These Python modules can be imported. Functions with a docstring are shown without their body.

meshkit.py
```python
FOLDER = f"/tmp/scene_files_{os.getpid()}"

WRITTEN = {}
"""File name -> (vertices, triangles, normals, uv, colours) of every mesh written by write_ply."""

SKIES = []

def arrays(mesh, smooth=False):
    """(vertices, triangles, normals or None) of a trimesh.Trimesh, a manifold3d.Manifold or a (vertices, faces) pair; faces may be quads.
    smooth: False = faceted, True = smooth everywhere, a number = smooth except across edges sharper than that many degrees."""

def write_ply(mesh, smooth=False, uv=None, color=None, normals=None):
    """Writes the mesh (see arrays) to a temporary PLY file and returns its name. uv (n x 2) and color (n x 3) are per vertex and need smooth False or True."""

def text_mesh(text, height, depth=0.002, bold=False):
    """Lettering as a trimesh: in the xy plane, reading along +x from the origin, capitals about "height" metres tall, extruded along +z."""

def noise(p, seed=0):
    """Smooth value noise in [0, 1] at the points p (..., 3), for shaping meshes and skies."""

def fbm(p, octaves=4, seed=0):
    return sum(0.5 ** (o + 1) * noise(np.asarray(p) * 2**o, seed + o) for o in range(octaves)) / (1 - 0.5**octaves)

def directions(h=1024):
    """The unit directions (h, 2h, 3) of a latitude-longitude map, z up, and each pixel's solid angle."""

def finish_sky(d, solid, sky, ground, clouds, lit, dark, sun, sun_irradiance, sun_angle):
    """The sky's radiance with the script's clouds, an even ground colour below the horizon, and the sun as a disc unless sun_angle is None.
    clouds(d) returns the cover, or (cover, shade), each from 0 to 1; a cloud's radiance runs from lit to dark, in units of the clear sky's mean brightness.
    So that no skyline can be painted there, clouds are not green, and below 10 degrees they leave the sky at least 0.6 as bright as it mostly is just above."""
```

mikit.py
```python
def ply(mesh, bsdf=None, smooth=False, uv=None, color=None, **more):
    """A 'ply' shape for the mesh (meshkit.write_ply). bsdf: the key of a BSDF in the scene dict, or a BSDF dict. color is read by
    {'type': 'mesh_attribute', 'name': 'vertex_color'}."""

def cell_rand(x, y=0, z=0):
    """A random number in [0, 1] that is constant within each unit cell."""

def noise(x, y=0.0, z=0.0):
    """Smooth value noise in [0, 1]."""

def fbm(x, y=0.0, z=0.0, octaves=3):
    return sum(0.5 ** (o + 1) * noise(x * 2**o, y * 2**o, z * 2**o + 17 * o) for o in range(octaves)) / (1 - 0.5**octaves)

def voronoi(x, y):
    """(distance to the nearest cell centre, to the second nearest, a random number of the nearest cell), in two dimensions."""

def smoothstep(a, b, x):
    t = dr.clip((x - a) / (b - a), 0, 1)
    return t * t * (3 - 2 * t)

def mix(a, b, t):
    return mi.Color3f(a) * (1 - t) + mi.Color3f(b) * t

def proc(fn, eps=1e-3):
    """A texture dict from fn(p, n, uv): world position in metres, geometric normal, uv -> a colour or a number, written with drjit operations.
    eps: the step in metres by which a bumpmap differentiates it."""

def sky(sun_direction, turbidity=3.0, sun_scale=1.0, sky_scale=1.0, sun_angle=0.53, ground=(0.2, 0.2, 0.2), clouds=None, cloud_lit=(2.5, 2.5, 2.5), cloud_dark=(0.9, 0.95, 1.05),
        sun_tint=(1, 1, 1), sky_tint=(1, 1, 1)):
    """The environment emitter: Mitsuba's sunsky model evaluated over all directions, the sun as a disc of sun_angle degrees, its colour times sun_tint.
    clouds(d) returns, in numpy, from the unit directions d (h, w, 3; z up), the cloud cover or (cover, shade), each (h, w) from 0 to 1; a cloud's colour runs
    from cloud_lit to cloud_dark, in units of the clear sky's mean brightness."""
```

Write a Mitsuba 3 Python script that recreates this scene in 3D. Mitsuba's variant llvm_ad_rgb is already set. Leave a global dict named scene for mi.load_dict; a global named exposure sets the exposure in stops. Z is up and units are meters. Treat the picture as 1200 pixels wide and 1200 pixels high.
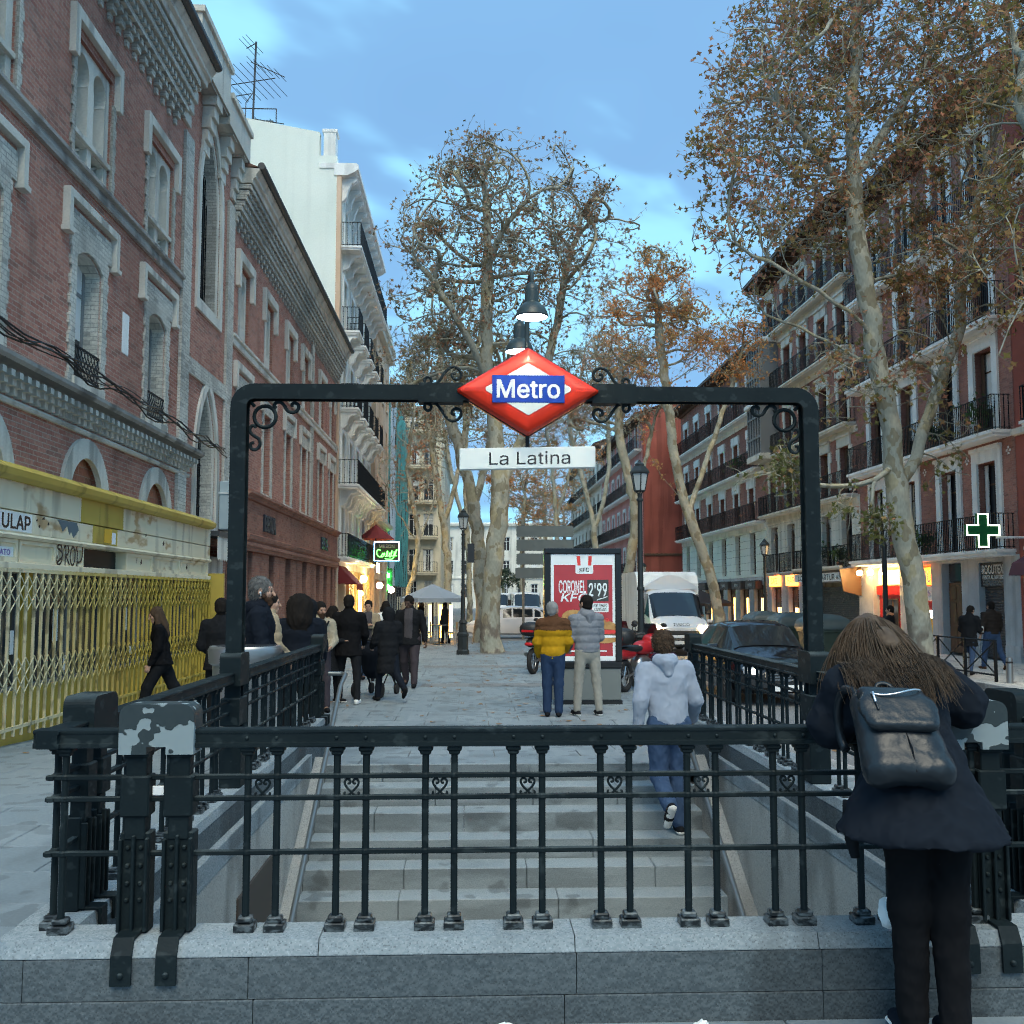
import math, random
import numpy as np, trimesh, shapely, mitsuba as mi, drjit as dr
import manifold3d as m3
import mikit, meshkit
from shapely.geometry import Polygon, Point, LineString, box as sbox
from shapely.ops import unary_union
T = mi.ScalarTransform4f
random.seed(7)
rng = np.random.default_rng(11)
PI = math.pi
scene, labels = {}, {}

# ------------------------------------------------------------------ camera, sky, exposure
exposure = 2.88
PITCH, YAW = math.atan(97 / 1200), math.atan(0.04 * math.cos(math.atan(97 / 1200)))
EYE = np.array([0.0, 0.0, 1.55])
FWD = np.array([math.sin(YAW) * math.cos(PITCH), math.cos(YAW) * math.cos(PITCH), math.sin(PITCH)])
scene['camera'] = {'type': 'perspective', 'fov': 2 * math.degrees(math.atan(0.5)), 'fov_axis': 'x', 'near_clip': 0.05, 'far_clip': 3000.0,
                   'to_world': T().look_at(origin=EYE.tolist(), target=(EYE + FWD).tolist(), up=[0, 0, 1])}

def cloud_cover(d):
    # broken evening stratocumulus in wind-drawn bands: blue-grey cloud with paler gaps
    z = np.maximum(d[..., 2], 0.04)
    q = np.stack([d[..., 0] / (z + .25), d[..., 1] / (z + .25), 0 * z], -1)
    rot = np.stack([q[..., 0] * .8 + q[..., 1] * .6, (q[..., 1] * .8 - q[..., 0] * .6) * 2.1, q[..., 2]], -1)
    a = meshkit.fbm(rot * 1.5 + 3.1, 5, 3)
    b = meshkit.fbm(q * 3.1 + 9.0, 4, 8)
    c = meshkit.fbm(q * 7.0 + 2.0, 3, 12)
    e_ = meshkit.fbm(rot * 6.5 + 7.0, 4, 21)
    g = np.clip((a * .40 + b * .26 + c * .16 + e_ * .18 - .425) / .105, 0, 1)
    g = g * g * (3 - 2 * g)
    return 0 * g + .94, np.clip(g * .9 + .25 * (b - .5), 0, 1)

scene['sky'] = mikit.sky((0.05, -0.60, 0.74), turbidity=4.0, sun_scale=0.29, sky_scale=1.1, sun_angle=40, ground=(0.22, 0.21, 0.2),
                         clouds=cloud_cover, cloud_lit=(0.53, 1.17, 1.66), cloud_dark=(0.30, 0.60, 1.02), sun_tint=(0.90, 0.98, 1.0), sky_tint=(0.72, 0.98, 1.02))

# ------------------------------------------------------------------ helpers
def rgb(*c): return {'type': 'rgb', 'value': list(c[0]) if len(c) == 1 else list(c)}
def mat(name, col, rough=.6, metal=0., spec=.5, clear=0., sheen=0., bump=None, bscale=.003, flat=False):
    col = mikit.proc(col) if callable(col) else (col if isinstance(col, dict) else rgb(col))
    if flat: b = {'type': 'diffuse', 'reflectance': col}
    else:
        b = {'type': 'principled', 'base_color': col, 'roughness': mikit.proc(rough) if callable(rough) else rough, 'metallic': metal, 'specular': spec}
        if clear: b['clearcoat'] = clear; b['clearcoat_gloss'] = .9
        if sheen: b['sheen'] = sheen
    if bump is not None: b = {'type': 'bumpmap', 'arbitrary': mikit.proc(bump, eps=.002), 'scale': bscale, 'bsdf': b}
    scene['mat_' + name] = {'type': 'twosided', 'bsdf': b}
    return 'mat_' + name
taken = {}
def numbered(k):
    n = taken.get(k, 0); taken[k] = n + 1
    return k if n == 0 else f'{k}_{n:03d}'
def tag(k, label, cat=None, group=None, kind=None):
    e = {'label': label}
    if cat: e['category'] = cat
    if group: e['group'] = group
    if kind: e['kind'] = kind
    labels[k] = e
    return k
def thing(name, label, cat, group=None): return tag(numbered(name), label, cat, group)
def obj(name, mesh, m, parent=None, smooth=False, **kw):
    k = numbered(parent + '__' + name if parent else name)
    scene[k] = mikit.ply(mesh, m, smooth=smooth, **kw)
    return k
def rep(name, shape, parent, xf):
    k = numbered(parent + '__' + name); scene[k] = {**shape, 'to_world': xf}; return k
def struct(name, mesh, m, smooth=False, kind='structure'):
    k = obj(name, mesh, m, None, smooth); labels[k] = {'kind': kind}; return k
class MB:
    """collects triangles; self.f maps local (along, up, out) coordinates to the world"""
    def __init__(s, f=None): s.v, s.t, s.n, s.f = [], [], 0, f
    def add(s, v, t):
        v = np.asarray(v, float)
        if s.f is not None: v = s.f(v)
        s.v.append(v); s.t.append(np.asarray(t, int) + s.n); s.n += len(v); return s
    def mesh(s, m): return s.add(np.asarray(m.vertices), np.asarray(m.faces))
    def box(s, x0, x1, y0, y1, z0, z1, ch=0.):
        if ch > 0:
            v, t = cbox(x0, x1, y0, y1, z0, z1, ch); return s.add(v, t)
        v = [(x, y, z) for x in (x0, x1) for y in (y0, y1) for z in (z0, z1)]
        return s.add(v, BOXT)
    def tube(s, pts, r, n=8, closed=False, caps=True):
        v, t = tube(pts, r, n, caps); return s.add(v, t)
    def poly(s, poly, c0, c1):
        for g in getattr(poly, 'geoms', [poly]):
            if g.is_empty or g.area < 1e-7: continue
            m = trimesh.creation.extrude_polygon(g, c1 - c0, engine='earcut')
            v = np.array(m.vertices); v[:, 2] += c0; s.add(v, m.faces)
        return s
    def get(s): return (np.vstack(s.v), np.vstack(s.t))
    def put(s, name, m, parent=None, smooth=False): return obj(name, s.get(), m, parent, smooth)
BOXT = np.array([[0, 1, 3], [0, 3, 2], [4, 6, 7], [4, 7, 5], [0, 4, 5], [0, 5, 1], [2, 3, 7], [2, 7, 6], [0, 2, 6], [0, 6, 4], [1, 5, 7], [1, 7, 3]])
_cb = {}
def cbox(x0, x1, y0, y1, z0, z1, ch):
    """a box whose twelve edges are chamfered (44 triangles)"""
    lo, hi = np.array([x0, y0, z0], float), np.array([x1, y1, z1], float)
    pts = []
    for sx in (0, 1):
        for sy in (0, 1):
            for sz in (0, 1):
                s3 = np.array([sx, sy, sz]); c = np.where(s3, hi, lo); inw = np.where(s3, -ch, ch)
                for ax in range(3):
                    q = c + inw; q[ax] = c[ax]; pts.append(q)
    pts = np.array(pts)
    if 't' not in _cb:
        q = [( (0 if (i//12)==0 else 1)) for i in range(24)]
        ref = []
        for sx in (0, 1):
            for sy in (0, 1):
                for sz in (0, 1):
                    s3 = np.array([sx, sy, sz]); c = s3 * 4.0; inw = np.where(s3, -1., 1.)
                    for ax in range(3):
                        w = c + inw; w[ax] = c[ax]; ref.append(w)
        h = trimesh.convex.convex_hull(np.array(ref))
        idx = [int(np.argmin(np.linalg.norm(np.array(ref) - p, axis=1))) for p in h.vertices]
        _cb['t'] = np.array(idx)[h.faces]
    return pts, _cb['t']
def tube(pts, r, n=8, caps=True):
    p = np.asarray(pts, float); r = np.broadcast_to(np.asarray(r, float), (len(p),))
    d = np.gradient(p, axis=0); d /= np.linalg.norm(d, axis=1, keepdims=True) + 1e-12
    ref = np.array([0, 0, 1.]) if abs(d[0][2]) < .9 else np.array([1., 0, 0])
    u = np.cross(d[0], ref); u /= np.linalg.norm(u); V = []
    a = np.arange(n) * 2 * PI / n
    for i in range(len(p)):
        u = u - d[i] * (u @ d[i]); u /= np.linalg.norm(u) + 1e-12; w = np.cross(d[i], u)
        V.append(p[i] + r[i] * (np.cos(a)[:, None] * u + np.sin(a)[:, None] * w))
    V = np.vstack(V); F = []
    j = np.arange(n); j2 = (j + 1) % n
    for i in range(len(p) - 1):
        o = i * n
        F.append(np.stack([o + j, o + j2, o + n + j2], 1)); F.append(np.stack([o + j, o + n + j2, o + n + j], 1))
    if caps:
        F.append(np.stack([np.zeros(n - 2, int), j[2:], j[1:-1]], 1)); o = (len(p) - 1) * n
        F.append(np.stack([np.full(n - 2, o), o + j[1:-1], o + j[2:]], 1))
    return V, np.vstack(F)
def lathe(prof, n=16, at=(0, 0, 0), caps=True):
    """prof: (radius, z) from bottom to top"""
    a = np.arange(n) * 2 * PI / n; V = []; F = []; j = np.arange(n); j2 = (j + 1) % n
    for r, z in prof: V.append(np.stack([r * np.cos(a) + at[0], r * np.sin(a) + at[1], np.full(n, z + at[2])], 1))
    for i in range(len(prof) - 1):
        o = i * n; F.append(np.stack([o + j, o + j2, o + n + j2], 1)); F.append(np.stack([o + j, o + n + j2, o + n + j], 1))
    o = (len(prof) - 1) * n
    if caps: F.append(np.stack([np.zeros(n - 2, int), j[2:], j[1:-1]], 1)); F.append(np.stack([np.full(n - 2, o), o + j[1:-1], o + j[2:]], 1))
    return np.vstack(V), np.vstack(F)
def CSX(c): return m3.CrossSection([c if np.sum(c[:, 0] * np.roll(c[:, 1], -1) - np.roll(c[:, 0], -1) * c[:, 1]) > 0 else c[::-1]])
def spiral(cx, cy, r0, r1, a0, a1, n=24):
    a = np.linspace(a0, a1, n); r = np.linspace(r0, r1, n)
    return np.stack([cx + r * np.cos(a), cy + r * np.sin(a)], 1)
def smoothpts(p, n=40):
    from scipy.interpolate import CubicSpline
    p = np.asarray(p, float); t = np.r_[0, np.cumsum(np.linalg.norm(np.diff(p, axis=0), axis=1))]
    return CubicSpline(t, p)(np.linspace(0, t[-1], n))
def LF(X): return lambda v: np.stack([X + v[:, 2], v[:, 0], v[:, 1]], 1)      # facade facing +x: (along y, up, out)
def RF(X): return lambda v: np.stack([X - v[:, 2], v[:, 0], v[:, 1]], 1)      # facade facing -x
def CF(Y): return lambda v: np.stack([v[:, 0], Y - v[:, 2], v[:, 1]], 1)      # facade facing the camera side (-y)
def arch(a0, a1, z0, zs, kind='round', n=12, rise=None):
    """opening outline: jambs from z0 to the springing zs and a head"""
    c, r = (a0 + a1) / 2, (a1 - a0) / 2
    if kind == 'round': th = np.linspace(0, PI, n); head = [(c + r * math.cos(t), zs + r * math.sin(t)) for t in th]
    elif kind == 'segment':
        h = rise or r * .3; R = (r * r + h * h) / (2 * h); t0 = math.asin(r / R)
        head = [(c + R * math.sin(t), zs + h - R + R * math.cos(t)) for t in np.linspace(t0, -t0, n)]
    elif kind == 'pointed':
        R = 2.6 * r; h = math.acos((R - r) / R)
        head = [(a1 - R + R * math.cos(t), zs + R * math.sin(t)) for t in np.linspace(0, h, n)] + [(a0 + R - R * math.cos(t), zs + R * math.sin(t)) for t in np.linspace(h, 0, n)[1:]]
    elif kind == 'horseshoe':
        rr = r * .92; zc = zs + rr * .55; t0 = -math.asin(.55)
        head = [(c + rr * math.cos(t), zc + rr * math.sin(t)) for t in np.linspace(t0, PI - t0, n + 4)]
        return Polygon([(c - r * .8, z0), (c + r * .8, z0), (c + r * .8, zs)] + head + [(c - r * .8, zs)]).buffer(0)
    return Polygon([(a0, z0), (a1, z0)] + head).buffer(0)
def gz(x, y):
    """height of the paved ground (it falls gently away from the station entrance and towards the far side of the road)"""
    z = np.interp(y, [0, 8, 14, 30, 100, 600], [0, 0, -.26, -.30, -.45, -1.5])
    return z - .012 * np.clip(np.asarray(x, float) - 3.6, 0, 12)
def TX(text, h, bold=False, cx=None, w=None, depth=.004):
    m = meshkit.text_mesh(text, h, depth, bold); v = np.array(m.vertices)
    if w: v[:, 0] *= w / (v[:, 0].max() - v[:, 0].min())
    if cx is not None: v[:, 0] += cx - (v[:, 0].max() + v[:, 0].min()) / 2
    return v, np.array(m.faces)

# ------------------------------------------------------------------ materials
N, FBM, SS, MIX = mikit.noise, mikit.fbm, mikit.smoothstep, mikit.mix
def along(p, n): return dr.select(dr.abs(n.x) > .5, p.y, p.x)
def brick_parts(p, n, L=.25, H=.066, j=.010):
    a = along(p, n); row = dr.floor(p.z / H); sh = (row - 2 * dr.floor(row / 2)) * .5
    u = a / L + sh; fu = u - dr.floor(u); fv = p.z / H - row
    e = dr.minimum(dr.minimum(fu, 1 - fu) * L, dr.minimum(fv, 1 - fv) * H)
    return SS(j * .35, j * .75, e), mikit.cell_rand(dr.floor(u), row, 3), e
def brick_col(c0, c1, mortar, dirt=.35, L=.25, H=.066):
    def f(p, n, uv):
        m, r, e = brick_parts(p, n, L, H)
        a = along(p, n)
        c = MIX(c0, c1, r) * (.82 + .36 * N(a * 40, p.z * 40, 2))
        c = dr.select(r > .93, c * .62, c)
        c = MIX(mortar, c, m)
        g = FBM(a * .55, p.z * .35, 5.0, 4)
        return c * (1 - dirt * SS(.45, .75, g)) * (1 - .25 * SS(.55, .8, FBM(a * 2.2, p.z * .5, 1.0, 3)))
    return f
def brick_bump(p, n, uv):
    m, r, e = brick_parts(p, n); return m * .8 + .2 * N(along(p, n) * 60, p.z * 60, 0)
M = {}
M['brick'] = mat('brick', brick_col((.34, .13, .092), (.47, .225, .165), (.41, .34, .29), .26), .85, bump=brick_bump, bscale=.006)
M['brick_fill'] = mat('brick_fill', brick_col((.36, .13, .08), (.46, .20, .12), (.36, .26, .2), .2, .5, .13), .85, bump=brick_bump, bscale=.004)
M['brick_pale'] = mat('brick_pale', brick_col((.50, .49, .43), (.62, .60, .53), (.36, .35, .31), .38), .85, bump=brick_bump, bscale=.006)
M['brick_right'] = mat('brick_right', brick_col((.31, .125, .095), (.41, .18, .135), (.32, .22, .19), .25), .85)
M['brick_bank'] = mat('brick_bank', brick_col((.24, .10, .072), (.34, .16, .11), (.25, .18, .15), .2), .85, bump=brick_bump, bscale=.006)
def stain(c0, c1, s=1.0, streak=.35):
    def f(p, n, uv):
        a = along(p, n)
        g = FBM(p.x * s + p.y * s * .7, p.y * s - p.x * .3, p.z * s, 4)
        st = FBM(a * 3.1, p.z * .22, 4.0, 4)
        c = MIX(c0, c1, SS(.3, .7, g)) * (1 - streak * SS(.48, .78, st))
        return c * (.93 + .14 * N(p.x * 45, p.y * 45, p.z * 45))
    return f
M['stone'] = mat('stone', stain((.53, .52, .46), (.63, .61, .54), 1.3, .45), .85, bump=lambda p, n, uv: FBM(p.x * 30, p.y * 30, p.z * 30, 3), bscale=.004)
M['stone_dark'] = mat('stone_dark', stain((.27, .26, .24), (.38, .36, .32), 1.6, .55), .9)
M['white_wall'] = mat('white_wall', stain((.70, .76, .68), (.76, .81, .73), .35, .05), .8)
M['white_trim'] = mat('white_trim', stain((.78, .79, .76), (.85, .86, .83), .8, .2), .7)
M['cream'] = mat('cream', stain((.62, .55, .40), (.70, .62, .46), .6, .2), .8)
M['cream_pale'] = mat('cream_pale', stain((.66, .63, .54), (.74, .71, .62), .6, .25), .8)
M['peach'] = mat('peach', stain((.60, .42, .28), (.68, .50, .35), .6, .2), .8)
M['red_plaster'] = mat('red_plaster', stain((.30, .075, .052), (.36, .10, .072), .5, .3), .85)
M['pink'] = mat('pink', stain((.55, .24, .22), (.62, .30, .27), .5, .15), .85)
M['beige'] = mat('beige', stain((.45, .40, .31), (.54, .48, .38), .6, .3), .85)
M['net'] = mat('net', lambda p, n, uv: MIX((.06, .26, .22), (.16, .42, .37), FBM(p.x * .5, p.y * .5, p.z * .35, 4)) * (.75 + .5 * N(p.x * 9, p.y * 9, p.z * 5)), .7, spec=.2)
M['roof'] = mat('roof', lambda p, n, uv: MIX((.13, .075, .055), (.24, .13, .09), N(p.y * 6, p.x * 2.5, 1)), .9)
M['slate'] = mat('slate', (.055, .06, .065), .5)
M['iron'] = mat('iron', (.009, .011, .013), .45, spec=.2)
M['dark'] = mat('dark', (.012, .012, .013), .6)
M['pane'] = mat('pane', lambda p, n, uv: MIX((.012, .014, .018), (.05, .055, .06), N(p.y * .9, p.x * .9, p.z * .6)), .06, spec=.7)
M['frame_grey'] = mat('frame_grey', (.20, .21, .21), .5)
M['frame_white'] = mat('frame_white', (.70, .70, .67), .45)
M['frame_brown'] = mat('frame_brown', (.09, .05, .03), .5)
M['shutter_pale'] = mat('shutter_pale', lambda p, n, uv: MIX((.40, .41, .40), (.50, .51, .49), SS(.2, .5, dr.abs(p.z * 18 - dr.floor(p.z * 18) - .5))), .6)
M['shutter_dark'] = mat('shutter_dark', lambda p, n, uv: MIX((.025, .026, .03), (.07, .07, .075), SS(.1, .45, dr.abs(p.z * 12 - dr.floor(p.z * 12) - .5))), .45)
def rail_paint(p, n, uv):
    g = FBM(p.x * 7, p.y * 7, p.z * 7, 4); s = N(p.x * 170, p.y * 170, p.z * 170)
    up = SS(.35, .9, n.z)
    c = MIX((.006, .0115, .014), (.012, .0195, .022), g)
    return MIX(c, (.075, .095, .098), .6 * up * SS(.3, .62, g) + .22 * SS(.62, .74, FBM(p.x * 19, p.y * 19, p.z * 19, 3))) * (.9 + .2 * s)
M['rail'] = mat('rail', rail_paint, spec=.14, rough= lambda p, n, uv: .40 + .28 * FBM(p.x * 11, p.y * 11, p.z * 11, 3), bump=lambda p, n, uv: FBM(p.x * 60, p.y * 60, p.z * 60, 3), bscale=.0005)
def chipped(p, n, uv):
    g = FBM(p.x * 11 + 3.3, p.y * 11, p.z * 13 + 1.7, 3) + .12 * N(p.x * 60, p.y * 60, p.z * 60)
    lo = SS(1.06, .97, p.z) * .12
    return MIX((.024, .036, .039), (.23, .28, .29), SS(.612, .630, g + lo))
M['rail_chipped'] = mat('rail_chipped', chipped, .5, bump=lambda p, n, uv: SS(.612, .630, FBM(p.x * 11 + 3.3, p.y * 11, p.z * 13 + 1.7, 3) + .12 * N(p.x * 60, p.y * 60, p.z * 60) + SS(1.06, .97, p.z) * .12) * -1.0, bscale=.0015)
def granite(c0, c1, wet=0.):
    def f(p, n, uv):
        k = mikit.cell_rand(dr.floor(p.x * 190), dr.floor(p.y * 190), dr.floor(p.z * 190))
        f2 = N(p.x * 120, p.y * 120, p.z * 120); g = FBM(p.x * 1.7, p.y * 1.7, p.z * 2.3, 4)
        sp = FBM(p.x * 55, p.y * 55, p.z * 55, 2)
        c = MIX(c0, c1, .55 * SS(.30, .72, .5 * f2 + .5 * sp) + .45 * g)
        c = dr.select(k > .93, c * 1.22, dr.select(k < .10, c * .68, c))
        st = FBM(along(p, n) * 2.3, p.z * 1.1, 2.0, 4)
        low = SS(.22, .0, p.z) * SS(-.01, .02, p.z)
        return c * (1 - .42 * SS(.5, .74, st)) * (1 - .30 * low * SS(.3, .6, g))
    return f
gbump = lambda p, n, uv: N(p.x * 150, p.y * 150, p.z * 150) * .6 + FBM(p.x * 40, p.y * 40, p.z * 40, 2)
M['granite'] = mat('granite', granite((.045, .060, .068), (.125, .148, .158)), .75, bump=gbump, bscale=.0022)  # shade of the upright faces is put into this darker granite colour
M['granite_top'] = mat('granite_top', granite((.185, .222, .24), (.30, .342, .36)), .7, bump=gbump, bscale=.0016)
M['granite_wall'] = mat('granite_wall', granite((.30, .30, .28), (.42, .415, .385)), .75, bump=gbump, bscale=.0016)
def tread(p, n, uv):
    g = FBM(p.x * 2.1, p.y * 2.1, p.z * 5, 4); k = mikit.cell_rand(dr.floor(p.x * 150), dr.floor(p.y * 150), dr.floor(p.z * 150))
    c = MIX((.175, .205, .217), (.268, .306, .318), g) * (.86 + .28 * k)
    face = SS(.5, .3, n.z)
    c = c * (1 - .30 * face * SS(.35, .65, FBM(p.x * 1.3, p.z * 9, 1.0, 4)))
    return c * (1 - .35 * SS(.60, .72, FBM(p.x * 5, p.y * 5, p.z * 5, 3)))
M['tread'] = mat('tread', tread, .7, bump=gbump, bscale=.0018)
def paving(c0, c1):
    def f(p, n, uv):
        r = mikit.cell_rand(dr.floor(p.x / .9 + .02), dr.floor(p.y / .6), 4)
        g = FBM(p.x * .7, p.y * .35, 1.0, 4); k = N(p.x * 90, p.y * 90, 2)
        spot = SS(.70, .74, N(p.x * 7.3, p.y * 7.3, 9))
        return MIX(c0, c1, (.5 * r + .5 * g)) * (.94 + .12 * k) * (1 - .22 * spot) * (1 - .18 * SS(.55, .75, FBM(p.x * 2.3, p.y * 1.2, 7.0, 4)))
    return f
M['paving'] = mat('paving', paving((.15, .186, .207), (.22, .258, .28)), lambda p, n, uv: .38 + .3 * FBM(p.x * 1.5, p.y * .8, 3.0, 3), bump=lambda p, n, uv: FBM(p.x * 30, p.y * 30, 1.0, 3), bscale=.002)
M['paving_dark'] = mat('paving_dark', paving((.13, .14, .145), (.20, .21, .215)), .6)
M['paving_side'] = mat('paving_side', paving((.36, .35, .32), (.46, .44, .40)), .7)
M['joint'] = mat('joint', (.13, .135, .135), .9)
M['asphalt'] = mat('asphalt', lambda p, n, uv: MIX((.10, .105, .11), (.17, .175, .18), FBM(p.x * .8, p.y * .5, 1.0, 4)) * (.85 + .3 * N(p.x * 80, p.y * 80, 1)), .55)
M['kerb'] = mat('kerb', granite((.26, .265, .26), (.40, .40, .39)), .75)
# ------------------------------------------------------------------ ground: road sheet, plaza and pavement with kerbs
EX0, EX1, EY0, EY1 = -1.50, 2.26, 3.98, 9.62        # clear opening of the station stairs
def sheet(xs, ys, zf, skip=None):
    X, Y = np.meshgrid(xs, ys, indexing='ij'); V = np.stack([X, Y, zf(X, Y)], -1).reshape(-1, 3); F = []
    for i in range(len(xs) - 1):
        for j in range(len(ys) - 1):
            if skip and skip((xs[i] + xs[i + 1]) / 2, (ys[j] + ys[j + 1]) / 2): continue
            a, b, c, d = i * len(ys) + j, (i + 1) * len(ys) + j, (i + 1) * len(ys) + j + 1, i * len(ys) + j + 1
            F += [[a, b, c], [a, c, d]]
    return V, np.array(F)
hole = lambda x, y: EX0 < x < EX1 and EY0 < y < EY1
GYS = [-80, -20, 0, EY0, 6, 8, EY1, 11, 14, 18, 24, 30, 45, 60, 100, 180, 300, 600]
struct('ground', sheet([-400, -40, -8, EX0, 0.4, EX1, 3.6, 5, 8, 11.3, 16, 40, 400], GYS, lambda x, y: gz(x, y) - .135, hole), M['asphalt'])
# plaza bed (dark joints) and its slabs
struct('plaza', sheet([-5.9, EX0, -.6, 0.4, EX1, 3.45], [-12, 0, EY0, 6, 8, EY1, 11, 14, 18, 24, 30, 43, 60, 96], lambda x, y: gz(x, y) - .012, lambda x, y: hole(x, y) or (x > -1 and y > 43)), M['joint'])
def slab_mesh(x0, x1, y0, y1, lift=0., th=.03):
    g = .004; b = .004
    x0, x1, y0, y1 = x0 + g, x1 - g, y0 + g, y1 - g
    c = [(x0, y0), (x1, y0), (x1, y1), (x0, y1)]; ci = [(x0 + b, y0 + b), (x1 - b, y0 + b), (x1 - b, y1 - b), (x0 + b, y1 - b)]
    v = [(x, y, float(gz(x, y)) + lift - th) for x, y in c] + [(x, y, float(gz(x, y)) + lift - b) for x, y in c] + [(x, y, float(gz(x, y)) + lift) for x, y in ci]
    f = [[8, 9, 10], [8, 10, 11]]
    for k in range(4):
        l = (k + 1) % 4
        f += [[k, l, 4 + l], [k, 4 + l, 4 + k], [4 + k, 4 + l, 8 + l], [4 + k, 8 + l, 8 + k]]
    return np.array(v), np.array(f)
slabs = []
yy = 3.0; row = 0
while yy < 60:
    big = yy < 24
    w, h = (.9, .6) if big else (1.8, 1.5)
    xx = -5.6 - (w / 2 if row % 2 else 0)
    while xx < 3.44:
        a, b = max(xx, -5.6), min(xx + w, 3.44)
        c = ((a + b) / 2, yy + h / 2)
        inside = -1.92 < b and a < 2.68 and yy + h > 3.85 and yy < 9.66
        if b - a > .12 and not (yy + h > 43 and b > -.55):
            if not inside: slabs.append((a, b, yy, yy + h))
            else:
                for (p0, p1, q0, q1) in ((a, min(b, -1.93), yy, yy + h), (max(a, 2.69), b, yy, yy + h), (max(a, -1.92), min(b, 2.68), yy, min(yy + h, 3.845)), (max(a, -1.92), min(b, 2.68), max(yy, 9.66), yy + h)):
                    if p1 - p0 > .1 and q1 - q0 > .1: slabs.append((p0, p1, q0, q1))
        xx += w
    yy += h; row += 1
def slab_seen(s):
    y = s[3]
    return y > 5 and abs((s[0] + s[1]) / 2 / y + .0) < .56
slabs_v = sorted([s for s in slabs if slab_seen(s)], key=lambda s: s[2])
rest = MB()
near = slabs_v[:300]
for s in near:
    v, f = slab_mesh(*s, lift=float(rng.uniform(-.0015, .0015))); obj('slab', (v, f), M['paving'], 'plaza')
ids = set(near)
for s in slabs:
    if s not in ids: rest.add(*slab_mesh(*s))
k = rest.put('slab_field', M['paving'], 'plaza'); labels[k] = {'kind': 'stuff'}
# dark strips of paving crossing the plaza
for (x0, x1, y0, y1) in ((-1.0, 2.6, 20.6, 21.4), (-1.2, 3.0, 26.2, 27.0)):
    struct('paving_band', sheet([x0, (x0 + x1) / 2, x1], [y0, y1], lambda x, y: gz(x, y) + .004), M['paving_dark'])
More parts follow.
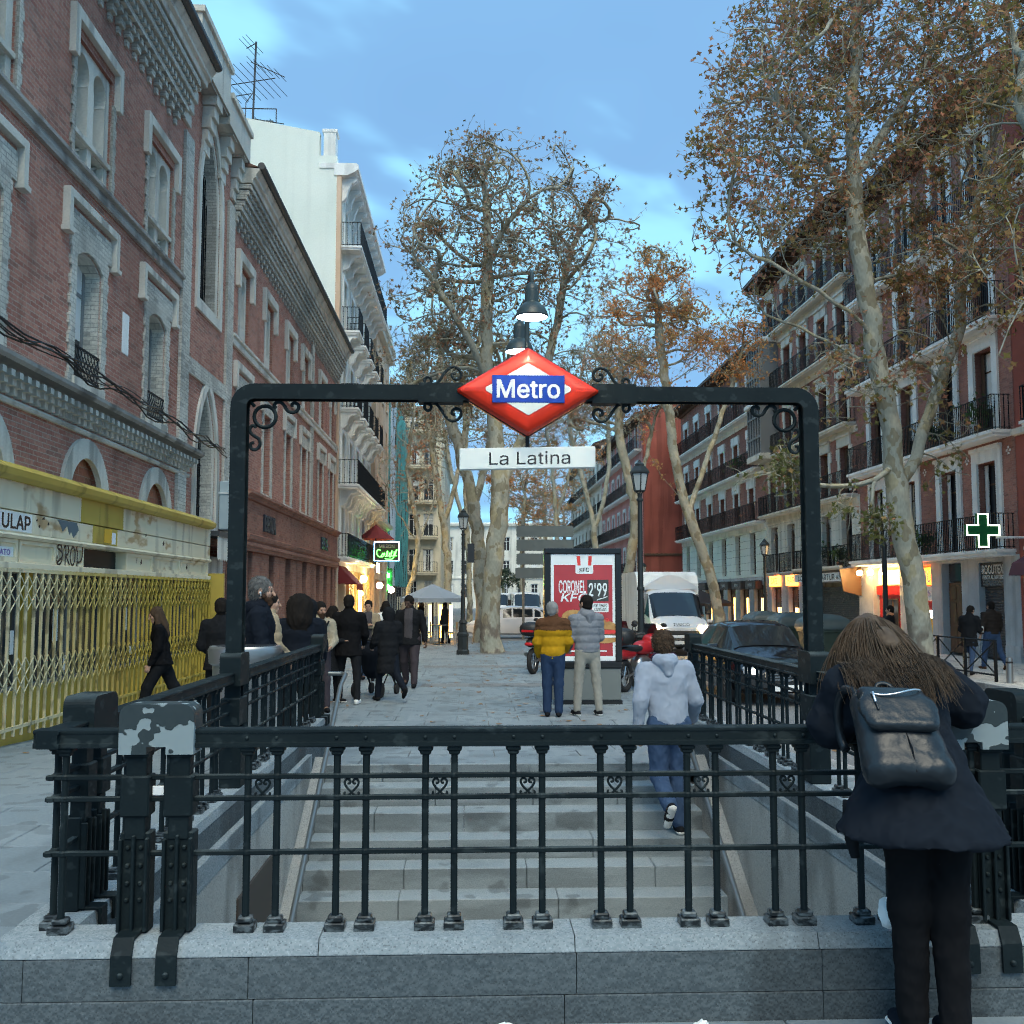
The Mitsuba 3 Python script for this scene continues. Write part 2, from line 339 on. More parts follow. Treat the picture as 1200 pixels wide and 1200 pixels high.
# soil square round the big central tree
# kerb stones along the plaza edge and along the far pavement
kb = thing('kerb', 'granite kerb along the plaza edge beside the road', 'kerb')
for i in range(20):
    y0 = 3 + i * 2.0; m = MB(); x0, x1 = 3.45, 3.65
    v, t = cbox(x0, x1, y0 + .006, y0 + 1.994, -.2, .004, .012); v = v.copy(); v[:, 2] += gz(v[:, 0], v[:, 1]); obj('stone', (v, t), M['kerb'], kb)
struct('pavement', sheet([11.3, 13, 16.2], [4, 14, 18, 22, 26, 30, 36, 45, 60, 100, 150], lambda x, y: gz(x, y)), M['joint'])
yy = 16.0; row = 0
while yy < 46:
    xx = 11.45 - (.4 if row % 2 else 0)
    while xx < 16:
        a, b = max(xx, 11.45), min(xx + .8, 16.0)
        if b - a > .1: obj('slab', slab_mesh(a, b, yy, yy + .8, .006), M['paving_side'], 'pavement')
        xx += .8
    yy += .8; row += 1
kb = thing('kerb', 'granite kerb of the far pavement below the shop fronts', 'kerb')
for i in range(24):
    y0 = 14 + i * 2.0
    v, t = cbox(11.15, 11.42, y0 + .006, y0 + 1.994, -.2, .008, .012); v = v.copy(); v[:, 2] += gz(v[:, 0], v[:, 1]); obj('stone', (v, t), M['kerb'], kb)
M['paint_white'] = mat('paint_white', lambda p, n, uv: MIX((.55, .55, .53), (.25, .25, .25), SS(.5, .7, FBM(p.x * 3, p.y * 3, 1., 3))), .7)
for i in range(10):
    y0 = 13 + i * 6
    struct('road_marking', sheet([7.3, 7.42], [y0, y0 + 2.5], lambda x, y: gz(x, y) - .131), M['paint_white'])
# ------------------------------------------------------------------ station entrance: stairs, stairwell walls, granite parapet
XC, XL, XR, YF, YE = 0.38, -1.57, 2.33, 3.98, 10.75
st = thing('station_stairs', 'granite stairs going down into the station between two side walls', 'stairs')
RISE, RUN, SX0, SX1 = .16, .29, -1.34, 2.02
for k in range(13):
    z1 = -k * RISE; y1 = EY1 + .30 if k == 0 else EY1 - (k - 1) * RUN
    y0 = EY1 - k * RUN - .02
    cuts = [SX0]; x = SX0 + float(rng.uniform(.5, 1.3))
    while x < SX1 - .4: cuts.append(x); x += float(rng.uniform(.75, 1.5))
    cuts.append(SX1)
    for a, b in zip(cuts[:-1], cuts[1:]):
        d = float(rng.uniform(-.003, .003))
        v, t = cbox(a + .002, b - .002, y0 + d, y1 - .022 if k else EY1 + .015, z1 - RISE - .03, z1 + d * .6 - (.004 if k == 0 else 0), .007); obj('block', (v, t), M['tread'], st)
wl = thing('stairwell', 'pale granite stairwell lining below the railings', 'stairwell')
for side, x0, s in ((0, EX0 + .03, 1), (1, EX1 - .03, -1)):
    for i, y0 in enumerate(np.arange(3.9, 10.9, 1.4)):
        y1 = min(y0 + 1.4, 10.95)
        def pan(za, zb, xin, m='granite_wall'):
            xs = sorted([x0 - s * .02, x0 + s * xin]); v, t = cbox(xs[0], xs[1], y0 + .002, y1 - .002, za, zb, .004); return obj('panel', (v, t), M[m], wl)
        if y0 < 9.4:
            pan(-.03 + .003, .11, .035, 'granite_top'); pan(-1.1, -.03 - .003, .03); pan(-2.5, -1.105, .03)
    xs = sorted([x0 + s * .028, x0 + s * .13])
    # sloping string beside the steps
    pts = [(EY1 + .1, .05), (EY1 + .1, -.4), (EY1 - 13 * RUN, -13 * RISE - .4), (EY1 - 13 * RUN, -13 * RISE + .06)]
    m = MB(lambda v, a=xs[0]: np.stack([a + v[:, 2], v[:, 0], v[:, 1]], 1)); m.poly(Polygon(pts), 0, xs[1] - xs[0]); m.put('string', M['granite_wall'], wl)
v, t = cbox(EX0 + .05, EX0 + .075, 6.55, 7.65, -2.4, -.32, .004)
obj('hatch', (v, t), mat('brown_panel', (.055, .045, .038), .6), wl)  # flat dark brown sheet drawn in place of a dark side opening
m = MB(); m.box(EX0, EX1, 3.9, 6.2, -2.6, -2.45); m.box(EX0, EX1, 3.80, 3.9, -2.5, -.02); m.put('landing', M['tread'], wl)
for side, x in ((0, -1.24), (1, 1.93)):
    hr = thing('stair_handrail', ['steel handrail along the left wall of the stairs', 'steel handrail along the right wall of the stairs'][side], 'handrail')
    sg = -1 if side == 0 else 1
    pts = [(x + sg * .17, 10.32, .77), (x + sg * .05, 10.32, .77), (x, 10.29, .765), (x, 10.22, .75), (x, 9.9, .68), (x, 8, .68 - 1.9 * .552), (x, 6, .68 - 3.9 * .552), (x, 5.2, .68 - 4.7 * .552)]
    obj('tube', tube(pts, .022, 10), mat('steel_rail', (.20, .22, .225), .35, .6) if side == 0 else M['steel_rail'], hr, smooth=40)
    if side == 0: M['steel_rail'] = 'mat_steel_rail'
    for y in (9.4, 8.1, 6.8):
        obj('bracket', tube([(x, y, .68 - (9.9 - y) * .552 - .02), (x, y, .68 - (9.9 - y) * .552 - .07), (x + sg * .17, y, .68 - (9.9 - y) * .552 - .09)], .009, 6), M['steel_rail'], hr)
# granite parapet: front in two courses, toned down for its shade, plus a paler cap; sides in long blocks
pp = thing('granite_parapet', 'low grey granite parapet carrying the green railing round the stairs', 'parapet')
outer = sbox(-1.74, 3.85, 2.50, 4.07).buffer(-.09).buffer(.09, 8)
def course(cuts, z0, z1, m, inset=0., rough=.004):
    for a, b in zip(cuts[:-1], cuts[1:]):
        pg = outer.buffer(-inset).intersection(sbox(a + .0015, 3, b - .0015, 5)) if inset else outer.intersection(sbox(a + .0015, 3, b - .0015, 5))
        w = m3.Manifold.extrude(CSX(np.array(pg.exterior.coords)[:-1]), z1 - z0 - .004)
        top = m3.Manifold.extrude(CSX(np.array(pg.buffer(-.003).exterior.coords)[:-1]), z1 - z0)
        mm = m3.Manifold.batch_hull([w.translate([0, 0, z0]), top.translate([0, 0, z0])])
        obj('block', mm, m, pp)
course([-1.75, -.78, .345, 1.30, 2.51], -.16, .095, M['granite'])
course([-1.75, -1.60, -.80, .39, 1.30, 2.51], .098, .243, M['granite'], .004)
for a, b in zip([-1.75, -.55, .385, 1.29, 2.51][:-1], [-.55, .385, 1.29, 2.51]):
    pg = outer.buffer(-.002).intersection(sbox(a + .002, 3, b - .002, 5)); tp = outer.buffer(-.022).union(sbox(-1.71, 4.0, 2.47, 4.068)).intersection(sbox(a + .002, 3, b - .002, 4.068))
    E1 = m3.Manifold.extrude(CSX(np.array(pg.exterior.coords)[:-1]), .004).translate([0, 0, .246])
    E2 = m3.Manifold.extrude(CSX(np.array(tp.convex_hull.exterior.coords)[:-1]), .004).translate([0, 0, .296])
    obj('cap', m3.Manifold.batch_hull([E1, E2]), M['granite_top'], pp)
for side, (xa, xb) in enumerate(((-1.74, -1.48), (2.24, 2.50))):
    ys = [4.073, 5.3, 6.5, 7.7, 8.9, 10.0, 10.98]
    for a, b in zip(ys[:-1], ys[1:]):
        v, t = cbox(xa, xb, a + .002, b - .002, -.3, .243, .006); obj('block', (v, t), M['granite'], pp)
        o = m3.Manifold.cube([xb - xa + .004, b - a - .004, .004]).translate([xa - .002, a + .002, .246])
        i = m3.Manifold.cube([xb - xa - .03, b - a - .004, .004]).translate([xa + .022, a + .002, .296])
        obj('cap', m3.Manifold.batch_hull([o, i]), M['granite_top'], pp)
# ------------------------------------------------------------------ railings
def ball(r, at, n=8):
    s = trimesh.creation.uv_sphere(r, count=[max(4, n // 2 + 1), n]); return np.array(s.vertices) + at, np.array(s.faces)
ZR = .30
def baluster_mesh():
    m = MB(); m.tube([(0, 0, ZR + .045), (0, 0, .955)], .0135, 10)
    v, t = cbox(-.021, .021, -.021, .021, .945, .960, .004); m.add(v, t); v, t = cbox(-.028, .028, -.028, .028, .958, .976, .005); m.add(v, t)
    for z in (.865, .785, .585): m.mesh(trimesh.Trimesh(*ball(.0185, (0, 0, z), 10)))
    return m.get()
def foot_mesh():
    m = MB()
    v, t = cbox(-.038, .038, -.038, .038, ZR - .002, ZR + .030, .004); m.add(v, t); v, t = cbox(-.027, .027, -.027, .027, ZR + .030, ZR + .052, .005); m.add(v, t)
    return m.get()
def heart_mesh():
    m = MB()
    for s in (-1, 1):
        h = [(0, -.022), (s * .012, -.010), (s * .024, .006), (s * .026, .018), (s * .018, .027), (s * .008, .024), (s * .005, .015), (s * .010, .010), (s * .015, .013)]
        p = smoothpts(h, 22); m.tube(np.stack([p[:, 0], 0 * p[:, 0], p[:, 1]], 1), .0048, 6)
        b = smoothpts([(0, -.022), (s * .010, -.030), (s * .022, -.032), (s * .028, -.026), (s * .023, -.021)], 12); m.tube(np.stack([b[:, 0], 0 * b[:, 0], b[:, 1]], 1), .0045, 6)
    return m.get()
M['foot_metal'] = mat('foot_metal', lambda p, n, uv: MIX((.016, .021, .024), (.13, .155, .165), SS(.4, .7, FBM(p.x * 40, p.y * 40, p.z * 60, 3))), .32, .35)
BAL, FOOT, HEART = (mikit.ply(baluster_mesh(), M['rail'], smooth=35), mikit.ply(foot_mesh(), M['foot_metal']), mikit.ply(heart_mesh(), M['rail'], smooth=True))
def rail_prism(f, a0, a1, c0=-.042, c1=.042, z0=.978, z1=1.046):
    """handrail of flat-topped section with a small lip, along a"""
    sec = [(c0 + .004, z0), (c1 - .004, z0), (c1, z0 + .004), (c1, z0 + .016), (c1 - .006, z0 + .020), (c1 - .006, z1 - .016), (c1, z1 - .012), (c1, z1 - .004), (c1 - .006, z1), (c0 + .006, z1), (c0, z1 - .004), (c0, z1 - .012), (c0 + .006, z1 - .016), (c0 + .006, z0 + .020), (c0, z0 + .016), (c0, z0 + .004)]
    m = MB(f); n = len(sec); V = [(a, z, c) for a in (a0, a1) for c, z in sec]; F = []
    for i in range(n): j = (i + 1) % n; F += [[i, j, n + j], [i, n + j, n + i]]
    for i in range(1, n - 1): F += [[0, i + 1, i], [n, n + i, n + i + 1]]
    return m.add(V, F)
def post_pair(f, a, R, holder, plaque='rail', strap_c=.125, label=None):
    for s in (-1, 1):
        m = MB(f); ac = a + s * .080
        m.box(ac - .038, ac + .038, .64, .956, -.03, .03, .004)
        v, t = cbox(ac - .054, ac + .054, .725, .875, -.044, .044, .006); m.add(v, t)
        v, t = cbox(ac - .046, ac + .046, .94, .965, -.04, .04, .006); m.add(v, t)
        p = m.put('post', M['rail'], holder)
        m = MB(f)   # channel section with two ribs and rivets
        v, t = cbox(ac - .056, ac + .056, ZR, .665, -.05, .022, .004); m.add(v, t)
        for x in (-.054, -.006, .042):
            v, t = cbox(ac + x, ac + x + .012, ZR + .01, .66 - abs(x) * .3, .0215, .046, .003); m.add(v, t)
        for z in (.42, .48, .545, .61):
            for x in (-.024, .024): v, t = ball(.0095, (0, 0, 0), 8); m.add(v + np.array([ac + x, z, .025]), t)
        m.put('channel', M['rail'], p, smooth=30)
        m = MB(f); prof = [(.020, ZR + .004), (.108, ZR + .004), (strap_c + .008, .254), (strap_c + .010, .155)]
        if f is FRONTF:
            q = np.array(prof); d = np.array([0, .010]); V = []; F = []
            for i, (c, z) in enumerate(prof):
                nn = np.array([[0, 1.], [.4, .92], [.85, .5], [1, 0]][i])
                for aa in (-.037, .037): V += [(ac + aa, z, c), (ac + aa, z + nn[1] * .012, c + nn[0] * .012)]
            for i in range(len(prof) - 1):
                o = i * 4; w = o + 4
                for (x, y) in ((0, 1), (1, 3), (3, 2), (2, 0)): F += [[o + x, o + y, w + y], [o + x, w + y, w + x]]
            o = (len(prof) - 1) * 4; F += [[o, o + 1, o + 3], [o, o + 3, o + 2]]
            m.add(V, F); v, t = ball(.0125, (0, 0, 0), 8); m.add(v + np.array([ac, .19, strap_c + .021]), t)
        else:
            v, t = cbox(ac - .037, ac + .037, ZR + .001, ZR + .013, 0, .105, .003); m.add(v, t); v, t = cbox(ac - .037, ac + .037, .22, ZR + .013, .093, .107, .003); m.add(v, t)
        m.put('strap', M['rail'], p)
    # plaque block with rounded shoulders and a notch below
    pg = sbox(a - .138, .957, a + .138, 1.142).buffer(-.042).buffer(.042, 6).union(sbox(a - .138, .957, a + .138, 1.05)).difference(sbox(a - .036, .94, a + .036, .985))
    m = MB(f); m.poly(pg, -.062, .062); k = m.put('plaque', M[plaque], holder)
    if label: labels[k] = {'label': label}
FRONTF = CF(YF); LEFTF = LF(XL); RIGHTF = RF(XR)
def cross_rods(f, spans, holder):
    for z in (.865, .785, .585):
        for a0, a1 in spans:
            m = MB(f); v, t = cbox(a0, a1, z - .009, z + .009, -.0125, .0125, .003); m.add(v, t); m.put('cross_rod', M['rail'], holder)
def balusters(xs, frot, holder, heart_at):
    for x in xs: rep('baluster', BAL, holder, frot(x)); rep('foot', FOOT, holder, frot(x))
    for x in heart_at: rep('heart_scroll', HEART, holder, frot(x) @ T().translate([0, 0, .825]))
R = 'front'
fr = thing('front_railing', 'dark green iron railing on the low parapet nearest the camera', 'railing')
pairs = [-.84 + .3345 * i for i in range(9)]
xs = [x for p in pairs for x in (p, p + .11)]
a_l, a_r = -1.17, 1.93
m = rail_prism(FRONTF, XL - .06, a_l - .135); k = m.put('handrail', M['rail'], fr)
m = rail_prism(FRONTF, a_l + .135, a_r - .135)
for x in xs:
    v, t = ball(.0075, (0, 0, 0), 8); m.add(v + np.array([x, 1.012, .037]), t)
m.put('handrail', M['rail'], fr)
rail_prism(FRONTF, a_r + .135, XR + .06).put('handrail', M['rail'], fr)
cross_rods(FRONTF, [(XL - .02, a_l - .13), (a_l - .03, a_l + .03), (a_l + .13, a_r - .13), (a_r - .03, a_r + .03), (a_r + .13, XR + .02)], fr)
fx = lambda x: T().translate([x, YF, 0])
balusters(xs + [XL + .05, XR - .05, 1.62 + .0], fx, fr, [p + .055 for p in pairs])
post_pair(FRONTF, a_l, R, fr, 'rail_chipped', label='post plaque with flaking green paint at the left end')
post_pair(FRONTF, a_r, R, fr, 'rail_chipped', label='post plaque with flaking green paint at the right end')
m = MB(FRONTF); v, t = cbox(a_l - .022, a_l + .03, .80, .835, .012, .017, .002); m.add(v, t); k = m.put('sticker', mat('sticker_white', (.75, .76, .76), .5), fr)
for side, f, X, sg in (('left', LEFTF, XL, 1), ('right', RIGHTF, XR, -1)):
    rl = thing('side_railing', f'dark green iron railing along the {side} side of the stairs, its handrail worn', 'railing')
    posts = [4.36, YE]
    fy = lambda y, X=X: T().translate([X, y, 0]) @ T().rotate([0, 0, 1], 90)
    # rounded corner piece joins the front rail
    rail_prism(f, YF - .06, 4.36 - .135).put('handrail', M['rail'], rl)
    rail_prism(f, 4.36 + .135, 6.78).put('handrail', M['rail'], rl)
    rail_prism(f, 7.02, YE - .135).put('handrail', M['rail'], rl)
    cross_rods(f, [(YF - .02, 4.23), (4.49, 6.80), (7.0, YE - .13)], rl)
    ps = [4.72 + .3345 * i for i in range(6)] + [7.22 + .3345 * i for i in range(10)]
    yy = [y for p in ps for y in (p, p + .11)]
    balusters([YF + .055] + yy, fy, rl, [p + .055 for p in ps])
    post_pair(f, 4.36, R, rl, 'rail'); post_pair(f, YE, R, rl, 'rail')
# ------------------------------------------------------------------ gantry over the entrance
GY, GZ = 6.9, 2.965
gt = thing('entrance_gantry', 'tall dark green iron portal frame standing over the station entrance', 'gantry')
for side, X in ((0, XL + .01), (1, XR - .01)):
    m = MB()
    v, t = cbox(X - .052, X + .052, GY - .055, GY - .042, .30, GZ - .14, .003); m.add(v, t); v, t = cbox(X - .052, X + .052, GY + .042, GY + .055, .30, GZ - .14, .003); m.add(v, t)
    v, t = cbox(X - .034, X + .034, GY - .043, GY + .043, .30, GZ - .14, .003); m.add(v, t)
    p = m.put('post', M['rail'], gt)
    pg = sbox(-.075, .96, .075, 1.17).buffer(-.03).buffer(.03, 5).union(sbox(-.075, .96, .075, 1.06))
    m = MB(CF(GY)); m.f = lambda v, X=X: np.stack([X + v[:, 2], GY + v[:, 0] * 1.75, v[:, 1]], 1); m.poly(pg, -.068, .068); m.put('clamp_block', M['rail'], p)
    m = MB(); v, t = cbox(X - .062, X + .062, GY - .12, GY + .12, .70, .88, .006); m.add(v, t); v, t = cbox(X - .07, X + .07, GY - .09, GY + .09, .30, .60, .006); m.add(v, t); m.put('base_box', M['rail'], p)
# beam with rounded corners, one continuous extrusion of its front outline
out = sbox(XL - .045, 2.0, XR + .045, GZ).buffer(-.16).buffer(.16, 10); inn = sbox(XL + .062, 1.5, XR - .062, GZ - .102).buffer(-.05).buffer(.05, 6)
pg = out.difference(inn).intersection(sbox(-5, GZ - .30, 5, 5))
m = MB(CF(GY)); m.poly(pg, -.055, -.04); m.poly(pg, .04, .055); m.poly(pg.buffer(-.016, join_style=2).intersection(sbox(-5, GZ - .2999, 5, 5)), -.041, .041)
for s in (-1, 1): m.poly(sbox(*sorted((XC + s * .44, XC + s * .70)), 0, 0) if 0 else sbox(min(XC + s * .44, XC + s * .74), GZ - .118, max(XC + s * .44, XC + s * .74), GZ + .014), -.06, .06)
m.put('beam', M['rail'], gt)
def scroll(pts, r=.0105, n=34, off=0.): 
    p = smoothpts(pts, n); return tube(np.stack([p[:, 0], np.full(len(p), GY + off), p[:, 1]], 1), r, 7)
for s, X in ((1, XL + .062), (-1, XR - .062)):
    zt = GZ - .102; m = MB(); cx, cz = X + s * .115, zt - .115
    a = np.linspace(0, 2 * PI, 33); m.tube(np.stack([cx + .073 * np.cos(a), np.full(33, GY), cz + .073 * np.sin(a)], 1), .013, 8)
    arm = np.array([(.19, .03), (.175, .05), (.20, .07), (.24, .05), (.265, .012), (.30, -.0), (.335, .02), (.335, .055), (.30, .062), (.295, .04)])
    arm[:, 1] = -.085 + arm[:, 1]
    m.add(*scroll([(X + s * p, zt + q) for p, q in arm], .012)); m.add(*scroll([(X - s * q, zt - p) for p, q in arm], .012))
    m.add(*scroll([(X + s * .012, zt - .012), (X + s * .045, zt - .045)], .012, 6))
    m.put('corner_scroll', M['rail'], gt, smooth=45)
    X0 = XC - s * .49    # scrolls flanking the sign
    up = [(-.02, .11), (.03, .15), (.075, .125), (.075, .085), (.045, .075), (.03, .10), (.05, .112)]
    for vz in (1, -1):
        base = GZ if vz == 1 else GZ - .102
        body = [(-.19, .02), (-.165, .045), (-.185, .065), (-.21, .045), (-.19, .005), (-.13, .02), (-.07, .10), (-.02, .135), (.03, .11), (.035, .065), (-.005, .05), (-.025, .08), (.0, .09)]
        m = MB(); m.add(*scroll([(X0 + s * a_, base + vz * b_) for a_, b_ in body], .0105, 60)); m.put('sign_scroll', M['rail'], gt, smooth=45)
# red lozenge sign
M['sign_red'] = mat('sign_red', lambda p, n, uv: MIX((.68, .022, .008), (.76, .045, .014), FBM(p.x * 4, p.z * 4, 1., 3)), .3, clear=.35, spec=.35)
M['sign_white'] = mat('sign_white', (.78, .78, .70), .3, clear=.4)
M['sign_blue'] = mat('sign_blue', lambda p, n, uv: MIX((.005, .032, .27), (.008, .05, .34), FBM(p.x * 5, p.z * 5, 1., 3)), .4, spec=.3)
M['letter_white'] = mat('letter_white', (.82, .82, .80), .4)
M['letter_black'] = mat('letter_black', (.012, .012, .014), .5)
ms = thing('metro_sign', 'red lozenge metro sign with a white lozenge and blue name band', 'metro sign')
f = CF(GY); zc = 2.925
loz = lambda w, h: [(XC + w, zc), (XC, zc + h), (XC - w, zc), (XC, zc - h)]
def lens(steps):
    m = MB(f); V, F = [], []
    for w, h, c in steps:
        pg = np.array(Polygon(loz(w, h)).buffer(-.018).buffer(.018, 4).exterior.coords)[:-1]
        V += [(x, z, c) for x, z in pg]; n = len(pg)
    L = len(steps)
    for i in range(L - 1):
        for j in range(n): k = (j + 1) % n; F += [[i * n + j, i * n + k, i * n + n + k], [i * n + j, i * n + n + k, i * n + n + j]]
    o = (L - 1) * n
    for j in range(1, n - 1): F += [[o, o + j, o + j + 1], [0, j + 1, j]]
    return m.add(V, F)
lens([(.47, .285, -.085), (.495, .302, -.075), (.495, .302, .070), (.470, .286, .100), (.425, .258, .118), (.33, .20, .128), (.30, .182, .129)]).put('body', M['sign_red'], ms, smooth=25)
lens([(.50, .306, -.012), (.503, .309, -.008), (.503, .309, .008), (.50, .306, .012)]).put('rim', M['iron'], ms)
lens([(.305, .178, .124), (.305, .178, .1325), (.303, .177, .1335)]).put('white_lozenge', M['sign_white'], ms)
m = MB(f); v, t = cbox(XC - .243, XC + .243, zc - .093, zc + .093, .128, .137, .002); m.add(v, t); bl = m.put('name_band', M['sign_blue'], ms)
tv, tt = TX('Metro', .118, True, XC, .425, .003); m = MB(f); m.add(np.stack([tv[:, 0], tv[:, 1] + zc - .058, tv[:, 2] + .1372], 1), tt); m.put('lettering', M['letter_white'], bl)
nb = thing('name_board', 'white station name board reading La Latina, hung under the red sign', 'name board')
def tilt(v):
    w = f(v); dx = w[:, 0] - XC; w[:, 2] += dx * .022; return w
m = MB(tilt); v, t = cbox(XC - .462, XC + .462, 2.400, 2.548, -.02, .02, .006); m.add(v, t); m.put('panel', mat('board_white', lambda p, n, uv: MIX((.70, .73, .68), (.76, .78, .74), FBM(p.x * 2, p.z * 3, 1., 3)), .25, clear=.6), nb)
tv, tt = TX('La Latina', .085, False, XC + .015, .55, .002); m = MB(tilt); m.add(np.stack([tv[:, 0], tv[:, 1] + 2.432, tv[:, 2] + .0202], 1), tt); m.put('lettering', M['letter_black'], nb)
m = MB(); m.tube([(XC, GY, 2.545), (XC, GY, 2.66)], .014, 8); m.put('hanger', M['iron'], nb)
M['lamp_green'] = mat('lamp_green', (.030, .045, .046), .4)
lampmast = thing('lamp_bracket', 'thin post above the red sign carrying two lamps on curved arms', 'lamp bracket')
obj('mast', tube([(XC, GY + .02, 3.20), (XC, GY + .02, 3.60)], .016, 10), M['lamp_green'], lampmast, smooth=40)
for i, (ly, lx, lz) in enumerate(((6.44, XC + .005, 3.325), (7.42, XC - .03, 3.335))):
    lp = thing('sign_lamp', ['bell lamp over the front of the red sign, the higher-looking one', 'bell lamp behind the red sign, seen just above its tip'][i], 'lamp', None)
    prof = [(.103, 0), (.107, .006), (.105, .012), (.098, .035), (.083, .062), (.060, .085), (.046, .095), (.045, .10), (.045, .165), (.043, .17), (.045, .175), (.043, .19), (.032, .215), (.015, .228), (.003, .231)]
    obj('shade', lathe(prof, 24, (lx, ly, lz), False), M['lamp_green'], lp, smooth=40)
    obj('reflector', lathe([(.1015, .0005), (.097, .03), (.06, .075)], 24, (lx, ly, lz - .0005), False), mat('reflector', (.8, .79, .74), .3) if i == 0 else 'mat_reflector', lp, smooth=True)
    b = trimesh.creation.icosphere(1, .042); b.vertices *= [1, 1, 1.1]; b.vertices += [lx, ly, lz + .040]
    k = obj('bulb', b, None, lp, smooth=True); scene[k]['emitter'] = {'type': 'area', 'radiance': rgb(34, 29, 20)}
    obj('arm', tube(smoothpts([(XC, GY + .02, 3.58), (XC, (GY + ly) / 2, 3.64), (lx, ly, 3.60), (lx, ly, 3.53)], 14), .012, 8), M['lamp_green'], lampmast, smooth=40)
# ------------------------------------------------------------------ facade tools
RW = np.random.default_rng(31)
def wall(f, outline, holes, th, m, parent, name='wall', c1=0.):
    pg = outline.difference(unary_union(holes)) if holes else outline
    mb = MB(f); mb.poly(pg, c1 - th, c1); return mb.put(name, m, parent)
def window(f, a0, a1, z0, z1, c, parent, fm='frame_grey', cols=2, rows=2, fw=.06, shutters=None, glass='pane', name='window'):
    """frame with bars, panes behind as a sub-part"""
    m = MB(f); d = .05
    m.box(a0, a0 + fw, z0, z1, c - d, c); m.box(a1 - fw, a1, z0, z1, c - d, c); m.box(a0 + fw, a1 - fw, z1 - fw, z1, c - d, c - .002); m.box(a0 + fw, a1 - fw, z0, z0 + fw, c - d, c - .002)
    for i in range(1, cols): x = a0 + (a1 - a0) * i / cols; m.box(x - fw * .5, x + fw * .5, z0 + fw, z1 - fw, c - d, c - .004)
    for h in rows if isinstance(rows, (list, tuple)) else [i / rows for i in range(1, rows)]: z = z0 + (z1 - z0) * h; m.box(a0 + fw, a1 - fw, z - fw * .4, z + fw * .4, c - d, c - .006)
    w = m.put(name, M[fm], parent)
    m = MB(f); m.box(a0 + .01, a1 - .01, z0 + .01, z1 - .01, c - .04, c - .03); m.put('pane', M[glass], w)
    q = RW.random()
    if name == 'window' and q < .5:
        m = MB(f)
        if q < .3: zz = z1 - (z1 - z0) * RW.uniform(.2, .85); m.box(a0 + fw, a1 - fw, zz, z1 - fw, c - .029, c - .022); m.put('blind', M[('frame_white', 'cream', 'shutter_pale')[int(q * 10)]], w)
        else:
            for s in (0, 1): b0 = a0 + fw if s == 0 else a1 - fw - .22; m.box(b0, b0 + .22, z0 + fw, z1 - fw, c - .029, c - .022)
            m.put('curtain', M['frame_white' if q < .42 else 'beige'], w)
    return w
def railbars(m, f, a0, a1, z0, h, c, step=.13, ret=0., r=.011):
    for z in (z0 + .06, z0 + h): m.box(a0, a1, z - .014, z + .014, c - .014, c + .014)
    n = max(2, int((a1 - a0) / step))
    for i in range(n + 1):
        a = a0 + (a1 - a0) * i / n; m.box(a - r, a + r, z0, z0 + h - .014, c - r, c + r)
    if ret:
        for a in (a0, a1):
            for z in (z0 + .06, z0 + h): m.box(a - .014, a + .014, z - .013, z + .013, c - ret, c - .014)
            k = max(1, int(ret / step))
            for i in range(k): cc = c - ret + ret * (i + .3) / k; m.box(a - r, a + r, z0, z0 + h - .014, cc - r, cc + r)
def balcony(f, a0, a1, z, depth, parent, slab='white_trim', h=1.0, th=.16, step=.14, brackets=(), rail='iron', lip=True):
    m = MB(f); m.box(a0, a1, z - th * .5, z, 0, depth)
    m.box(a0 + .05, a1 - .05, z - th, z - th * .5, 0, depth - .06)
    b = m.put('balcony', M[slab], parent)
    m = MB(f); railbars(m, f, a0 + .04, a1 - .04, z, h, depth - .05, step, depth - .06); m.put('railing', M[rail], b)
    for a in brackets:
        m = MB(f); pr = [(0, 0), (depth * .85, 0), (depth * .85, -.10), (depth * .7, -.16), (depth * .62, -.13), (depth * .5, -.22), (depth * .35, -.42), (depth * .34, -.55), (depth * .16, -.66), (0, -.70)]
        V = [(aa, z - th + q, p + .001) for aa in (a - .11, a + .11) for p, q in pr]; n = len(pr); pg = trimesh.creation.extrude_polygon(Polygon(pr), .22, engine='earcut')
        v = np.array(pg.vertices); m.add(np.stack([a - .11 + v[:, 2], z - th + v[:, 1], v[:, 0] + .001], 1), pg.faces); m.put('console', M[slab], b)
    return b
def block(f, a0, a1, z0, z1, c0, c1, m, parent, name, ch=0.):
    mb = MB(f); mb.box(a0, a1, z0, z1, c0, c1, ch); return mb.put(name, M[m], parent)
def moulding(f, a0, a1, prof, m, parent, name):
    """prof: (c, z) section swept along the facade"""
    pg = trimesh.creation.extrude_polygon(Polygon(prof), a1 - a0, engine='earcut'); v = np.array(pg.vertices)
    mb = MB(f); mb.add(np.stack([a0 + v[:, 2], v[:, 1], v[:, 0]], 1), pg.faces); return mb.put(name, M[m], parent)

# ------------------------------------------------------------------ left side: the long brick building, X = -5.5
f = LF(-5.5)
bb = thing('brick_building', 'long red brick building with pale brick window surrounds along the left pavement', 'building')
lowc = [11.35, 14.6, 17.78]
holes, holes_fill = [], []
for c in lowc:
    holes.append(arch(c - .5, c + .5, 4.55, 6.25, 'segment', 9, .16)); holes.append(sbox(c - .72, 7.60, c + .72, 9.35))
holes += [arch(c - .62, c + .62, 2.2, 2.95, 'round', 16) for c in (11.5, 14.7, 17.95)]
part_a = sbox(7.0, -.5, 19.12, 11.65)
wall(f, part_a, holes, .5, M['brick'], bb)
def toothed(c, w0, w1, z0, z1, n=.135):
    """ragged outline of quoined brickwork round an opening"""
    L, Rr = [], []; z = z0; i = 0
    while z < z1 - .01:
        w = w1 if i % 2 else w1 - .045
        L += [(c - w, z), (c - w, min(z + n, z1))]; Rr += [(c + w, z), (c + w, min(z + n, z1))]; z += n; i += 1
    return Polygon(L + Rr[::-1])
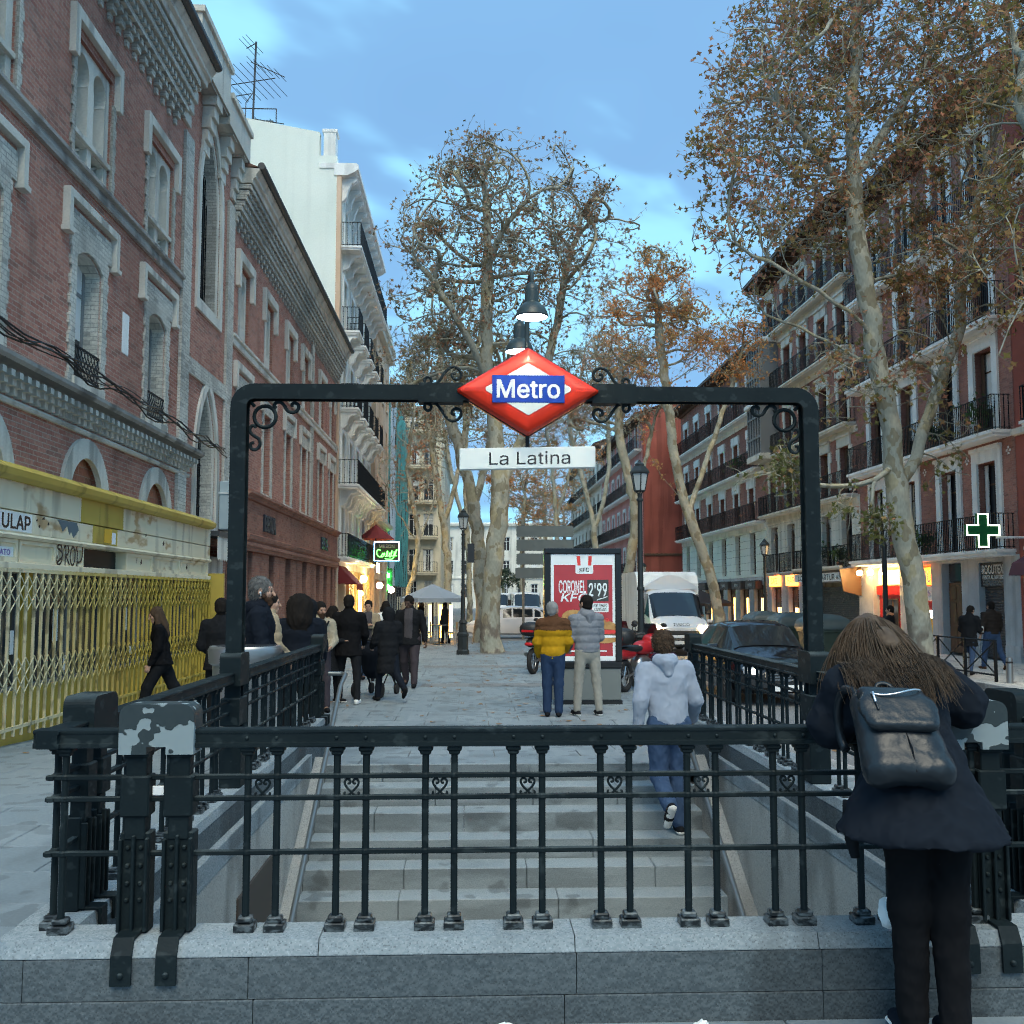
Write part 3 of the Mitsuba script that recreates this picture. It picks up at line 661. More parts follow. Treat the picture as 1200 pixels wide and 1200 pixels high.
for c in lowc:
    op = arch(c - .5, c + .5, 4.55, 6.25, 'segment', 9, .16)
    pg = toothed(c, .5, .72, 4.3, 6.52).union(sbox(c - .82, 6.5, c + .82, 6.86)).difference(op)
    m = MB(f); m.poly(pg, -.02, .035); m.put('window_surround', M['brick_pale'], bb)
    m = MB(f)   # reveals of the deep opening
    m.poly(op.difference(op.buffer(-.035)).intersection(sbox(c - 1, 4.552, c + 1, 7)), -.30, -.021); m.put('reveal', M['brick_pale'], bb)
    lab = sbox(c - .98, 6.50, c + .98, 7.05).difference(sbox(c - .86, 6.4, c + .86, 6.94))
    m = MB(f); m.poly(lab, -.02, .10); m.box(c - 1.02, c - .83, 6.43, 6.498, -.01, .12); m.box(c + .83, c + 1.02, 6.43, 6.498, -.01, .12); m.put('label_mould', M['stone'], bb)
    window(f, c - .47, c + .47, 4.58, 6.42, -.22, bb, 'frame_grey', 2, [.72], .07)
    m = MB(f); m.box(c - .56, c + .56, 4.40, 4.545, -.3, .07); m.put('sill', M['stone'], bb)
    m = MB(f)   # lattice window guard
    for z in (4.60, 5.0): m.box(c - .49, c + .49, z - .012, z + .012, .0, .02)
    for k in range(9):
        x = c - .49 + k * .98 / 8
        pts = smoothpts([(x - .05, 4.60), (x + .05, 4.70), (x - .05, 4.80), (x + .05, 4.90), (x - .05, 5.0)], 14); m.tube(np.stack([pts[:, 0], pts[:, 1], np.full(14, .01)], 1), .008, 4)
        m.tube(np.stack([2 * x - pts[:, 0], pts[:, 1], np.full(14, .012)], 1), .008, 4)
    m.put('window_guard', M['iron'], bb)
    # upper twin window: panel with two horseshoe openings, a parapet below
    pan = sbox(c - .72, 7.60, c + .72, 9.35); h1, h2 = arch(c - .60, c - .06, 8.05, 8.85, 'horseshoe'), arch(c + .06, c + .60, 8.05, 8.85, 'horseshoe')
    nest = [sbox(c - .58, 7.68, c - .08, 7.95), sbox(c + .08, 7.68, c + .58, 7.95)]
    m = MB(f); m.poly(pan.difference(unary_union([h1, h2] + nest)), -.28, -.05); tw = m.put('window_screen', M['stone'], bb)
    m = MB(f); m.box(c - .72, c + .72, 7.97, 8.04, -.05, .0); m.put('sill', M['stone'], bb)
    for s in (-1, 1):
        m = MB(f)
        for q in (-.12, .12): pass
        for (p0, p1) in (((c + s * .33 - .24, 7.69), (c + s * .33 + .24, 7.94)), ((c + s * .33 - .24, 7.94), (c + s * .33 + .24, 7.69))): m.tube([(p0[0], p0[1], -.16), (p1[0], p1[1], -.16)], .022, 5)
        for zz in (7.82,): m.box(c + s * .33 - .24, c + s * .33 + .24, zz - .02, zz + .02, -.18, -.14)
        m.put('parapet_lattice', M['stone'], bb)
        m = MB(f); m.box(c + s * .33 - .30, c + s * .33 + .30, 7.66, 9.3, -.36, -.345); m.put('blind', M['brick_pale'], bb)
        for zz in (8.62, 8.70, 8.78):
            m = MB(f); m.box(c + s * .33 - .26, c + s * .33 + .26, zz - .016, zz + .016, -.345, -.30); m.put('band', M['slate'], bb)
    lab = sbox(c - .96, 8.95, c + .96, 9.66).difference(sbox(c - .80, 8.9, c + .80, 9.50))
    m = MB(f); m.poly(lab, -.02, .09); m.put('label_mould', M['stone'], bb)
    for g_ in toothed(c, .72, .86, 7.58, 9.0).difference(sbox(c - .72, 7.5, c + .72, 9.4)).geoms: m = MB(f); m.poly(g_, -.02, .03); m.put('window_surround', M['brick_pale'], bb)
for c in (11.5, 14.7, 17.95):    # blind arches above the shop
    ring = arch(c - .90, c + .90, 2.2, 2.86, 'round', 24).difference(arch(c - .62, c + .62, 2.0, 2.86, 'round', 24))
    m = MB(f); m.poly(ring, -.03, .05); m.put('blind_arch', M['stone'], bb)
    m = MB(f); m.poly(arch(c - .63, c + .63, 2.2, 2.95, 'round', 16), -.3, -.10); m.put('arch_infill', M['brick_fill'], bb)
moulding(f, 7, 19.12, [(0, 7.30), (.06, 7.30), (.07, 7.36), (.05, 7.42), (.05, 7.46), (.11, 7.48), (.11, 7.53), (0, 7.55)], 'stone_dark', bb, 'string_course')
# lower cornice with dentil brackets
moulding(f, 7, 19.9, [(0, 4.12), (.10, 4.13), (.30, 4.20), (.34, 4.24), (.34, 4.29), (.10, 4.38), (0, 4.42)], 'stone_dark', bb, 'lower_cornice')
moulding(f, 7, 19.9, [(0, 3.80), (.05, 3.80), (.07, 3.84), (.05, 3.87), (0, 3.87)], 'stone', bb, 'lower_moulding')
for i in range(58):
    a = 7.1 + i * .22; m = MB(f); m.box(a, a + .10, 3.90, 3.98, 0, .10); m.box(a, a + .10, 3.98, 4.05, 0, .18); m.box(a, a + .10, 4.05, 4.125, 0, .26); m.put('dentil', M['stone'], bb)
def eave(a0, a1, zt, step=.38):
    moulding(f, a0, a1, [(-.3, zt - .42), (.42, zt - .40), (.44, zt - .30), (.50, zt - .27), (.50, zt - .20), (.58, zt - .10), (.58, zt - .06), (-.3, zt - .02)], 'stone', bb, 'cornice')
    obj('gutter', tube([(-5.5 + .62, a0, zt + .0), (-5.5 + .62, a1, zt + .0)], .085, 10), M['slate'], bb, smooth=40)
    n = int((a1 - a0) / step)
    for i in range(n):
        a = a0 + .05 + i * step
        for off, z0, k0 in ((0, zt - 1.44, 0), (step / 2, zt - 1.20, 1)):
            m = MB(f)
            for q in range(8 - k0 * 2):
                zz = z0 + q * .125; cc = .05 + (q + k0 * 2) * .05
                s = .035 * (q % 2); m.box(a + off - .055 - s, a + off + .055 + s, zz + .004, zz + .11, 0, cc)
            m.put('corbel', M['brick_pale'], bb)
eave(7, 19.12, 11.62); eave(23.2, 41.45, 11.45)
m = MB(f)
for a0, a1, z0 in ((7, 19.12, 11.6), (23.2, 41.45, 11.43)): m.add([(a0, z0, .55), (a1, z0, .55), (a0, z0 + 2.6, -6), (a1, z0 + 2.6, -6), (a0, z0 - .1, -6), (a1, z0 - .1, -6)], [[0, 1, 3], [0, 3, 2], [0, 2, 4], [1, 5, 3]])
m.put('roof', M['roof'], bb)
m = MB(); m.box(-14, -6.02, 7, 41.4, -.5, 11.3); m.put('core', M['stone_dark'], bb)
# tower bay
hole1, hole2 = arch(20.45, 22.05, 3.0, 4.2, 'pointed', 10), arch(20.35, 22.0, 7.45, 9.7, 'pointed', 10)
wall(f, sbox(19.12, -.5, 23.2, 12.0), [hole1, hole2, sbox(20.5, -.4, 22.6, 2.6)], .5, M['brick'], bb)
for a0, a1 in ((19.12, 19.68), (22.62, 23.18)):
    m = MB(f); m.poly(sbox(a0, 2.9, a1, 10.4), .0, .06); m.put('pilaster', M['brick_pale'], bb)
block(f, 19.68, 22.62, 5.84, 6.16, 0, .05, 'brick_pale', bb, 'band_course')
for h, z0 in ((hole1, 3.0), (hole2, 7.45)):
    m = MB(f); m.poly(h.buffer(.20, join_style=2, mitre_limit=3).difference(h).intersection(sbox(19, z0 - .2, 23.2, 12)), -.02, .05); m.put('arch_surround', M['stone'], bb)
    m = MB(f); m.poly(h.buffer(-.002).difference(h.buffer(-.10)), -.20, -.02); m.put('arch_order', M['stone'], bb)
    m = MB(f); m.poly(h.buffer(-.10).difference(h.buffer(-.14)), -.30, -.04); m.put('reveal', M['brick_pale'], bb)
    m = MB(f); m.poly(h, -.34, -.31); m.put('pane', M['pane'], bb)
    m = MB(f)
    a0, b0, a1, b1 = h.bounds
    for a in np.arange(a0 + .1, a1, .14):
        ln = LineString([(a, b0), (a, b1)]).intersection(h.buffer(-.11))
        if not ln.is_empty and ln.geom_type == 'LineString': (p, q), (r_, s_) = ln.coords[0], ln.coords[-1]; m.tube([(p, q, -.26), (r_, s_, -.26)], .012, 5)
    for z in np.arange(b0 + .2, b1 - .4, .22): m.tube([(a0 + .12, z, -.26), (a1 - .12, z, -.26)], .009, 4)
    m.put('grille', M['iron'], bb)
m = MB(f)
m.box(18.95, 21.3, 11.75, 12.65, -.6, .34); m.box(21.3, 23.3, 11.55, 12.15, -.6, .34); m.put('parapet', M['stone'], bb)
for a0, a1, z in ((18.9, 21.35, 12.65), (21.35, 23.35, 12.15)): block(f, a0, a1, z, z + .12, -.65, .40, 'stone', bb, 'coping')
for a in (18.95, 20.35, 21.75, 22.85):
    m = MB(f)
    for q in range(5): m.box(a + .04 * (q % 2), a + .45 - .04 * (q % 2), 10.55 + q * .24, 10.55 + q * .24 + .225, 0, .06 + .06 * q)
    m.put('bracket', M['stone'], bb)
m = MB(f); m.box(18.95, 23.3, 11.70, 11.76, -.1, .30); m.put('soffit', M['stone_dark'], bb)
# second run of the building, bank on its ground floor
uw = [24.45, 27.5, 30.7, 33.55, 37.3, 40.1]
wall(f, sbox(23.2, 3.9, 41.45, 11.4), [sbox(c - .58, 7.62, c + .58, 9.35) for c in uw] + [sbox(c - .5, 4.2, c + .5, 6.35) for c in uw], .45, M['brick'], bb)
for c in uw:
    h1, h2 = arch(c - .50, c - .05, 8.0, 8.85, 'horseshoe', 8), arch(c + .05, c + .50, 8.0, 8.85, 'horseshoe', 8)
    m = MB(f); m.poly(sbox(c - .58, 7.62, c + .58, 9.35).difference(unary_union([h1, h2])), -.25, -.08); m.put('window_screen', M['stone'], bb)
    for s in (-1, 1):
        block(f, c + s * .28 - .25, c + s * .28 + .25, 7.7, 9.2, -.24, -.20, 'shutter_pale', bb, 'shutter')
        m = MB(f)
        for zz in (8.62, 8.72, 8.82): m.box(c + s * .28 - .19, c + s * .28 + .19, zz - .02, zz + .02, -.20, -.17)
        m.put('band', M['slate'], bb)
    lab = sbox(c - .88, 8.75, c + .88, 9.62).difference(sbox(c - .66, 8.7, c + .66, 9.40))
    m = MB(f); m.poly(lab, -.02, .10); m.put('label_mould', M['stone'], bb)
    pg = toothed(c, .5, .70, 4.05, 6.55).union(sbox(c - .72, 6.5, c + .72, 6.72)).difference(sbox(c - .5, 4.2, c + .5, 6.35))
    m = MB(f); m.poly(pg, -.02, .035); m.put('window_surround', M['brick_pale'], bb)
    lab = sbox(c - .92, 6.35, c + .92, 6.96).difference(sbox(c - .75, 6.3, c + .75, 6.80))
    m = MB(f); m.poly(lab, -.02, .10); m.put('label_mould', M['stone'], bb)
    window(f, c - .48, c + .48, 4.22, 6.33, -.22, bb, 'frame_grey', 2, [.7], .06)
    block(f, c - .6, c + .6, 4.1, 4.2, -.2, .06, 'stone', bb, 'sill')
moulding(f, 23.2, 41.45, [(0, 7.28), (.06, 7.28), (.07, 7.36), (.05, 7.44), (.10, 7.46), (.10, 7.52), (0, 7.54)], 'stone', bb, 'string_course')
block(f, 34.75, 35.25, 4.1, 10.3, 0, .06, 'brick_pale', bb, 'pilaster')
moulding(f, 24.6, 41.5, [(0, 3.86), (.16, 3.88), (.18, 3.94), (.26, 4.0), (.26, 4.06), (.06, 4.12), (0, 4.14)], 'brick_bank', bb, 'bank_cornice')
block(f, 24.6, 41.48, 3.05, 3.86, -.4, .10, 'brick_bank', bb, 'bank_fascia')
moulding(f, 24.6, 41.5, [(0, 2.62), (.14, 2.62), (.16, 2.70), (.20, 2.73), (.20, 2.80), (.16, 2.84), (.22, 2.90), (.24, 3.0), (.10, 3.05), (0, 3.05)], 'brick_bank', bb, 'bank_moulding')
block(f, 24.6, 41.48, -.5, 2.62, -.6, -.35, 'frame_brown', bb, 'bank_backing')
piers = [24.6, 25.8, 28.6, 31.2, 34.2, 36.6, 39.0, 41.48]
for i, (a0, a1) in enumerate([(24.6, 25.2), (25.75, 26.75), (26.80, 27.85), (28.6, 29.4), (29.45, 30.3), (31.2, 32.2), (32.25, 33.3), (34.2, 35.2), (35.25, 36.3), (37.2, 38.1), (39.0, 40.0), (40.6, 41.48)]):
    block(f, a0, a1, -.5, 2.62, -.34, .06, 'brick_bank', bb, 'pier', .02)
M['sign_dark'] = mat('sign_dark', (.03, .035, .045), .4)
for c in (27.5, 37.7):
    m = MB(f); tv, tt = TX('BBVA', .42, True, 0, 1.5, .06); m.add(np.stack([c + tv[:, 0], tv[:, 1] + 3.2, tv[:, 2] + .10], 1), tt)
    k = m.put('bank_lettering', M['sign_dark'], bb)
# grey doorway with a small scalloped canopy at the foot of the tower
dg = thing('grey_doorway', 'pale grey rendered doorway under a scalloped cream canopy beside the yellow shop', 'doorway')
block(f, 21.15, 22.7, -.5, 2.35, -.3, .06, 'stone', dg, 'frame'); block(f, 21.45, 22.3, -.45, 1.95, .061, .085, 'frame_grey', dg, 'door')
m = MB(f); sc = [(21.2, 2.75), (22.6, 2.75)] + [(22.6 - i * .0875, 2.30 - .05 * (i % 2)) for i in range(17)]
m.poly(Polygon(sc), .30, .312); m.put('canopy', M['cream_pale'], dg)
block(f, 21.15, 22.65, 2.75, 2.86, .0, .34, 'slate', dg, 'canopy_top')
ac = thing('cable_cabinet', 'pale blue metal cable cabinet fixed to the brick wall beside the pointed arch', 'cabinet')
m = MB(f); v, t = cbox(22.25, 23.1, 2.95, 4.0, .05, .32, .02); m.add(v, t); m.put('body', mat('pale_blue', (.42, .50, .53), .5), ac)
block(f, 22.22, 23.13, 3.72, 3.76, .05, .335, 'white_trim', ac, 'lip')
# cables sagging along the lower cornice
rc = np.random.default_rng(5)
for i in range(5):
    z0 = 4.40 + .10 * rc.random(); pts = []
    ys = np.linspace(7.5, 21.2, 34); n = meshkit.noise(np.stack([ys * .8, ys * 0 + i * 3.3, ys * 0], 1), i)
    zz = z0 + .16 * i / 6 - .22 * np.abs(np.sin((ys - 7.5) * PI / (2.6 + .4 * (i % 3)))) * n
    obj('cable', tube(np.stack([-5.5 + .38 + .02 * i + 0 * ys, ys, zz + .06], 1), .009 if i % 2 else .013, 5), M['iron'], bb)
tag('wall_notice', 'small white enamel notice on the brick wall between two deep windows', 'sign'); taken['wall_notice'] = 1
m = MB(f); m.box(16.05, 16.35, 5.35, 6.0, 0, .012, .003); scene['wall_notice'] = mikit.ply(m.get(), M['white_trim'])

# ------------------------------------------------------------------ shuttered yellow shop, X = -5.3
M['shop_cream'] = mat('shop_cream', lambda p, n, uv: MIX(MIX((.72, .61, .40), (.80, .73, .54), FBM(p.y * .8, p.z * 2, 1., 3)), (.42, .24, .09), .8 * SS(.62, .8, FBM(p.y * 2.2, p.z * 5.0, 3.0, 4))) * (1 - .35 * SS(.55, .8, FBM(p.y * 5, p.z * .6, 7.0, 3))), .6)
M['shop_yellow'] = mat('shop_yellow', lambda p, n, uv: MIX((.44, .30, .035), (.54, .40, .08), FBM(p.y * 1.5, p.z * 2, 1., 3)) * (1 - .4 * SS(.55, .8, FBM(p.y * 4, p.z * .9, 5.0, 4))), .5)
M['gate_paint'] = mat('gate_paint', lambda p, n, uv: MIX(MIX((.58, .50, .29), (.70, .64, .45), FBM(p.y * .45, p.z * .5, 1., 3)), (.52, .37, .055), SS(12.5, 17.5, p.y + 2 * N(p.y * .7, p.z * .6, 2))) * (1 - .5 * SS(.58, .75, FBM(p.y * 9, p.z * 6, 5.0, 3))), .5)
sf = LF(-5.3)
sh = thing('shuttered_shop', 'closed shop front in dirty cream and yellow panels behind a yellow folding gate', 'shop front')
block(sf, 9.0, 21.0, -.4, 2.95, -.19, -.17, 'dark', sh, 'backing')
moulding(sf, 9.0, 20.8, [(-.18, 2.86), (.10, 2.86), (.16, 2.90), (.18, 2.97), (.06, 3.05), (-.18, 3.07)], 'shop_yellow', sh, 'top_cornice')
up = [9.0, 10.7, 12.4, 14.05, 15.75, 18.2, 20.95]; dn = [9.0, 10.9, 12.55, 13.1, 14.5, 15.5, 16.6, 18.4, 20.95]
for i, (a, b) in enumerate(zip(up[:-1], up[1:])): block(sf, a + .004, b - .004, 2.53, 2.86, -.17, .02, 'shop_yellow' if i == 3 else 'shop_cream', sh, 'fascia_panel', .004)
for i, (a, b) in enumerate(zip(dn[:-1], dn[1:])): block(sf, a + .004, b - .004, 2.27, 2.515, -.17, .02, 'shop_yellow' if i == 4 else 'shop_cream', sh, 'fascia_panel', .004)
moulding(sf, 9.0, 20.95, [(-.17, 2.20), (.03, 2.20), (.06, 2.235), (.03, 2.265), (-.17, 2.265)], 'shop_cream', sh, 'fascia_moulding')
for (a, b) in ((9.0, 10.6), (10.65, 12.2), (12.25, 13.3), (13.32, 14.25), (16.0, 17.3), (17.34, 18.9), (18.94, 20.9)):
    m = MB(sf); m.poly(sbox(a, 1.93, b, 2.195).difference(sbox(a + .05, 1.98, b - .05, 2.15)), -.17, .0); m.box(a + .05, b - .05, 1.98, 2.15, -.17, -.03); m.put('transom_panel', M['shop_cream'], sh)
block(sf, 14.3, 15.95, 1.9, 2.2, -.9, -.7, 'shop_yellow', sh, 'transom_recess')
block(sf, 9.0, 20.95, 1.85, 1.925, -.17, .05, 'shop_cream', sh, 'lintel_bar', .006)
block(sf, 9.0, 20.95, -.4, .42, -.17, -.06, 'shop_yellow', sh, 'stall_riser')
for a in (9.0, 12.55, 15.25, 18.3, 20.4): block(sf, a, a + .26, .42, 1.85, -.17, -.07, 'shop_yellow', sh, 'pilaster')
for a0, a1 in ((9.26, 12.55), (12.81, 15.25), (15.51, 18.3), (18.56, 20.4)): window(sf, a0, a1, .42, 1.85, -.11, sh, 'frame_grey', 2, 1, .05, name='shop_window')
block(sf, 20.98, 21.04, -.4, 1.98, -.2, .30, 'shop_yellow', sh, 'end_panel')
rg = np.random.default_rng(21)
bars = np.arange(9.1, 20.95, .218); zb = -.10
zg_ = lambda y: float(gz(-5, y))
BAR = mikit.ply(cbox(-.016, .016, -.016, .016, 0, 1.84, .003), M['gate_paint'])
for i, a in enumerate(bars):
    a = a + float(rg.normal(0, .008)); bars[i] = a; z0 = zg_(a) * .6 + .03
    k = numbered(sh + '__gate_bar'); scene[k] = {**BAR, 'to_world': T().translate([-5.26, a, z0]) @ T().scale([1, 1, (1.86 - z0) / 1.84])}
for a, b in zip(bars[:-1], bars[1:]):
    for zz_ in ((.40, .61), (1.36, 1.56)):
        m = MB(sf)
        for z in zz_:
            for s in (0, 1):
                za, zb2 = (z, z + .205) if s == 0 else (z + .205, z); j_ = rg.normal(0, .008)
                m.tube([(a, za + j_, .056 + s * .008), (b, zb2 + j_, .056 + s * .008)], .0085, 4)
        m.put('gate_lattice', M['gate_paint'], sh)
for z in (.02, 1.83): block(sf, 9.0, 20.95, z - .02, z + .02, .025, .055, 'gate_paint', sh, 'gate_rail')
# writing, stickers and torn paper on the shop
def flat_text(fm, text, h, a, z, c, m, parent, w=None, bold=True, slant=0., name='lettering'):
    tv, tt = TX(text, h, bold, 0, w, .003); mb = MB(fm); mb.add(np.stack([a + tv[:, 0] + slant * tv[:, 1], z + tv[:, 1], c + tv[:, 2]], 1), tt); return mb.put(name, M[m], parent)
def strokes(fm, lines, r, c, m, parent, name):
    mb = MB(fm)
    for ln in lines:
        pg = LineString(smoothpts(ln, 24) if len(ln) > 2 else ln).buffer(r, 4); mb.poly(pg, c, c + .002)
    return mb.put(name, M[m], parent)
ga, gzz = 13.34, 1.94
D_ = [[(0, .02), (.03, .2), (.0, .22), (.08, .26), (.15, .17), (.12, .02), (.02, .0), (.0, .10)], [(.26, .0), (.27, .25)], [(.22, .22), (.32, .27), (.36, .19), (.27, .13)], [(.27, .13), (.34, .06), (.40, .01)], [(.52, .24), (.45, .2), (.44, .05), (.52, .0), (.58, .08), (.57, .2), (.5, .25)], [(.66, -.02), (.67, .2)], [(.62, .2), (.70, .29), (.82, .27), (.84, .12), (.78, .06), (.67, .05)], [(.72, .32), (.66, .34)]]
strokes(sf, [[(ga + x, gzz + z) for x, z in l] for l in D_], .014, .003, 'letter_black', sh, 'graffiti_drop')
block(sf, 10.6, 12.5, 2.285, 2.505, .021, .024, 'white_trim', sh, 'poster'); flat_text(sf, 'ULAP', .16, 12.08, 2.315, .0245, 'letter_black', sh, .75)
block(sf, 10.9, 12.14, 1.99, 2.10, -.029, -.025, 'white_trim', sh, 'poster'); M['violet'] = mat('violet', (.22, .16, .40), .6); flat_text(sf, 'BARATO', .06, 11.8, 2.01, -.024, 'violet', sh, .5)
M['patch_grey'] = mat('patch_grey', (.11, .15, .17), .7)
m = MB(sf); m.poly(Polygon([(13.25, 2.51), (13.9, 2.51), (13.98, 2.42), (13.88, 2.34), (13.8, 2.30), (13.72, 2.38), (13.66, 2.33), (13.58, 2.45), (13.44, 2.36), (13.36, 2.44)]), .021, .023); m.put('stain', M['patch_grey'], sh)
for (a, z, w, h) in ((12.62, 2.44, .05, .03), (12.8, 2.47, .08, .04), (12.97, 2.41, .04, .05), (12.7, 2.36, .05, .05), (16.8, 2.49, .06, .05), (17.75, 2.38, .10, .10), (16.55, 2.04, .03, .1), (16.75, 2.03, .08, .10), (19.4, 2.02, .1, .1)):
    m = MB(sf); m.poly(Polygon([(a, z), (a + w, z + h * .3), (a + w * .7, z + h), (a + w * .1, z + h * .6)]), .0205 if z > 2.2 else -.0295, .0225 if z > 2.2 else -.0275); m.put('torn_paper', M['letter_black'], sh)
M['paper_orange'] = mat('paper_orange', (.75, .42, .03), .6)
block(sf, 14.95, 15.25, 2.30, 2.50, .021, .024, 'paper_orange', sh, 'sticker'); block(sf, 15.25, 15.42, 2.29, 2.46, .021, .024, 'white_trim', sh, 'sticker')
for a, z, w, h in ((12.3, .85, .10, .28), (13.52, .95, .16, .42), (16.2, 1.0, .18, .35), (13.9, .55, .12, .2), (16.55, .62, .2, .12)): block(sf, a, a + w, z, z + h, -.098, -.095, 'white_trim', sh, 'torn_poster')
# ------------------------------------------------------------------ white corner building with consoles, X = -5.43
f = LF(-5.43)
wb = thing('white_building', 'tall white building with a blank end wall and balconies on carved consoles', 'building')
m = MB(); m.add([(-16, 41.5, -.5), (-5.62, 41.5, -.5), (-5.62, 41.5, 19.0), (-5.62, 41.5, 19.75), (-6.35, 41.5, 19.75), (-6.35, 41.5, 20.75), (-16, 41.5, 22.5), (-16, 41.9, -.5), (-5.62, 41.9, -.5), (-5.62, 41.9, 19.0), (-5.62, 41.9, 19.75), (-6.35, 41.9, 19.75), (-6.35, 41.9, 20.75), (-16, 41.9, 22.5)],
   [[0, 1, 3], [0, 3, 4], [0, 4, 5], [0, 5, 6], [7, 10, 8], [7, 13, 12], [7, 12, 11], [7, 11, 10], [5, 12, 13], [5, 13, 6], [3, 10, 11], [3, 11, 4], [1, 8, 10], [1, 10, 3]]); m.put('end_wall', M['white_wall'], wb)
block(CF(41.5), -5.62, -5.43, -.5, 18.9, -.4, .01, 'peach', wb, 'quoin_strip')
bays = [43.05 + 2.62 * i for i in range(5)]
lv = [3.1, 6.05, 9.3, 12.55, 16.0]
hs = [sbox(c - .55, z + .02, c + .55, z + (2.25 if i else 2.1)) for c in bays for i, z in enumerate(lv)] + [sbox(42.1, -.3, 44.4, 2.4), sbox(45.2, -.3, 47.6, 2.5), sbox(48.4, -.3, 50.6, 2.5), sbox(51.4, -.3, 53.6, 2.5)]
wall(f, sbox(41.9, -.5, 55.2, 19.0), hs, .4, M['cream_pale'], wb)
m = MB(); m.box(-15.9, -5.85, 41.9, 55.2, -.5, 19.2); m.put('core', M['stone_dark'], wb)
moulding(f, 41.45, 55.2, [(-.3, 18.9), (.25, 18.9), (.55, 19.05), (.62, 19.12), (.70, 19.15), (.70, 19.35), (.62, 19.42), (-.92, 19.42), (-.92, 19.2), (-.3, 19.2)], 'white_trim', wb, 'cornice')
for i, c in enumerate(np.arange(41.9, 55, 1.31)):
    m = MB(f)
    for a in (c,):
        pr = [(0, 0), (.60, 0), (.60, -.10), (.48, -.22), (.42, -.18), (.30, -.40), (.22, -.62), (.20, -.8), (.06, -.95), (0, -1.0)]
        pg = trimesh.creation.extrude_polygon(Polygon(pr), .26, engine='earcut'); v = np.array(pg.vertices); m.add(np.stack([a - .13 + v[:, 2], 18.9 + v[:, 1], v[:, 0] + .001], 1), pg.faces)
    m.put('cornice_console', M['white_trim'], wb)
for i, z in enumerate(lv):
    for c in bays:
        window(f, c - .53, c + .53, z + .03, z + 2.22 if i else z + 2.08, -.16, wb, 'frame_white' if i not in (1, 2) else 'frame_brown', 2, [.75], .06)
        m = MB(f); m.poly(sbox(c - .72, z, c + .72, z + 2.45).difference(sbox(c - .55, z - .1, c + .55, z + 2.25 if i else z + 2.1)), -.01, .06); m.put('window_surround', M['white_trim'], wb)
    cons = [b_ + s * .62 for b_ in bays for s in (-1, 1)]
    if i in (1, 4): balcony(f, 41.7, 54.9, z, .85, wb, brackets=[x for x in cons], h=1.0, step=.16)
    elif i == 0: balcony(f, 41.9, 54.9, z, .45, wb, h=.95, step=.12)
    else:
        for c in bays: balcony(f, c - .85, c + .85, z, .75, wb, brackets=[c - .6, c + .6], h=1.0)
m = MB(); m.box(-6.25, -5.75, 41.95, 42.6, 19.42, 20.95); v, t = cbox(-6.32, -5.68, 41.92, 42.67, 20.95, 21.1, .02); m.add(v, t); m.put('chimney', M['white_trim'], wb)
block(CF(41.68), -6.35, -5.65, 19.425, 19.6, -.9, .05, 'roof', wb, 'chimney_base')
m = MB(); m.box(-10.4, -8.4, 42.1, 44.5, 19.5, 21.5)
for x in (-10.3, -9.3, -8.3): m.tube([(x, 42.2, 21.2), (x, 42.2, 22.05)], .025, 5)
m.tube([(-10.3, 42.2, 22.05), (-8.3, 42.2, 22.05)], .025, 5); m.put('roof_railing', M['slate'], wb)
an = thing('roof_antenna', 'tall lattice of television aerials with a small dish on the roof of the white building', 'antenna')
ax, ay = -9.35, 42.4
obj('mast', tube([(ax, ay, 20.2), (ax + .1, ay, 25.1)], .045, 6), M['slate'], an); obj('stay', tube([(ax - .3, ay, 20.6), (ax - .28, ay, 22.4), (ax + .05, ay, 22.9)], .02, 5), M['slate'], an)
def yagi(x, z, dx, dz, L, n, ew, tilt=0.):
    m = MB(); m.tube([(x, ay, z), (x + dx, ay - .3, z + dz)], .022, 5)
    for i in range(n):
        t = (i + .3) / n; px, pz = x + dx * t, z + dz * t; m.tube([(px - ew * .7, ay - .3 * t - ew, pz + ew * .45), (px + ew * .7, ay - .3 * t + ew, pz - ew * .45)], .016, 4)
    m.put('aerial', M['slate'], an)
yagi(ax - 1.3, 23.1, 2.3, .25, 2, 8, .8); yagi(ax - .1, 24.2, 1.5, -.8, 2, 5, .3); yagi(ax - .3, 24.8, .5, .1, 1, 3, .4); yagi(ax - 1.1, 22.6, 1.1, .05, 1, 2, .3); yagi(ax, 21.7, 1.4, -.35, 1, 2, .15)
ds = lathe([(.02, -.10), (.2, -.06), (.38, .02), (.40, .03)], 16); v = ds[0][:, [0, 2, 1]] * [1, 1, 1]; obj('dish', (v + [ax + .22, ay - .2, 21.15], ds[1]), M['white_trim'], an, smooth=True)
# street level: shop front with red awning, lit bar entrance, projecting neon box, lamps
M['awning_red'] = mat('awning_red', lambda p, n, uv: MIX((.16, .018, .022), (.22, .03, .03), FBM(p.x * 3, p.y * 2, p.z * 3, 3)), .8)
aw = thing('red_awning', 'dark red shop awning at the foot of the white building beside the bank', 'awning')
m = MB(f); m.add([(42.2, 2.75, .0), (44.6, 2.75, .0), (42.2, 2.0, .75), (44.6, 2.0, .75), (42.2, 1.75, .76), (44.6, 1.75, .76)], [[0, 1, 3], [0, 3, 2], [2, 3, 5], [2, 5, 4]]); m.add([(42.2, 2.75, .0), (42.2, 2.0, .75), (42.2, 2.0, 0.), (44.6, 2.75, .0), (44.6, 2.0, .75), (44.6, 2.0, 0.)], [[0, 1, 2], [3, 5, 4]]); m.put('cloth', M['awning_red'], aw)
bar = thing('bar_entrance', 'warmly lit bar entrance under the green neon sign', 'bar front')
M['warm_wall'] = mat('warm_wall', (.62, .44, .20), .6)
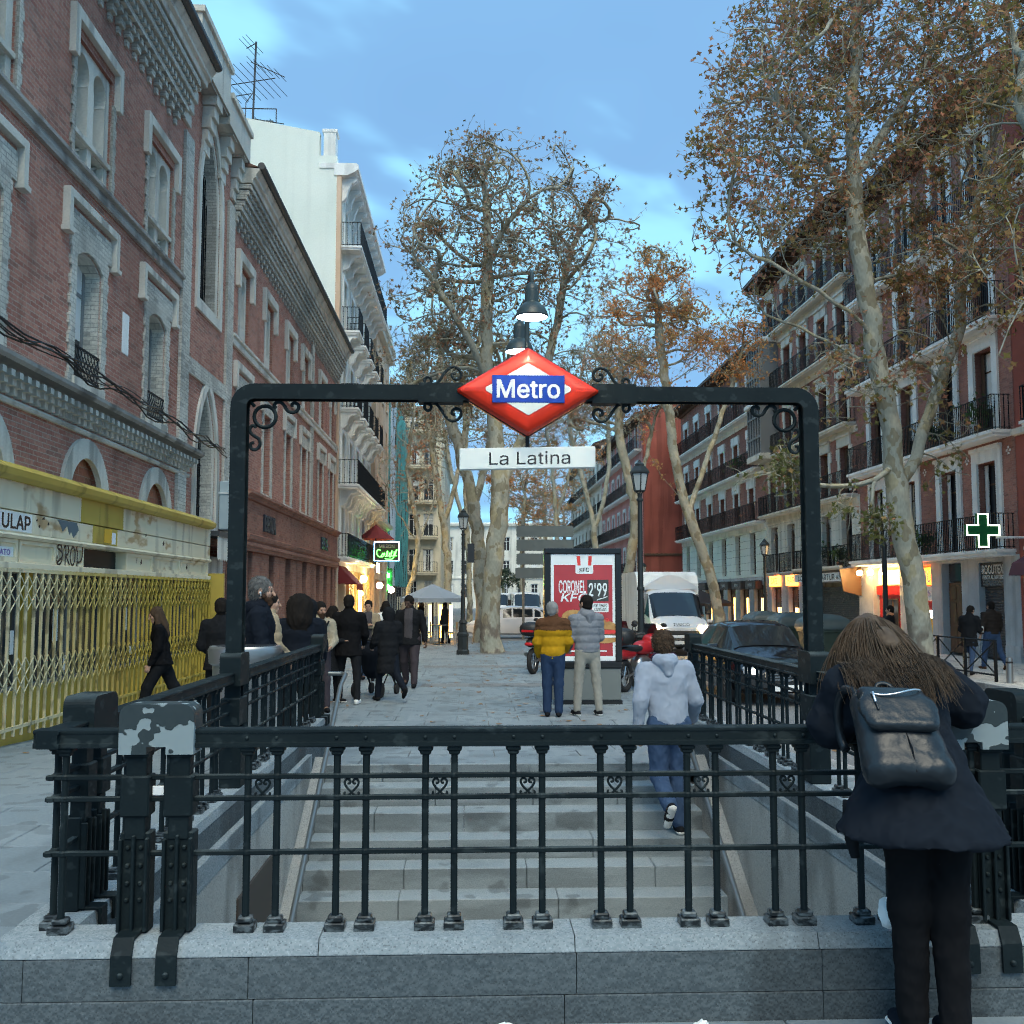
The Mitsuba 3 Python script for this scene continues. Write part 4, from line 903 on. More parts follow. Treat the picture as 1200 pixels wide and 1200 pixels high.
for a0, a1 in ((45.2, 47.6), (48.4, 50.6), (51.4, 53.6)):
    window(f, a0 + .05, a1 - .05, -.25, 2.45, -.25, bar, 'frame_brown', 3, [.78], .09, glass='pane', name='glazed_door')
for i, a in enumerate((45.0, 46.4, 47.9, 49.5, 51.0, 53.9)):
    block(f, a - .14, a + .14, -.4, 2.6, 0, .14, 'warm_wall', bar, 'pier')
def glow(name, label, shape, col, cat='lamp', group=None):
    k = numbered(name); scene[k] = mikit.ply(shape, None, smooth=True); scene[k]['emitter'] = {'type': 'area', 'radiance': rgb(col)}; tag(k, label, cat, group); return k
def globe(r, at): s = trimesh.creation.icosphere(2, r); s.vertices += at; return s
glow('wall_lamp', 'bright white round lamp high on the bar front', globe(.16, [-4.75, 45.6, 2.25]), (16, 13, 9))
glow('wall_lamp', 'round amber lamp beside the bar door, nearest of three', globe(.11, [-4.95, 46.5, 1.6]), (12, 7.5, 2.5))
glow('wall_lamp', 'round amber lamp in the middle of the bar front', globe(.17, [-4.45, 50.2, 2.0]), (15, 9.5, 3.4))
glow('wall_lamp', 'round amber lamp at the far end of the bar front', globe(.17, [-4.1, 53.0, 1.8]), (15, 9.5, 3.4))
k = glow('lit_window', 'amber light box over the bar door below the neon sign', trimesh.creation.box([.05, 1.4, .5], trimesh.transformations.translation_matrix([-4.72, 52.3, 2.9])), (2.5, 1.7, .5), 'light')
for a in (46.1, 47.2): glow('light_strip', ['vertical amber light strip left of the bar door', 'vertical amber light strip right of the bar door'][a > 47], trimesh.creation.box([.05, .12, 2.2], trimesh.transformations.translation_matrix([-5.1, a + .9, 1.1])), (3.2, 1.9, .4), 'light')
ns = thing('neon_sign', 'projecting neon box sign with green script lettering and a pale blue edge', 'neon sign')
ny, nx0, nx1, nz0, nz1 = 50.0, -4.70, -3.50, 3.20, 4.12
block(CF(ny), nx0, nx1, nz0, nz1, -.12, .06, 'dark', ns, 'box')
m = MB(CF(ny)); m.poly(sbox(nx0 - .02, nz0 - .02, nx1 + .02, nz1 + .02).difference(sbox(nx0 + .03, nz0 + .03, nx1 - .03, nz1 - .06)), .061, .075); k = m.put('edge_tube', None, ns); scene[k]['emitter'] = {'type': 'area', 'radiance': rgb(.3, .8, 1.4)}
m = MB(CF(ny)); ox, oz = nx0 + .12, nz0 + .16
cur = [[(.18, .32), (.08, .38), (.0, .26), (.06, .08), (.18, .02), (.22, .08)], [(.22, .08), (.30, .20), (.24, .02), (.36, .10), (.38, .20), (.32, .12)], [(.40, .04), (.50, .10), (.52, .30), (.48, .06), (.58, .08), (.62, .22)], [(.60, .20), (.66, .02), (.74, .34), (.72, .06), (.80, .08), (.84, .30), (.82, .0), (.70, -.09), (.40, -.06)], [(.86, .06), (.94, .34), (.90, .08), (.98, .10)]]
for ln in cur: p = smoothpts([(ox + x, oz + z) for x, z in ln], 26); m.tube(np.stack([p[:, 0], p[:, 1], np.full(26, .10)], 1), .022, 6)
k = m.put('green_script', None, ns, True); scene[k]['emitter'] = {'type': 'area', 'radiance': rgb(.12, 2.4, .1)}
flat_text(CF(ny), 'MESON', .16, (nx0 + nx1) / 2, nz1 - .30, .062, 'frame_grey', ns, .75)
obj('arm', tube([(-5.43, ny, 3.9), (nx0, ny, 3.9)], .03, 6), M['iron'], ns)
um = thing('balcony_parasol', 'folded-out red and green cloth shade on the balcony above the neon sign', 'parasol')
m = MB(); c0 = np.array([-4.75, 51.2, 5.05]); R = [(c0 + np.array([.95 * math.cos(a), .95 * math.sin(a), -.75])) for a in np.linspace(0, 2 * PI, 11)[:-1]]
m.add([c0] + R, [[0, i + 1, (i + 1) % 10 + 1] for i in range(10)]); m.put('cloth', M['awning_red'], um); obj('pole', tube([c0 - [0, 0, 2.0], c0], .025, 6), M['iron'], um)
# ------------------------------------------------------------------ peach corner building beyond
f = LF(-5.2)
pb = thing('peach_building', 'narrow peach rendered building with dark windows beyond the white one', 'building')
pc = [56.7, 59.5, 62.3]
wall(f, sbox(55.3, -.5, 64, 17.4), [sbox(c - .45, z, c + .45, z + 2.0) for c in pc for z in (2.9, 6.1, 9.4, 12.7)] + [sbox(56, -.3, 58.5, 2.4), sbox(60, -.3, 62.5, 2.4)], .4, M['peach'], pb)
m = MB(); m.box(-15, -5.65, 55.3, 64, -.5, 17.2); m.put('core', M['stone_dark'], pb)
m = MB(); m.box(-5.6, -5.2, 55.21, 55.29, -.5, 17.4); m.put('end_wall', M['peach'], pb)
moulding(f, 55.2, 64, [(-.3, 16.3), (.2, 16.35), (.42, 16.5), (.42, 16.7), (0, 16.8), (-.3, 16.8)], 'cream_pale', pb, 'cornice')
moulding(f, 55.2, 64, [(-.3, 17.3), (.15, 17.35), (.2, 17.6), (-.3, 17.7)], 'cream_pale', pb, 'parapet_cap')
for c in pc:
    for z in (2.9, 6.1, 9.4, 12.7): window(f, c - .43, c + .43, z + .02, z + 1.98, -.15, pb, 'frame_brown', 2, [.7], .06); block(f, c - .55, c + .55, z - .1, z, 0, .08, 'cream_pale', pb, 'sill')
for z in (5.5, 15.9): moulding(f, 55.2, 64, [(0, z), (.3, z + .1), (.35, z + .25), (0, z + .35)], 'cream_pale', pb, 'band_course')
# ------------------------------------------------------------------ scaffolded building wrapped in green net, then cream blocks where the street bends
sb = thing('scaffolded_building', 'building wrapped in green scaffold netting beyond the peach block', 'building')
M['net_white'] = mat('net_white', lambda p, n, uv: MIX((.45, .50, .52), (.62, .68, .70), FBM(p.x * .6, p.y * .6, p.z * .5, 4)), .8)
m = MB(); m.box(-16, -6.6, 66, 92, -.5, 15.5); m.put('wall', M['beige'], sb)
rn = np.random.default_rng(3)
def netsheet(P0, P1, z0, z1, m, name, nz=14, na=10, amp=.18):
    A, Z = np.meshgrid(np.linspace(0, 1, na), np.linspace(z0, z1, nz), indexing='ij'); P = np.array(P0)[None, None] * (1 - A[..., None]) + np.array(P1)[None, None] * A[..., None]
    d = np.array(P1, float) - P0; nn = np.array([d[1], -d[0]]) / np.linalg.norm(d); w = amp * rn.random(A.shape); X = P + w[..., None] * nn
    V = np.stack([X[..., 0], X[..., 1], Z], -1).reshape(-1, 3); i, j = np.meshgrid(np.arange(na - 1), np.arange(nz - 1), indexing='ij'); a = (i * nz + j).ravel()
    return obj(name, (V, np.stack([a, a + nz, a + nz + 1, a + 1], 1)), m, sb, smooth=True)
for k in range(5): netsheet((-5.75, 66 + k * 5), (-5.75, 70.9 + k * 5), 2.2 if k else 3.0, 16.2, M['net_white' if k == 1 else 'net'], 'net_panel')
netsheet((-7.2, 65.95), (-5.75, 65.95), 2.2, 16.2, M['net'], 'net_panel')
for y in np.arange(66, 92, 2.5):
    obj('scaffold_pole', tube([(-5.68, y, -.4), (-5.68, y, 16.6)], .04, 5), M['slate'], sb)
for z in (2.2, 5.0, 7.8, 10.6, 13.4): obj('scaffold_deck', cbox(-6.5, -5.8, 65.9, 91.5, z, z + .08, .01), M['beige'], sb)
g = CF(98.0)
cb = thing('cream_apartment_block', 'cream apartment block with long shaded balconies closing the left side of the street', 'building')
zz = [3.6, 7.0, 10.4, 13.8, 17.2]
cx = [-8.3, -6.9, -5.5, -4.1]
wall(g, sbox(-9.5, -1.5, -2.9, 19.6), [sbox(x - .5, z + .15, x + .5, z + 2.3) for x in cx for z in zz] + [sbox(x - .35, 1.3, x + .35, 2.9) for x in cx], .4, M['cream'], cb)
m = MB(); m.box(-9.5, -2.9, 98.45, 112, -1.5, 19.6); m.put('core', M['cream'], cb)
moulding(g, -9.6, -2.7, [(-.4, 19.3), (.5, 19.35), (.6, 19.6), (-.4, 19.75)], 'cream_pale', cb, 'cornice')
for z in zz:
    for x in cx: window(g, x - .48, x + .48, z + .17, z + 2.28, -.15, cb, 'frame_white', 2, [.75], .07)
    balcony(g, -7.6, -3.2, z + .1, .9, cb, slab='cream', h=.95, th=.3, step=.2); 
for x in cx: window(g, x - .33, x + .33, 1.32, 2.88, -.12, cb, 'frame_white', 2, [.6], .06)
g2 = RF(-2.9) ; f = LF(-2.9)
mb_ = thing('beige_apartment_block', 'tall beige apartment block behind the plane trees, left of the street end', 'building')
wall(f, sbox(104, -1.5, 140, 17), [sbox(y - .6, z, y + .6, z + 1.9) for y in np.arange(106.5, 139, 3.6) for z in (3.4, 6.6, 9.8, 13)], .4, M['beige'], mb_)
m = MB(); m.box(-9, -3.35, 112.2, 140, -1.5, 16.8); m.put('core', M['beige'], mb_)
for y in np.arange(106.5, 139, 3.6):
    for z in (3.4, 6.6, 9.8, 13): window(f, y - .58, y + .58, z + .02, z + 1.88, -.15, mb_, 'frame_white', 2, 1, .08)
moulding(f, 104, 140, [(-.4, 16.6), (.4, 16.7), (.4, 17), (-.4, 17.1)], 'cream_pale', mb_, 'cornice')
g = CF(175.0)
eb = thing('pale_building', 'pale stone building with tall windows closing the far end of the street', 'building')
ex = np.arange(-6, 13, 2.4)
wall(g, sbox(-8, -2, 14, 13.5), [sbox(x - .6, z, x + .6, z + 2.4) for x in ex for z in (1.0, 5.0, 9.0)], .5, M['cream_pale'], eb)
m = MB(); m.box(-8, 14, 175.6, 190, -2, 13.3); m.put('core', M['cream_pale'], eb)
for x in ex:
    for z in (1.0, 5.0, 9.0): window(g, x - .58, x + .58, z + .02, z + 2.38, -.2, eb, 'frame_white', 2, [.7], .1)
moulding(g, -8.2, 14.2, [(-.5, 13.2), (.6, 13.3), (.7, 13.7), (-.5, 13.9)], 'cream_pale', eb, 'cornice'); moulding(g, -8, 14, [(0, 4.2), (.25, 4.3), (.25, 4.5), (0, 4.6)], 'cream_pale', eb, 'band_course')
# ------------------------------------------------------------------ right side of the street, facades on X = 16
def RT(X): return lambda v: np.stack([X - v[:, 2], -v[:, 0], v[:, 1]], 1)     # for lettering: reads towards the camera
f = RF(16.0)
M['grey_stone'] = mat('grey_stone', stain((.40, .42, .43), (.52, .53, .53), 1.2, .3), .7)
M['wood'] = mat('wood', lambda p, n, uv: MIX((.085, .04, .02), (.17, .085, .045), FBM(p.y * 14, p.z * 1.3, 2., 4)), .45)
M['sign_black'] = mat('sign_black', (.02, .022, .026), .4)
M['maroon'] = mat('maroon', (.10, .035, .05), .8)
def glowbox(f_, a0, a1, z0, z1, c0, c1, col, parent, name):
    m = MB(f_); m.box(a0, a1, z0, z1, c0, c1); k = numbered(parent + '__' + name); v, t = m.get()
    tm = trimesh.Trimesh(v, t, process=False); tm.fix_normals(); scene[k] = mikit.ply(tm, None); scene[k]['emitter'] = {'type': 'area', 'radiance': rgb(col)}; return k
def core(x1, y0, y1, z1, parent, x0=16.42): m = MB(); m.box(x0, x1, y0, y1, -.8, z1); return m.put('core', M['stone_dark'], parent)
def eaves(f_, a0, a1, z, parent, d=.9, m='frame_brown'):
    moulding(f_, a0, a1, [(-.4, z - .35), (.15, z - .35), (.25, z - .12), (d, z), (d, z + .12), (-.4, z + .16)], m, parent, 'eaves')
    for a in np.arange(a0 + .3, a1, .8): block(f_, a - .07, a + .07, z - .28, z - .06, .15, d - .08, m, parent, 'rafter')
    mb = MB(f_); mb.add([(a0, z + .14, d + .02), (a1, z + .14, d + .02), (a0, z + 2.2, -5), (a1, z + 2.2, -5)], [[0, 1, 3], [0, 3, 2]]); mb.put('roof', M['roof'], parent)
def shutters(f_, c, w, z0, z1, cc, parent, m='frame_grey', lw=.28):
    for s in (-1, 1):
        a = c + s * (w / 2 - lw / 2 - .03); mb = MB(f_); mb.box(a - lw / 2, a + lw / 2, z0, z1, cc, cc + .03); mb.put('shutter', M[m], parent)
# R0 red plaster house, nearest on the right
r0 = thing('red_house', 'dark red rendered house at the right edge, nearest on that side', 'building')
w0 = [27.3, 24.6, 21.9, 19.2]; LV = [2.9, 6.45, 9.9, 13.4]
wall(f, sbox(14, -.8, 29.28, 17.0), [sbox(c - .6, z + .05, c + .6, z + 2.6) for c in w0 for z in LV] + [sbox(26, -.7, 28.6, 2.3), sbox(22, -.7, 25, 2.3)], .42, M['red_plaster'], r0); core(26, 14, 29.28, 16.8, r0)
for c in w0:
    for z in LV:
        window(f, c - .58, c + .58, z + .07, z + 2.58, -.2, r0, 'frame_brown', 2, [.78], .07)
        if c > 24: balcony(f, c - .85, c + .85, z, .5, r0, step=.13)
for z in (6.2, 9.65, 13.1): moulding(f, 14, 29.28, [(0, z), (.12, z + .03), (.14, z + .2), (0, z + .24)], 'cream_pale', r0, 'band_course')
window(f, 26.02, 28.58, -.6, 2.28, -.2, r0, 'frame_brown', 2, [.8], .1, name='shop_window'); window(f, 22, 25, -.6, 2.28, -.2, r0, 'frame_brown', 2, [.8], .1, name='shop_window')
for a in (25.75, 28.85): block(f, a - .16, a + .16, -.6, 2.2, 0, .06, 'warm_wall', r0, 'pilaster')
eaves(f, 14, 29.28, 17.0, r0)
aw = thing('maroon_awning', 'small maroon awning over the shop at the right edge', 'awning')
m = MB(f); m.add([(26.0, 2.75, 0), (28.8, 2.75, 0), (26.0, 2.45, .5), (28.8, 2.45, .5), (26.0, 2.1, .62), (28.8, 2.1, .62), (26.0, 2.1, 0), (28.8, 2.1, 0)], [[0, 1, 3], [0, 3, 2], [2, 3, 5], [2, 5, 4], [0, 2, 6], [2, 4, 6], [1, 7, 3], [3, 7, 5]]); m.put('cloth', M['maroon'], aw)
# R1 red brick with white window surrounds
r1 = thing('brick_house', 'red brick house with white window surrounds, iron balconies and stone shop piers', 'building')
w1 = [30.95, 33.5, 36.6, 39.5]
wall(f, sbox(29.3, 2.75, 41.4, 17.0), [sbox(c - .58, z + .02, c + .58, z + 2.75) for c in w1 for z in LV], .42, M['brick_right'], r1); core(26, 29.3, 41.4, 16.8, r1)
for c in w1:
    for i, z in enumerate(LV):
        window(f, c - .56, c + .56, z + .04, z + 2.73, -.25, r1, 'frame_brown', 2, [.76], .06); shutters(f, c, 1.16, z + .05, z + 2.7, -.22, r1, 'frame_white' if (i + int(c)) % 3 == 0 else 'frame_brown', .2)
        m = MB(f); m.poly(sbox(c - .90, z + .0, c + .90, z + 3.12).difference(sbox(c - .58, z - .1, c + .58, z + 2.75)), -.02, .07); m.box(c - .92, c + .92, z + 3.12, z + 3.24, 0, .14); m.put('window_surround', M['white_trim'], r1)
        m = MB(f); cc = c - 1.28
        for q in ((0, .09), (0, -.09), (.09, 0), (-.09, 0)): m.box(cc + q[0] - .035, cc + q[0] + .035, z + 2.95 + q[1] - .035, z + 2.95 + q[1] + .035, 0, .02)
        m.put('tile_diamond', M['white_trim'], r1)
for i, z in enumerate(LV): balcony(f, 29.45, 41.2, z, .62, r1, step=.12, h=1.05, th=.2)
eaves(f, 29.3, 41.4, 17.1, r1, 1.0)
wall(f, sbox(29.3, -.8, 41.4, 2.74), [sbox(30.25, -.8, 31.75, 2.55), sbox(32.9, -.8, 34.3, 2.6), sbox(35.1, -.8, 36.3, 2.6), sbox(37.75, -.8, 40.3, 2.6)], .42, M['grey_stone'], r1, 'shop_wall')
for a0, a1 in ((29.35, 30.2), (31.8, 32.85), (34.35, 35.05), (36.35, 37.7), (40.35, 41.35)): block(f, a0, a1, -.6, .05, 0, .05, 'grey_stone', r1, 'plinth', .01)
m = MB(f)
for i in range(22): m.box(30.28, 31.72, -.4 + i * .1, -.4 + i * .1 + .092, -.2, -.18)
m.put('roller_shutter', M['shutter_dark'], r1); block(f, 30.27, 31.73, 1.8, 2.54, -.19, -.06, 'sign_black', r1, 'sign_board')
flat_text(RT(16.0), 'ROCUTEX', .26, -31.0, 2.20, -.059, 'letter_white', r1, 1.3); flat_text(RT(16.0), 'VENTA AL MAYOR', .12, -31.0, 2.03, -.059, 'letter_white', r1, 1.28)
M['letter_grey'] = mat('letter_grey', (.30, .33, .34), .6)
flat_text(RT(16.0), 'MERCERIA TEJIDOS LANAS', .06, -31.0, 1.93, -.059, 'letter_grey', r1, 1.2, False); flat_text(RT(16.0), 'HILOS CINTAS ENCAJES', .06, -31.0, 1.84, -.059, 'letter_grey', r1, 1.15, False)
d = obj('door', MB(f).box(32.95, 34.25, -.36, 1.95, -.28, -.22).get(), M['wood'], r1)
for a in (33.0, 33.65):
    for z0, z1 in ((-.2, .5), (.6, 1.3), (1.4, 1.85)): block(f, a + .08, a + .52, z0, z1, -.22, -.195, 'wood', d, 'panel', .012)
block(f, 32.95, 34.25, 2.0, 2.58, -.26, -.24, 'pane', r1, 'fanlight')
# warm-lit red shop
M['shop_red'] = mat('shop_red', (.50, .015, .02), .35)
block(f, 37.8, 40.25, -.5, 1.55, -.3, -.24, 'shop_red', r1, 'red_door'); block(f, 37.8, 40.25, 1.55, 1.9, -.3, -.12, 'shop_red', r1, 'red_sign')
window(f, 38.4, 39.5, -.3, 1.4, -.2, r1, 'frame_brown', 2, 1, .05)
glowbox(f, 37.85, 40.2, 1.95, 2.5, -.3, -.2, (1.5, .85, .2), r1, 'lit_fascia')
glowbox(f, 35.15, 36.25, 1.9, 2.5, -.1, -.04, (1.8, .22, .02), r1, 'lit_sign'); flat_text(RT(16.0), 'TOU', .42, -35.7, 2.0, -.038, 'letter_white', r1, .95)
block(f, 35.15, 36.25, 1.35, 1.85, -.1, -.05, 'white_trim', r1, 'notice_board'); flat_text(RT(16.0), 'OPEN', .2, -35.7, 1.5, -.049, 'violet', r1, .8)
glowbox(f, 35.15, 36.25, .75, 1.0, -.2, -.15, (2.5, 2.3, 2.1), r1, 'light_strip'); block(f, 35.15, 36.25, -.5, .72, -.2, -.15, 'paper_orange', r1, 'orange_panel'); block(f, 35.15, 36.25, 1.02, 1.33, -.2, -.15, 'shop_red', r1, 'red_panel')
for i, a in enumerate((40.5, 39.4, 38.2)): glow('shop_spotlight', ['warm spotlight at the left end of the red shop front', 'warm spotlight over the red shop door', 'warm spotlight just left of the near plane tree'][i], globe(.12, [15.55, a, 2.42]), (18, 11, 4))
ph = thing('pharmacy_cross', 'dark green pharmacy cross with a pale outline on an arm above the pavement', 'pharmacy sign')
cy, cx_, cz, s_ = 28.9, 14.72, 3.40, .165
cross = unary_union([sbox(cx_ - 3 * s_, cz - s_, cx_ + 3 * s_, cz + s_), sbox(cx_ - s_, cz - 3 * s_, cx_ + s_, cz + 3 * s_)])
m = MB(CF(cy)); m.poly(cross, -.09, .05); m.put('body', mat('cross_green', (.008, .13, .04), .35), ph)
m = MB(CF(cy)); m.poly(cross.difference(cross.buffer(-.042, join_style=2)), .051, .066); k = m.put('outline_tube', None, ph); scene[k]['emitter'] = {'type': 'area', 'radiance': rgb(.42, .45, .34)}
obj('arm', tube([(16, cy, 3.2), (cx_ + .4, cy, 3.2)], .04, 6), M['white_trim'], ph)
# R2 cream and brick
r2 = thing('cream_brick_house', 'cream and red brick house with a glazed bay above shop canopies', 'building')
w2 = [43.0, 45.5, 48.1, 50.6, 53.4]; L2 = [2.69, 5.75, 8.75, 12.0, 15.1]
wall(f, sbox(41.42, 2.6, 54.85, 5.7), [sbox(c - .62, 2.8, c + .62, 5.1) for c in w2], .42, M['cream_pale'], r2, 'lower_wall')
wall(f, sbox(41.42, 5.71, 54.85, 18.2), [sbox(c - .55, z + .05, c + .55, z + 2.15) for c in w2 for z in L2[1:]], .42, M['brick_right'], r2); core(26, 41.42, 54.85, 18, r2)
for z in np.arange(3.1, 5.6, .42): m = MB(f); m.box(41.5, 54.8, z, z + .012, .0, .004); m.put('rustication_joint', M['stone_dark'], r2)
for c in w2:
    for i, z in enumerate(L2):
        window(f, c - .53, c + .53, z + .1, z + (2.4 if i == 0 else 2.13), -.25, r2, 'frame_brown', 2, [.76], .06); shutters(f, c, 1.1, z + .1, z + 2.1, -.22, r2, 'frame_brown', .22)
        if i:
            for sd in (-1, 1):
                m = MB(f)
                for k in range(4): w_ = .92 if k % 2 else .78; m.poly(sbox(min(c + sd * w_, c + sd * .55), z + .2 + k * .48, max(c + sd * w_, c + sd * .55), z + .2 + k * .48 + .482), -.01, .05)
                m.put('quoin', M['cream_pale'], r2)
            m = MB(f); m.box(c - .78, c + .78, z + 2.15, z + 2.55, -.01, .08); m.box(c - .85, c + .85, z + 2.55, z + 2.66, 0, .16); m.put('lintel', M['cream_pale'], r2)
for z in L2[1:]: block(f, 41.45, 54.82, z - .42, z - .161, 0, .05, 'cream_pale', r2, 'band_course')
for i, z in enumerate(L2): balcony(f, 41.6, 54.6, z, .55, r2, slab='cream_pale', step=.13, h=1.0) if i else [balcony(f, c - 1.0, c + 1.0, z, .4, r2, slab='grey_stone', step=.13, h=.95) for c in w2]
bay = thing('glazed_bay', 'grey glazed bay projecting from the upper floors of the cream and brick house', 'bay window')
for z in (8.9, 12.15):
    block(f, 52.2, 54.6, z, z + 2.6, .0, .95, 'pane', bay, 'pane'); m = MB(f)
    for a in np.arange(52.2, 54.7, .48): m.box(a - .04, a + .04, z, z + 2.6, .951, 1.0)
    for zz in (z, z + .9, z + 2.0, z + 2.55): m.box(52.15, 54.65, zz - .05, zz + .05, .96, 1.01)
    for a in (52.16, 54.61): m.box(a - .02, a + .03, z, z + 2.6, 0, 1.0)
    m.put('frame', M['frame_grey'], bay); block(f, 52.0, 54.8, z + 2.6, z + 2.85, 0, 1.15, 'white_trim', bay, 'cornice', .04); block(f, 52.1, 54.7, z - .3, z - .001, 0, 1.05, 'cream_pale', bay, 'base')
eaves(f, 41.42, 54.85, 18.25, r2, 1.1)
wall(f, sbox(41.42, -.8, 54.85, 2.58), [sbox(41.8, -.8, 47.1, 2.1), sbox(49.6, -.8, 51.2, 1.95), sbox(52.4, -.8, 54.1, 1.95)], .42, M['grey_stone'], r2, 'shop_wall')
m = MB(f)
for i in range(24): m.box(41.85, 47.05, -.5 + i * .1, -.5 + i * .1 + .092, -.2, -.18)
m.put('roller_shutter', M['shutter_dark'], r2)
ln = thing('shop_canopy', 'long white shop canopy board lettered in black under a rolled brown awning', 'canopy')
block(f, 41.9, 48.3, 2.13, 2.50, .55, .62, 'white_trim', ln, 'board'); flat_text(RT(16.0), 'LOTERIE AN ARTUR 49', .24, -44.9, 2.19, .621, 'letter_black', ln, 5.6)
block(f, 41.7, 48.4, 2.52, 2.60, 0, .66, 'frame_brown', ln, 'top'); obj('roller', tube([(15.35, 42.0, 2.68), (15.35, 48.3, 2.68)], .09, 8), M['beige'], ln)
m = MB(f); m.add([(41.5, 2.7, 0), (41.5, 2.6, .9), (41.5, 1.7, .75), (41.5, 1.5, 0), (41.56, 2.7, 0), (41.56, 2.6, .9), (41.56, 1.7, .75), (41.56, 1.5, 0)], [[0, 1, 2], [0, 2, 3], [4, 6, 5], [4, 7, 6], [0, 4, 5], [0, 5, 1], [1, 5, 6], [1, 6, 2], [2, 6, 7], [2, 7, 3]]); m.put('side_panel', M['wood'], ln)
for a0, a1 in ((49.6, 51.2), (52.4, 54.1)):
    window(f, a0 + .02, a1 - .02, -.5, 1.95, -.2, r2, 'frame_brown', 2, [.7], .08, name='shop_window')
    k = glowbox(f, a0 - .05, a1 + .05, 2.0, 2.55, .05, .12, (1.5, .36, .05), r2, 'lit_sign')
    flat_text(RT(16.0), 'BAR' if a0 < 51 else 'CAFE', .3, -(a0 + a1) / 2, 2.12, .122, 'letter_white', r2, 1.1)
    glowbox(f, a0 + .3, a1 - .3, .2, .9, -.24, -.22, (1.0, .55, .2), r2, 'lit_interior')
# R3 white rusticated
r3 = thing('white_brick_house', 'white rusticated and brick house with tall dark windows beside the red gable', 'building')
w3 = [57.6, 60.9, 64.3, 67.8, 71.5, 75.0]; L3 = [2.65, 5.6, 8.55, 11.8]
wall(f, sbox(54.9, 2.55, 77, 5.5), [sbox(c - .58, 2.7, c + .58, 5.05) for c in w3], .42, M['white_wall'], r3, 'lower_wall')
wall(f, sbox(54.9, 5.51, 77, 15.2), [sbox(c - .55, z + .05, c + .55, z + 2.2) for c in w3 for z in L3[1:]], .42, M['brick_right'], r3); core(26, 54.9, 77, 15, r3)
for z in np.arange(2.95, 5.5, .42): m = MB(f); m.box(54.95, 76.95, z, z + .02, .0, .004); m.put('rustication_joint', M['stone_dark'], r3)
for c in w3:
    for i, z in enumerate(L3):
        window(f, c - .53, c + .53, z + .08, z + (2.35 if i == 0 else 2.18), -.22, r3, 'frame_brown', 2, [.76], .07)
        if i:
            m = MB(f); m.box(c - .85, c + .85, z + 2.0, z + 2.5, .001, .10); m.box(c - .75, c - .56, z + 1.2, z + 1.998, .001, .06); m.box(c + .56, c + .75, z + 1.2, z + 1.998, .001, .06); m.put('lintel', M['white_trim'], r3)
for z in L3[1:]: block(f, 54.95, 76.95, z - .45, z - .161, 0, .05, 'white_trim', r3, 'band_course')
for i, z in enumerate(L3): balcony(f, 55.1, 76.9, z, .6, r3, slab='white_trim', step=.16, h=1.0) if i else None
eaves(f, 54.9, 77, 15.3, r3, .9)
wall(f, sbox(54.9, -.8, 77, 2.54), [sbox(a, -.8, a + 1.9, 2.1) for a in (55.6, 58.6, 61.6, 64.6, 67.6, 70.6, 73.6)], .42, M['grey_stone'], r3, 'shop_wall')
for i, a in enumerate((55.6, 58.6, 61.6, 64.6, 67.6, 70.6, 73.6)):
    window(f, a + .02, a + 1.88, -.6, 2.08, -.2, r3, 'frame_brown', 2, [.75], .09, name='shop_window'); block(f, a - .1, a + 2.0, 1.85, 2.35, .1, .5, 'sign_black', r3, 'black_awning', .03)
    if i in (0, 1, 2, 4): glowbox(f, a + .4, a + 1.3, -.2, 1.4, -.24, -.215, (.9, .48, .14), r3, 'lit_interior')
    if i < 3: flat_text(RT(16.0), 'MEMO', .16, -(a + .95), 2.02, .501, 'letter_grey', r3, .8)
# R4 red gable and the pink house behind it, R5 cream house
g = CF(80.0)
rg_ = thing('red_gable_house', 'plain red gable wall with a pink balconied front behind it', 'building')
m = MB(g); pg = Polygon([(13.6, -1), (17.2, -1), (17.2, 18.2), (13.6, 15.6)]); m.poly(pg, -.4, 0); m.put('gable_wall', M['red_plaster'], rg_)
moulding(g, 13.55, 17.0, [(0, 4.6), (.10, 4.62), (.10, 4.75), (0, 4.8)], 'frame_brown', rg_, 'pipe_band')
f4 = RF(13.6); L4 = [3.2, 6.6, 10.0, 13.2]
w4 = [83, 86.5, 90, 93.5, 97, 100.5, 104]
wall(f4, sbox(80.4, -1, 106, 15.6), [sbox(c - .6, z, c + .6, z + 2.2) for c in w4 for z in L4], .4, M['pink'], rg_); m = MB(); m.box(14.05, 26, 80.5, 106, -1, 15.4); m.put('core', M['pink'], rg_)
for c in w4:
    for z in L4:
        window(f4, c - .58, c + .58, z + .02, z + 2.18, -.2, rg_, 'frame_white', 2, [.75], .1); m = MB(f4); m.poly(sbox(c - .8, z, c + .8, z + 2.5).difference(sbox(c - .6, z - .1, c + .6, z + 2.2)), -.01, .08); m.put('window_surround', M['white_trim'], rg_)
for z in L4: balcony(f4, 80.8, 105.6, z, .6, rg_, step=.2)
eaves(f4, 79.7, 106, 15.7, rg_, .8)
r5 = thing('cream_street_house', 'cream balconied house beyond the pink one, far down the right side', 'building')
w5 = list(np.arange(109, 138, 3.8))
wall(f4, sbox(106.05, -1, 139, 17.2), [sbox(c - .65, z, c + .65, z + 2.3) for c in w5 for z in L4], .4, M['cream_pale'], r5); m = MB(); m.box(14.05, 26, 106.1, 139, -1, 17); m.put('core', M['cream_pale'], r5)
for c in w5:
    for z in L4: window(f4, c - .63, c + .63, z + .02, z + 2.28, -.2, r5, 'frame_brown', 2, [.75], .1)
for z in L4: balcony(f4, 106.5, 138.6, z, .6, r5, slab='cream_pale', step=.25)
eaves(f4, 106.05, 139, 17.3, r5, .8)
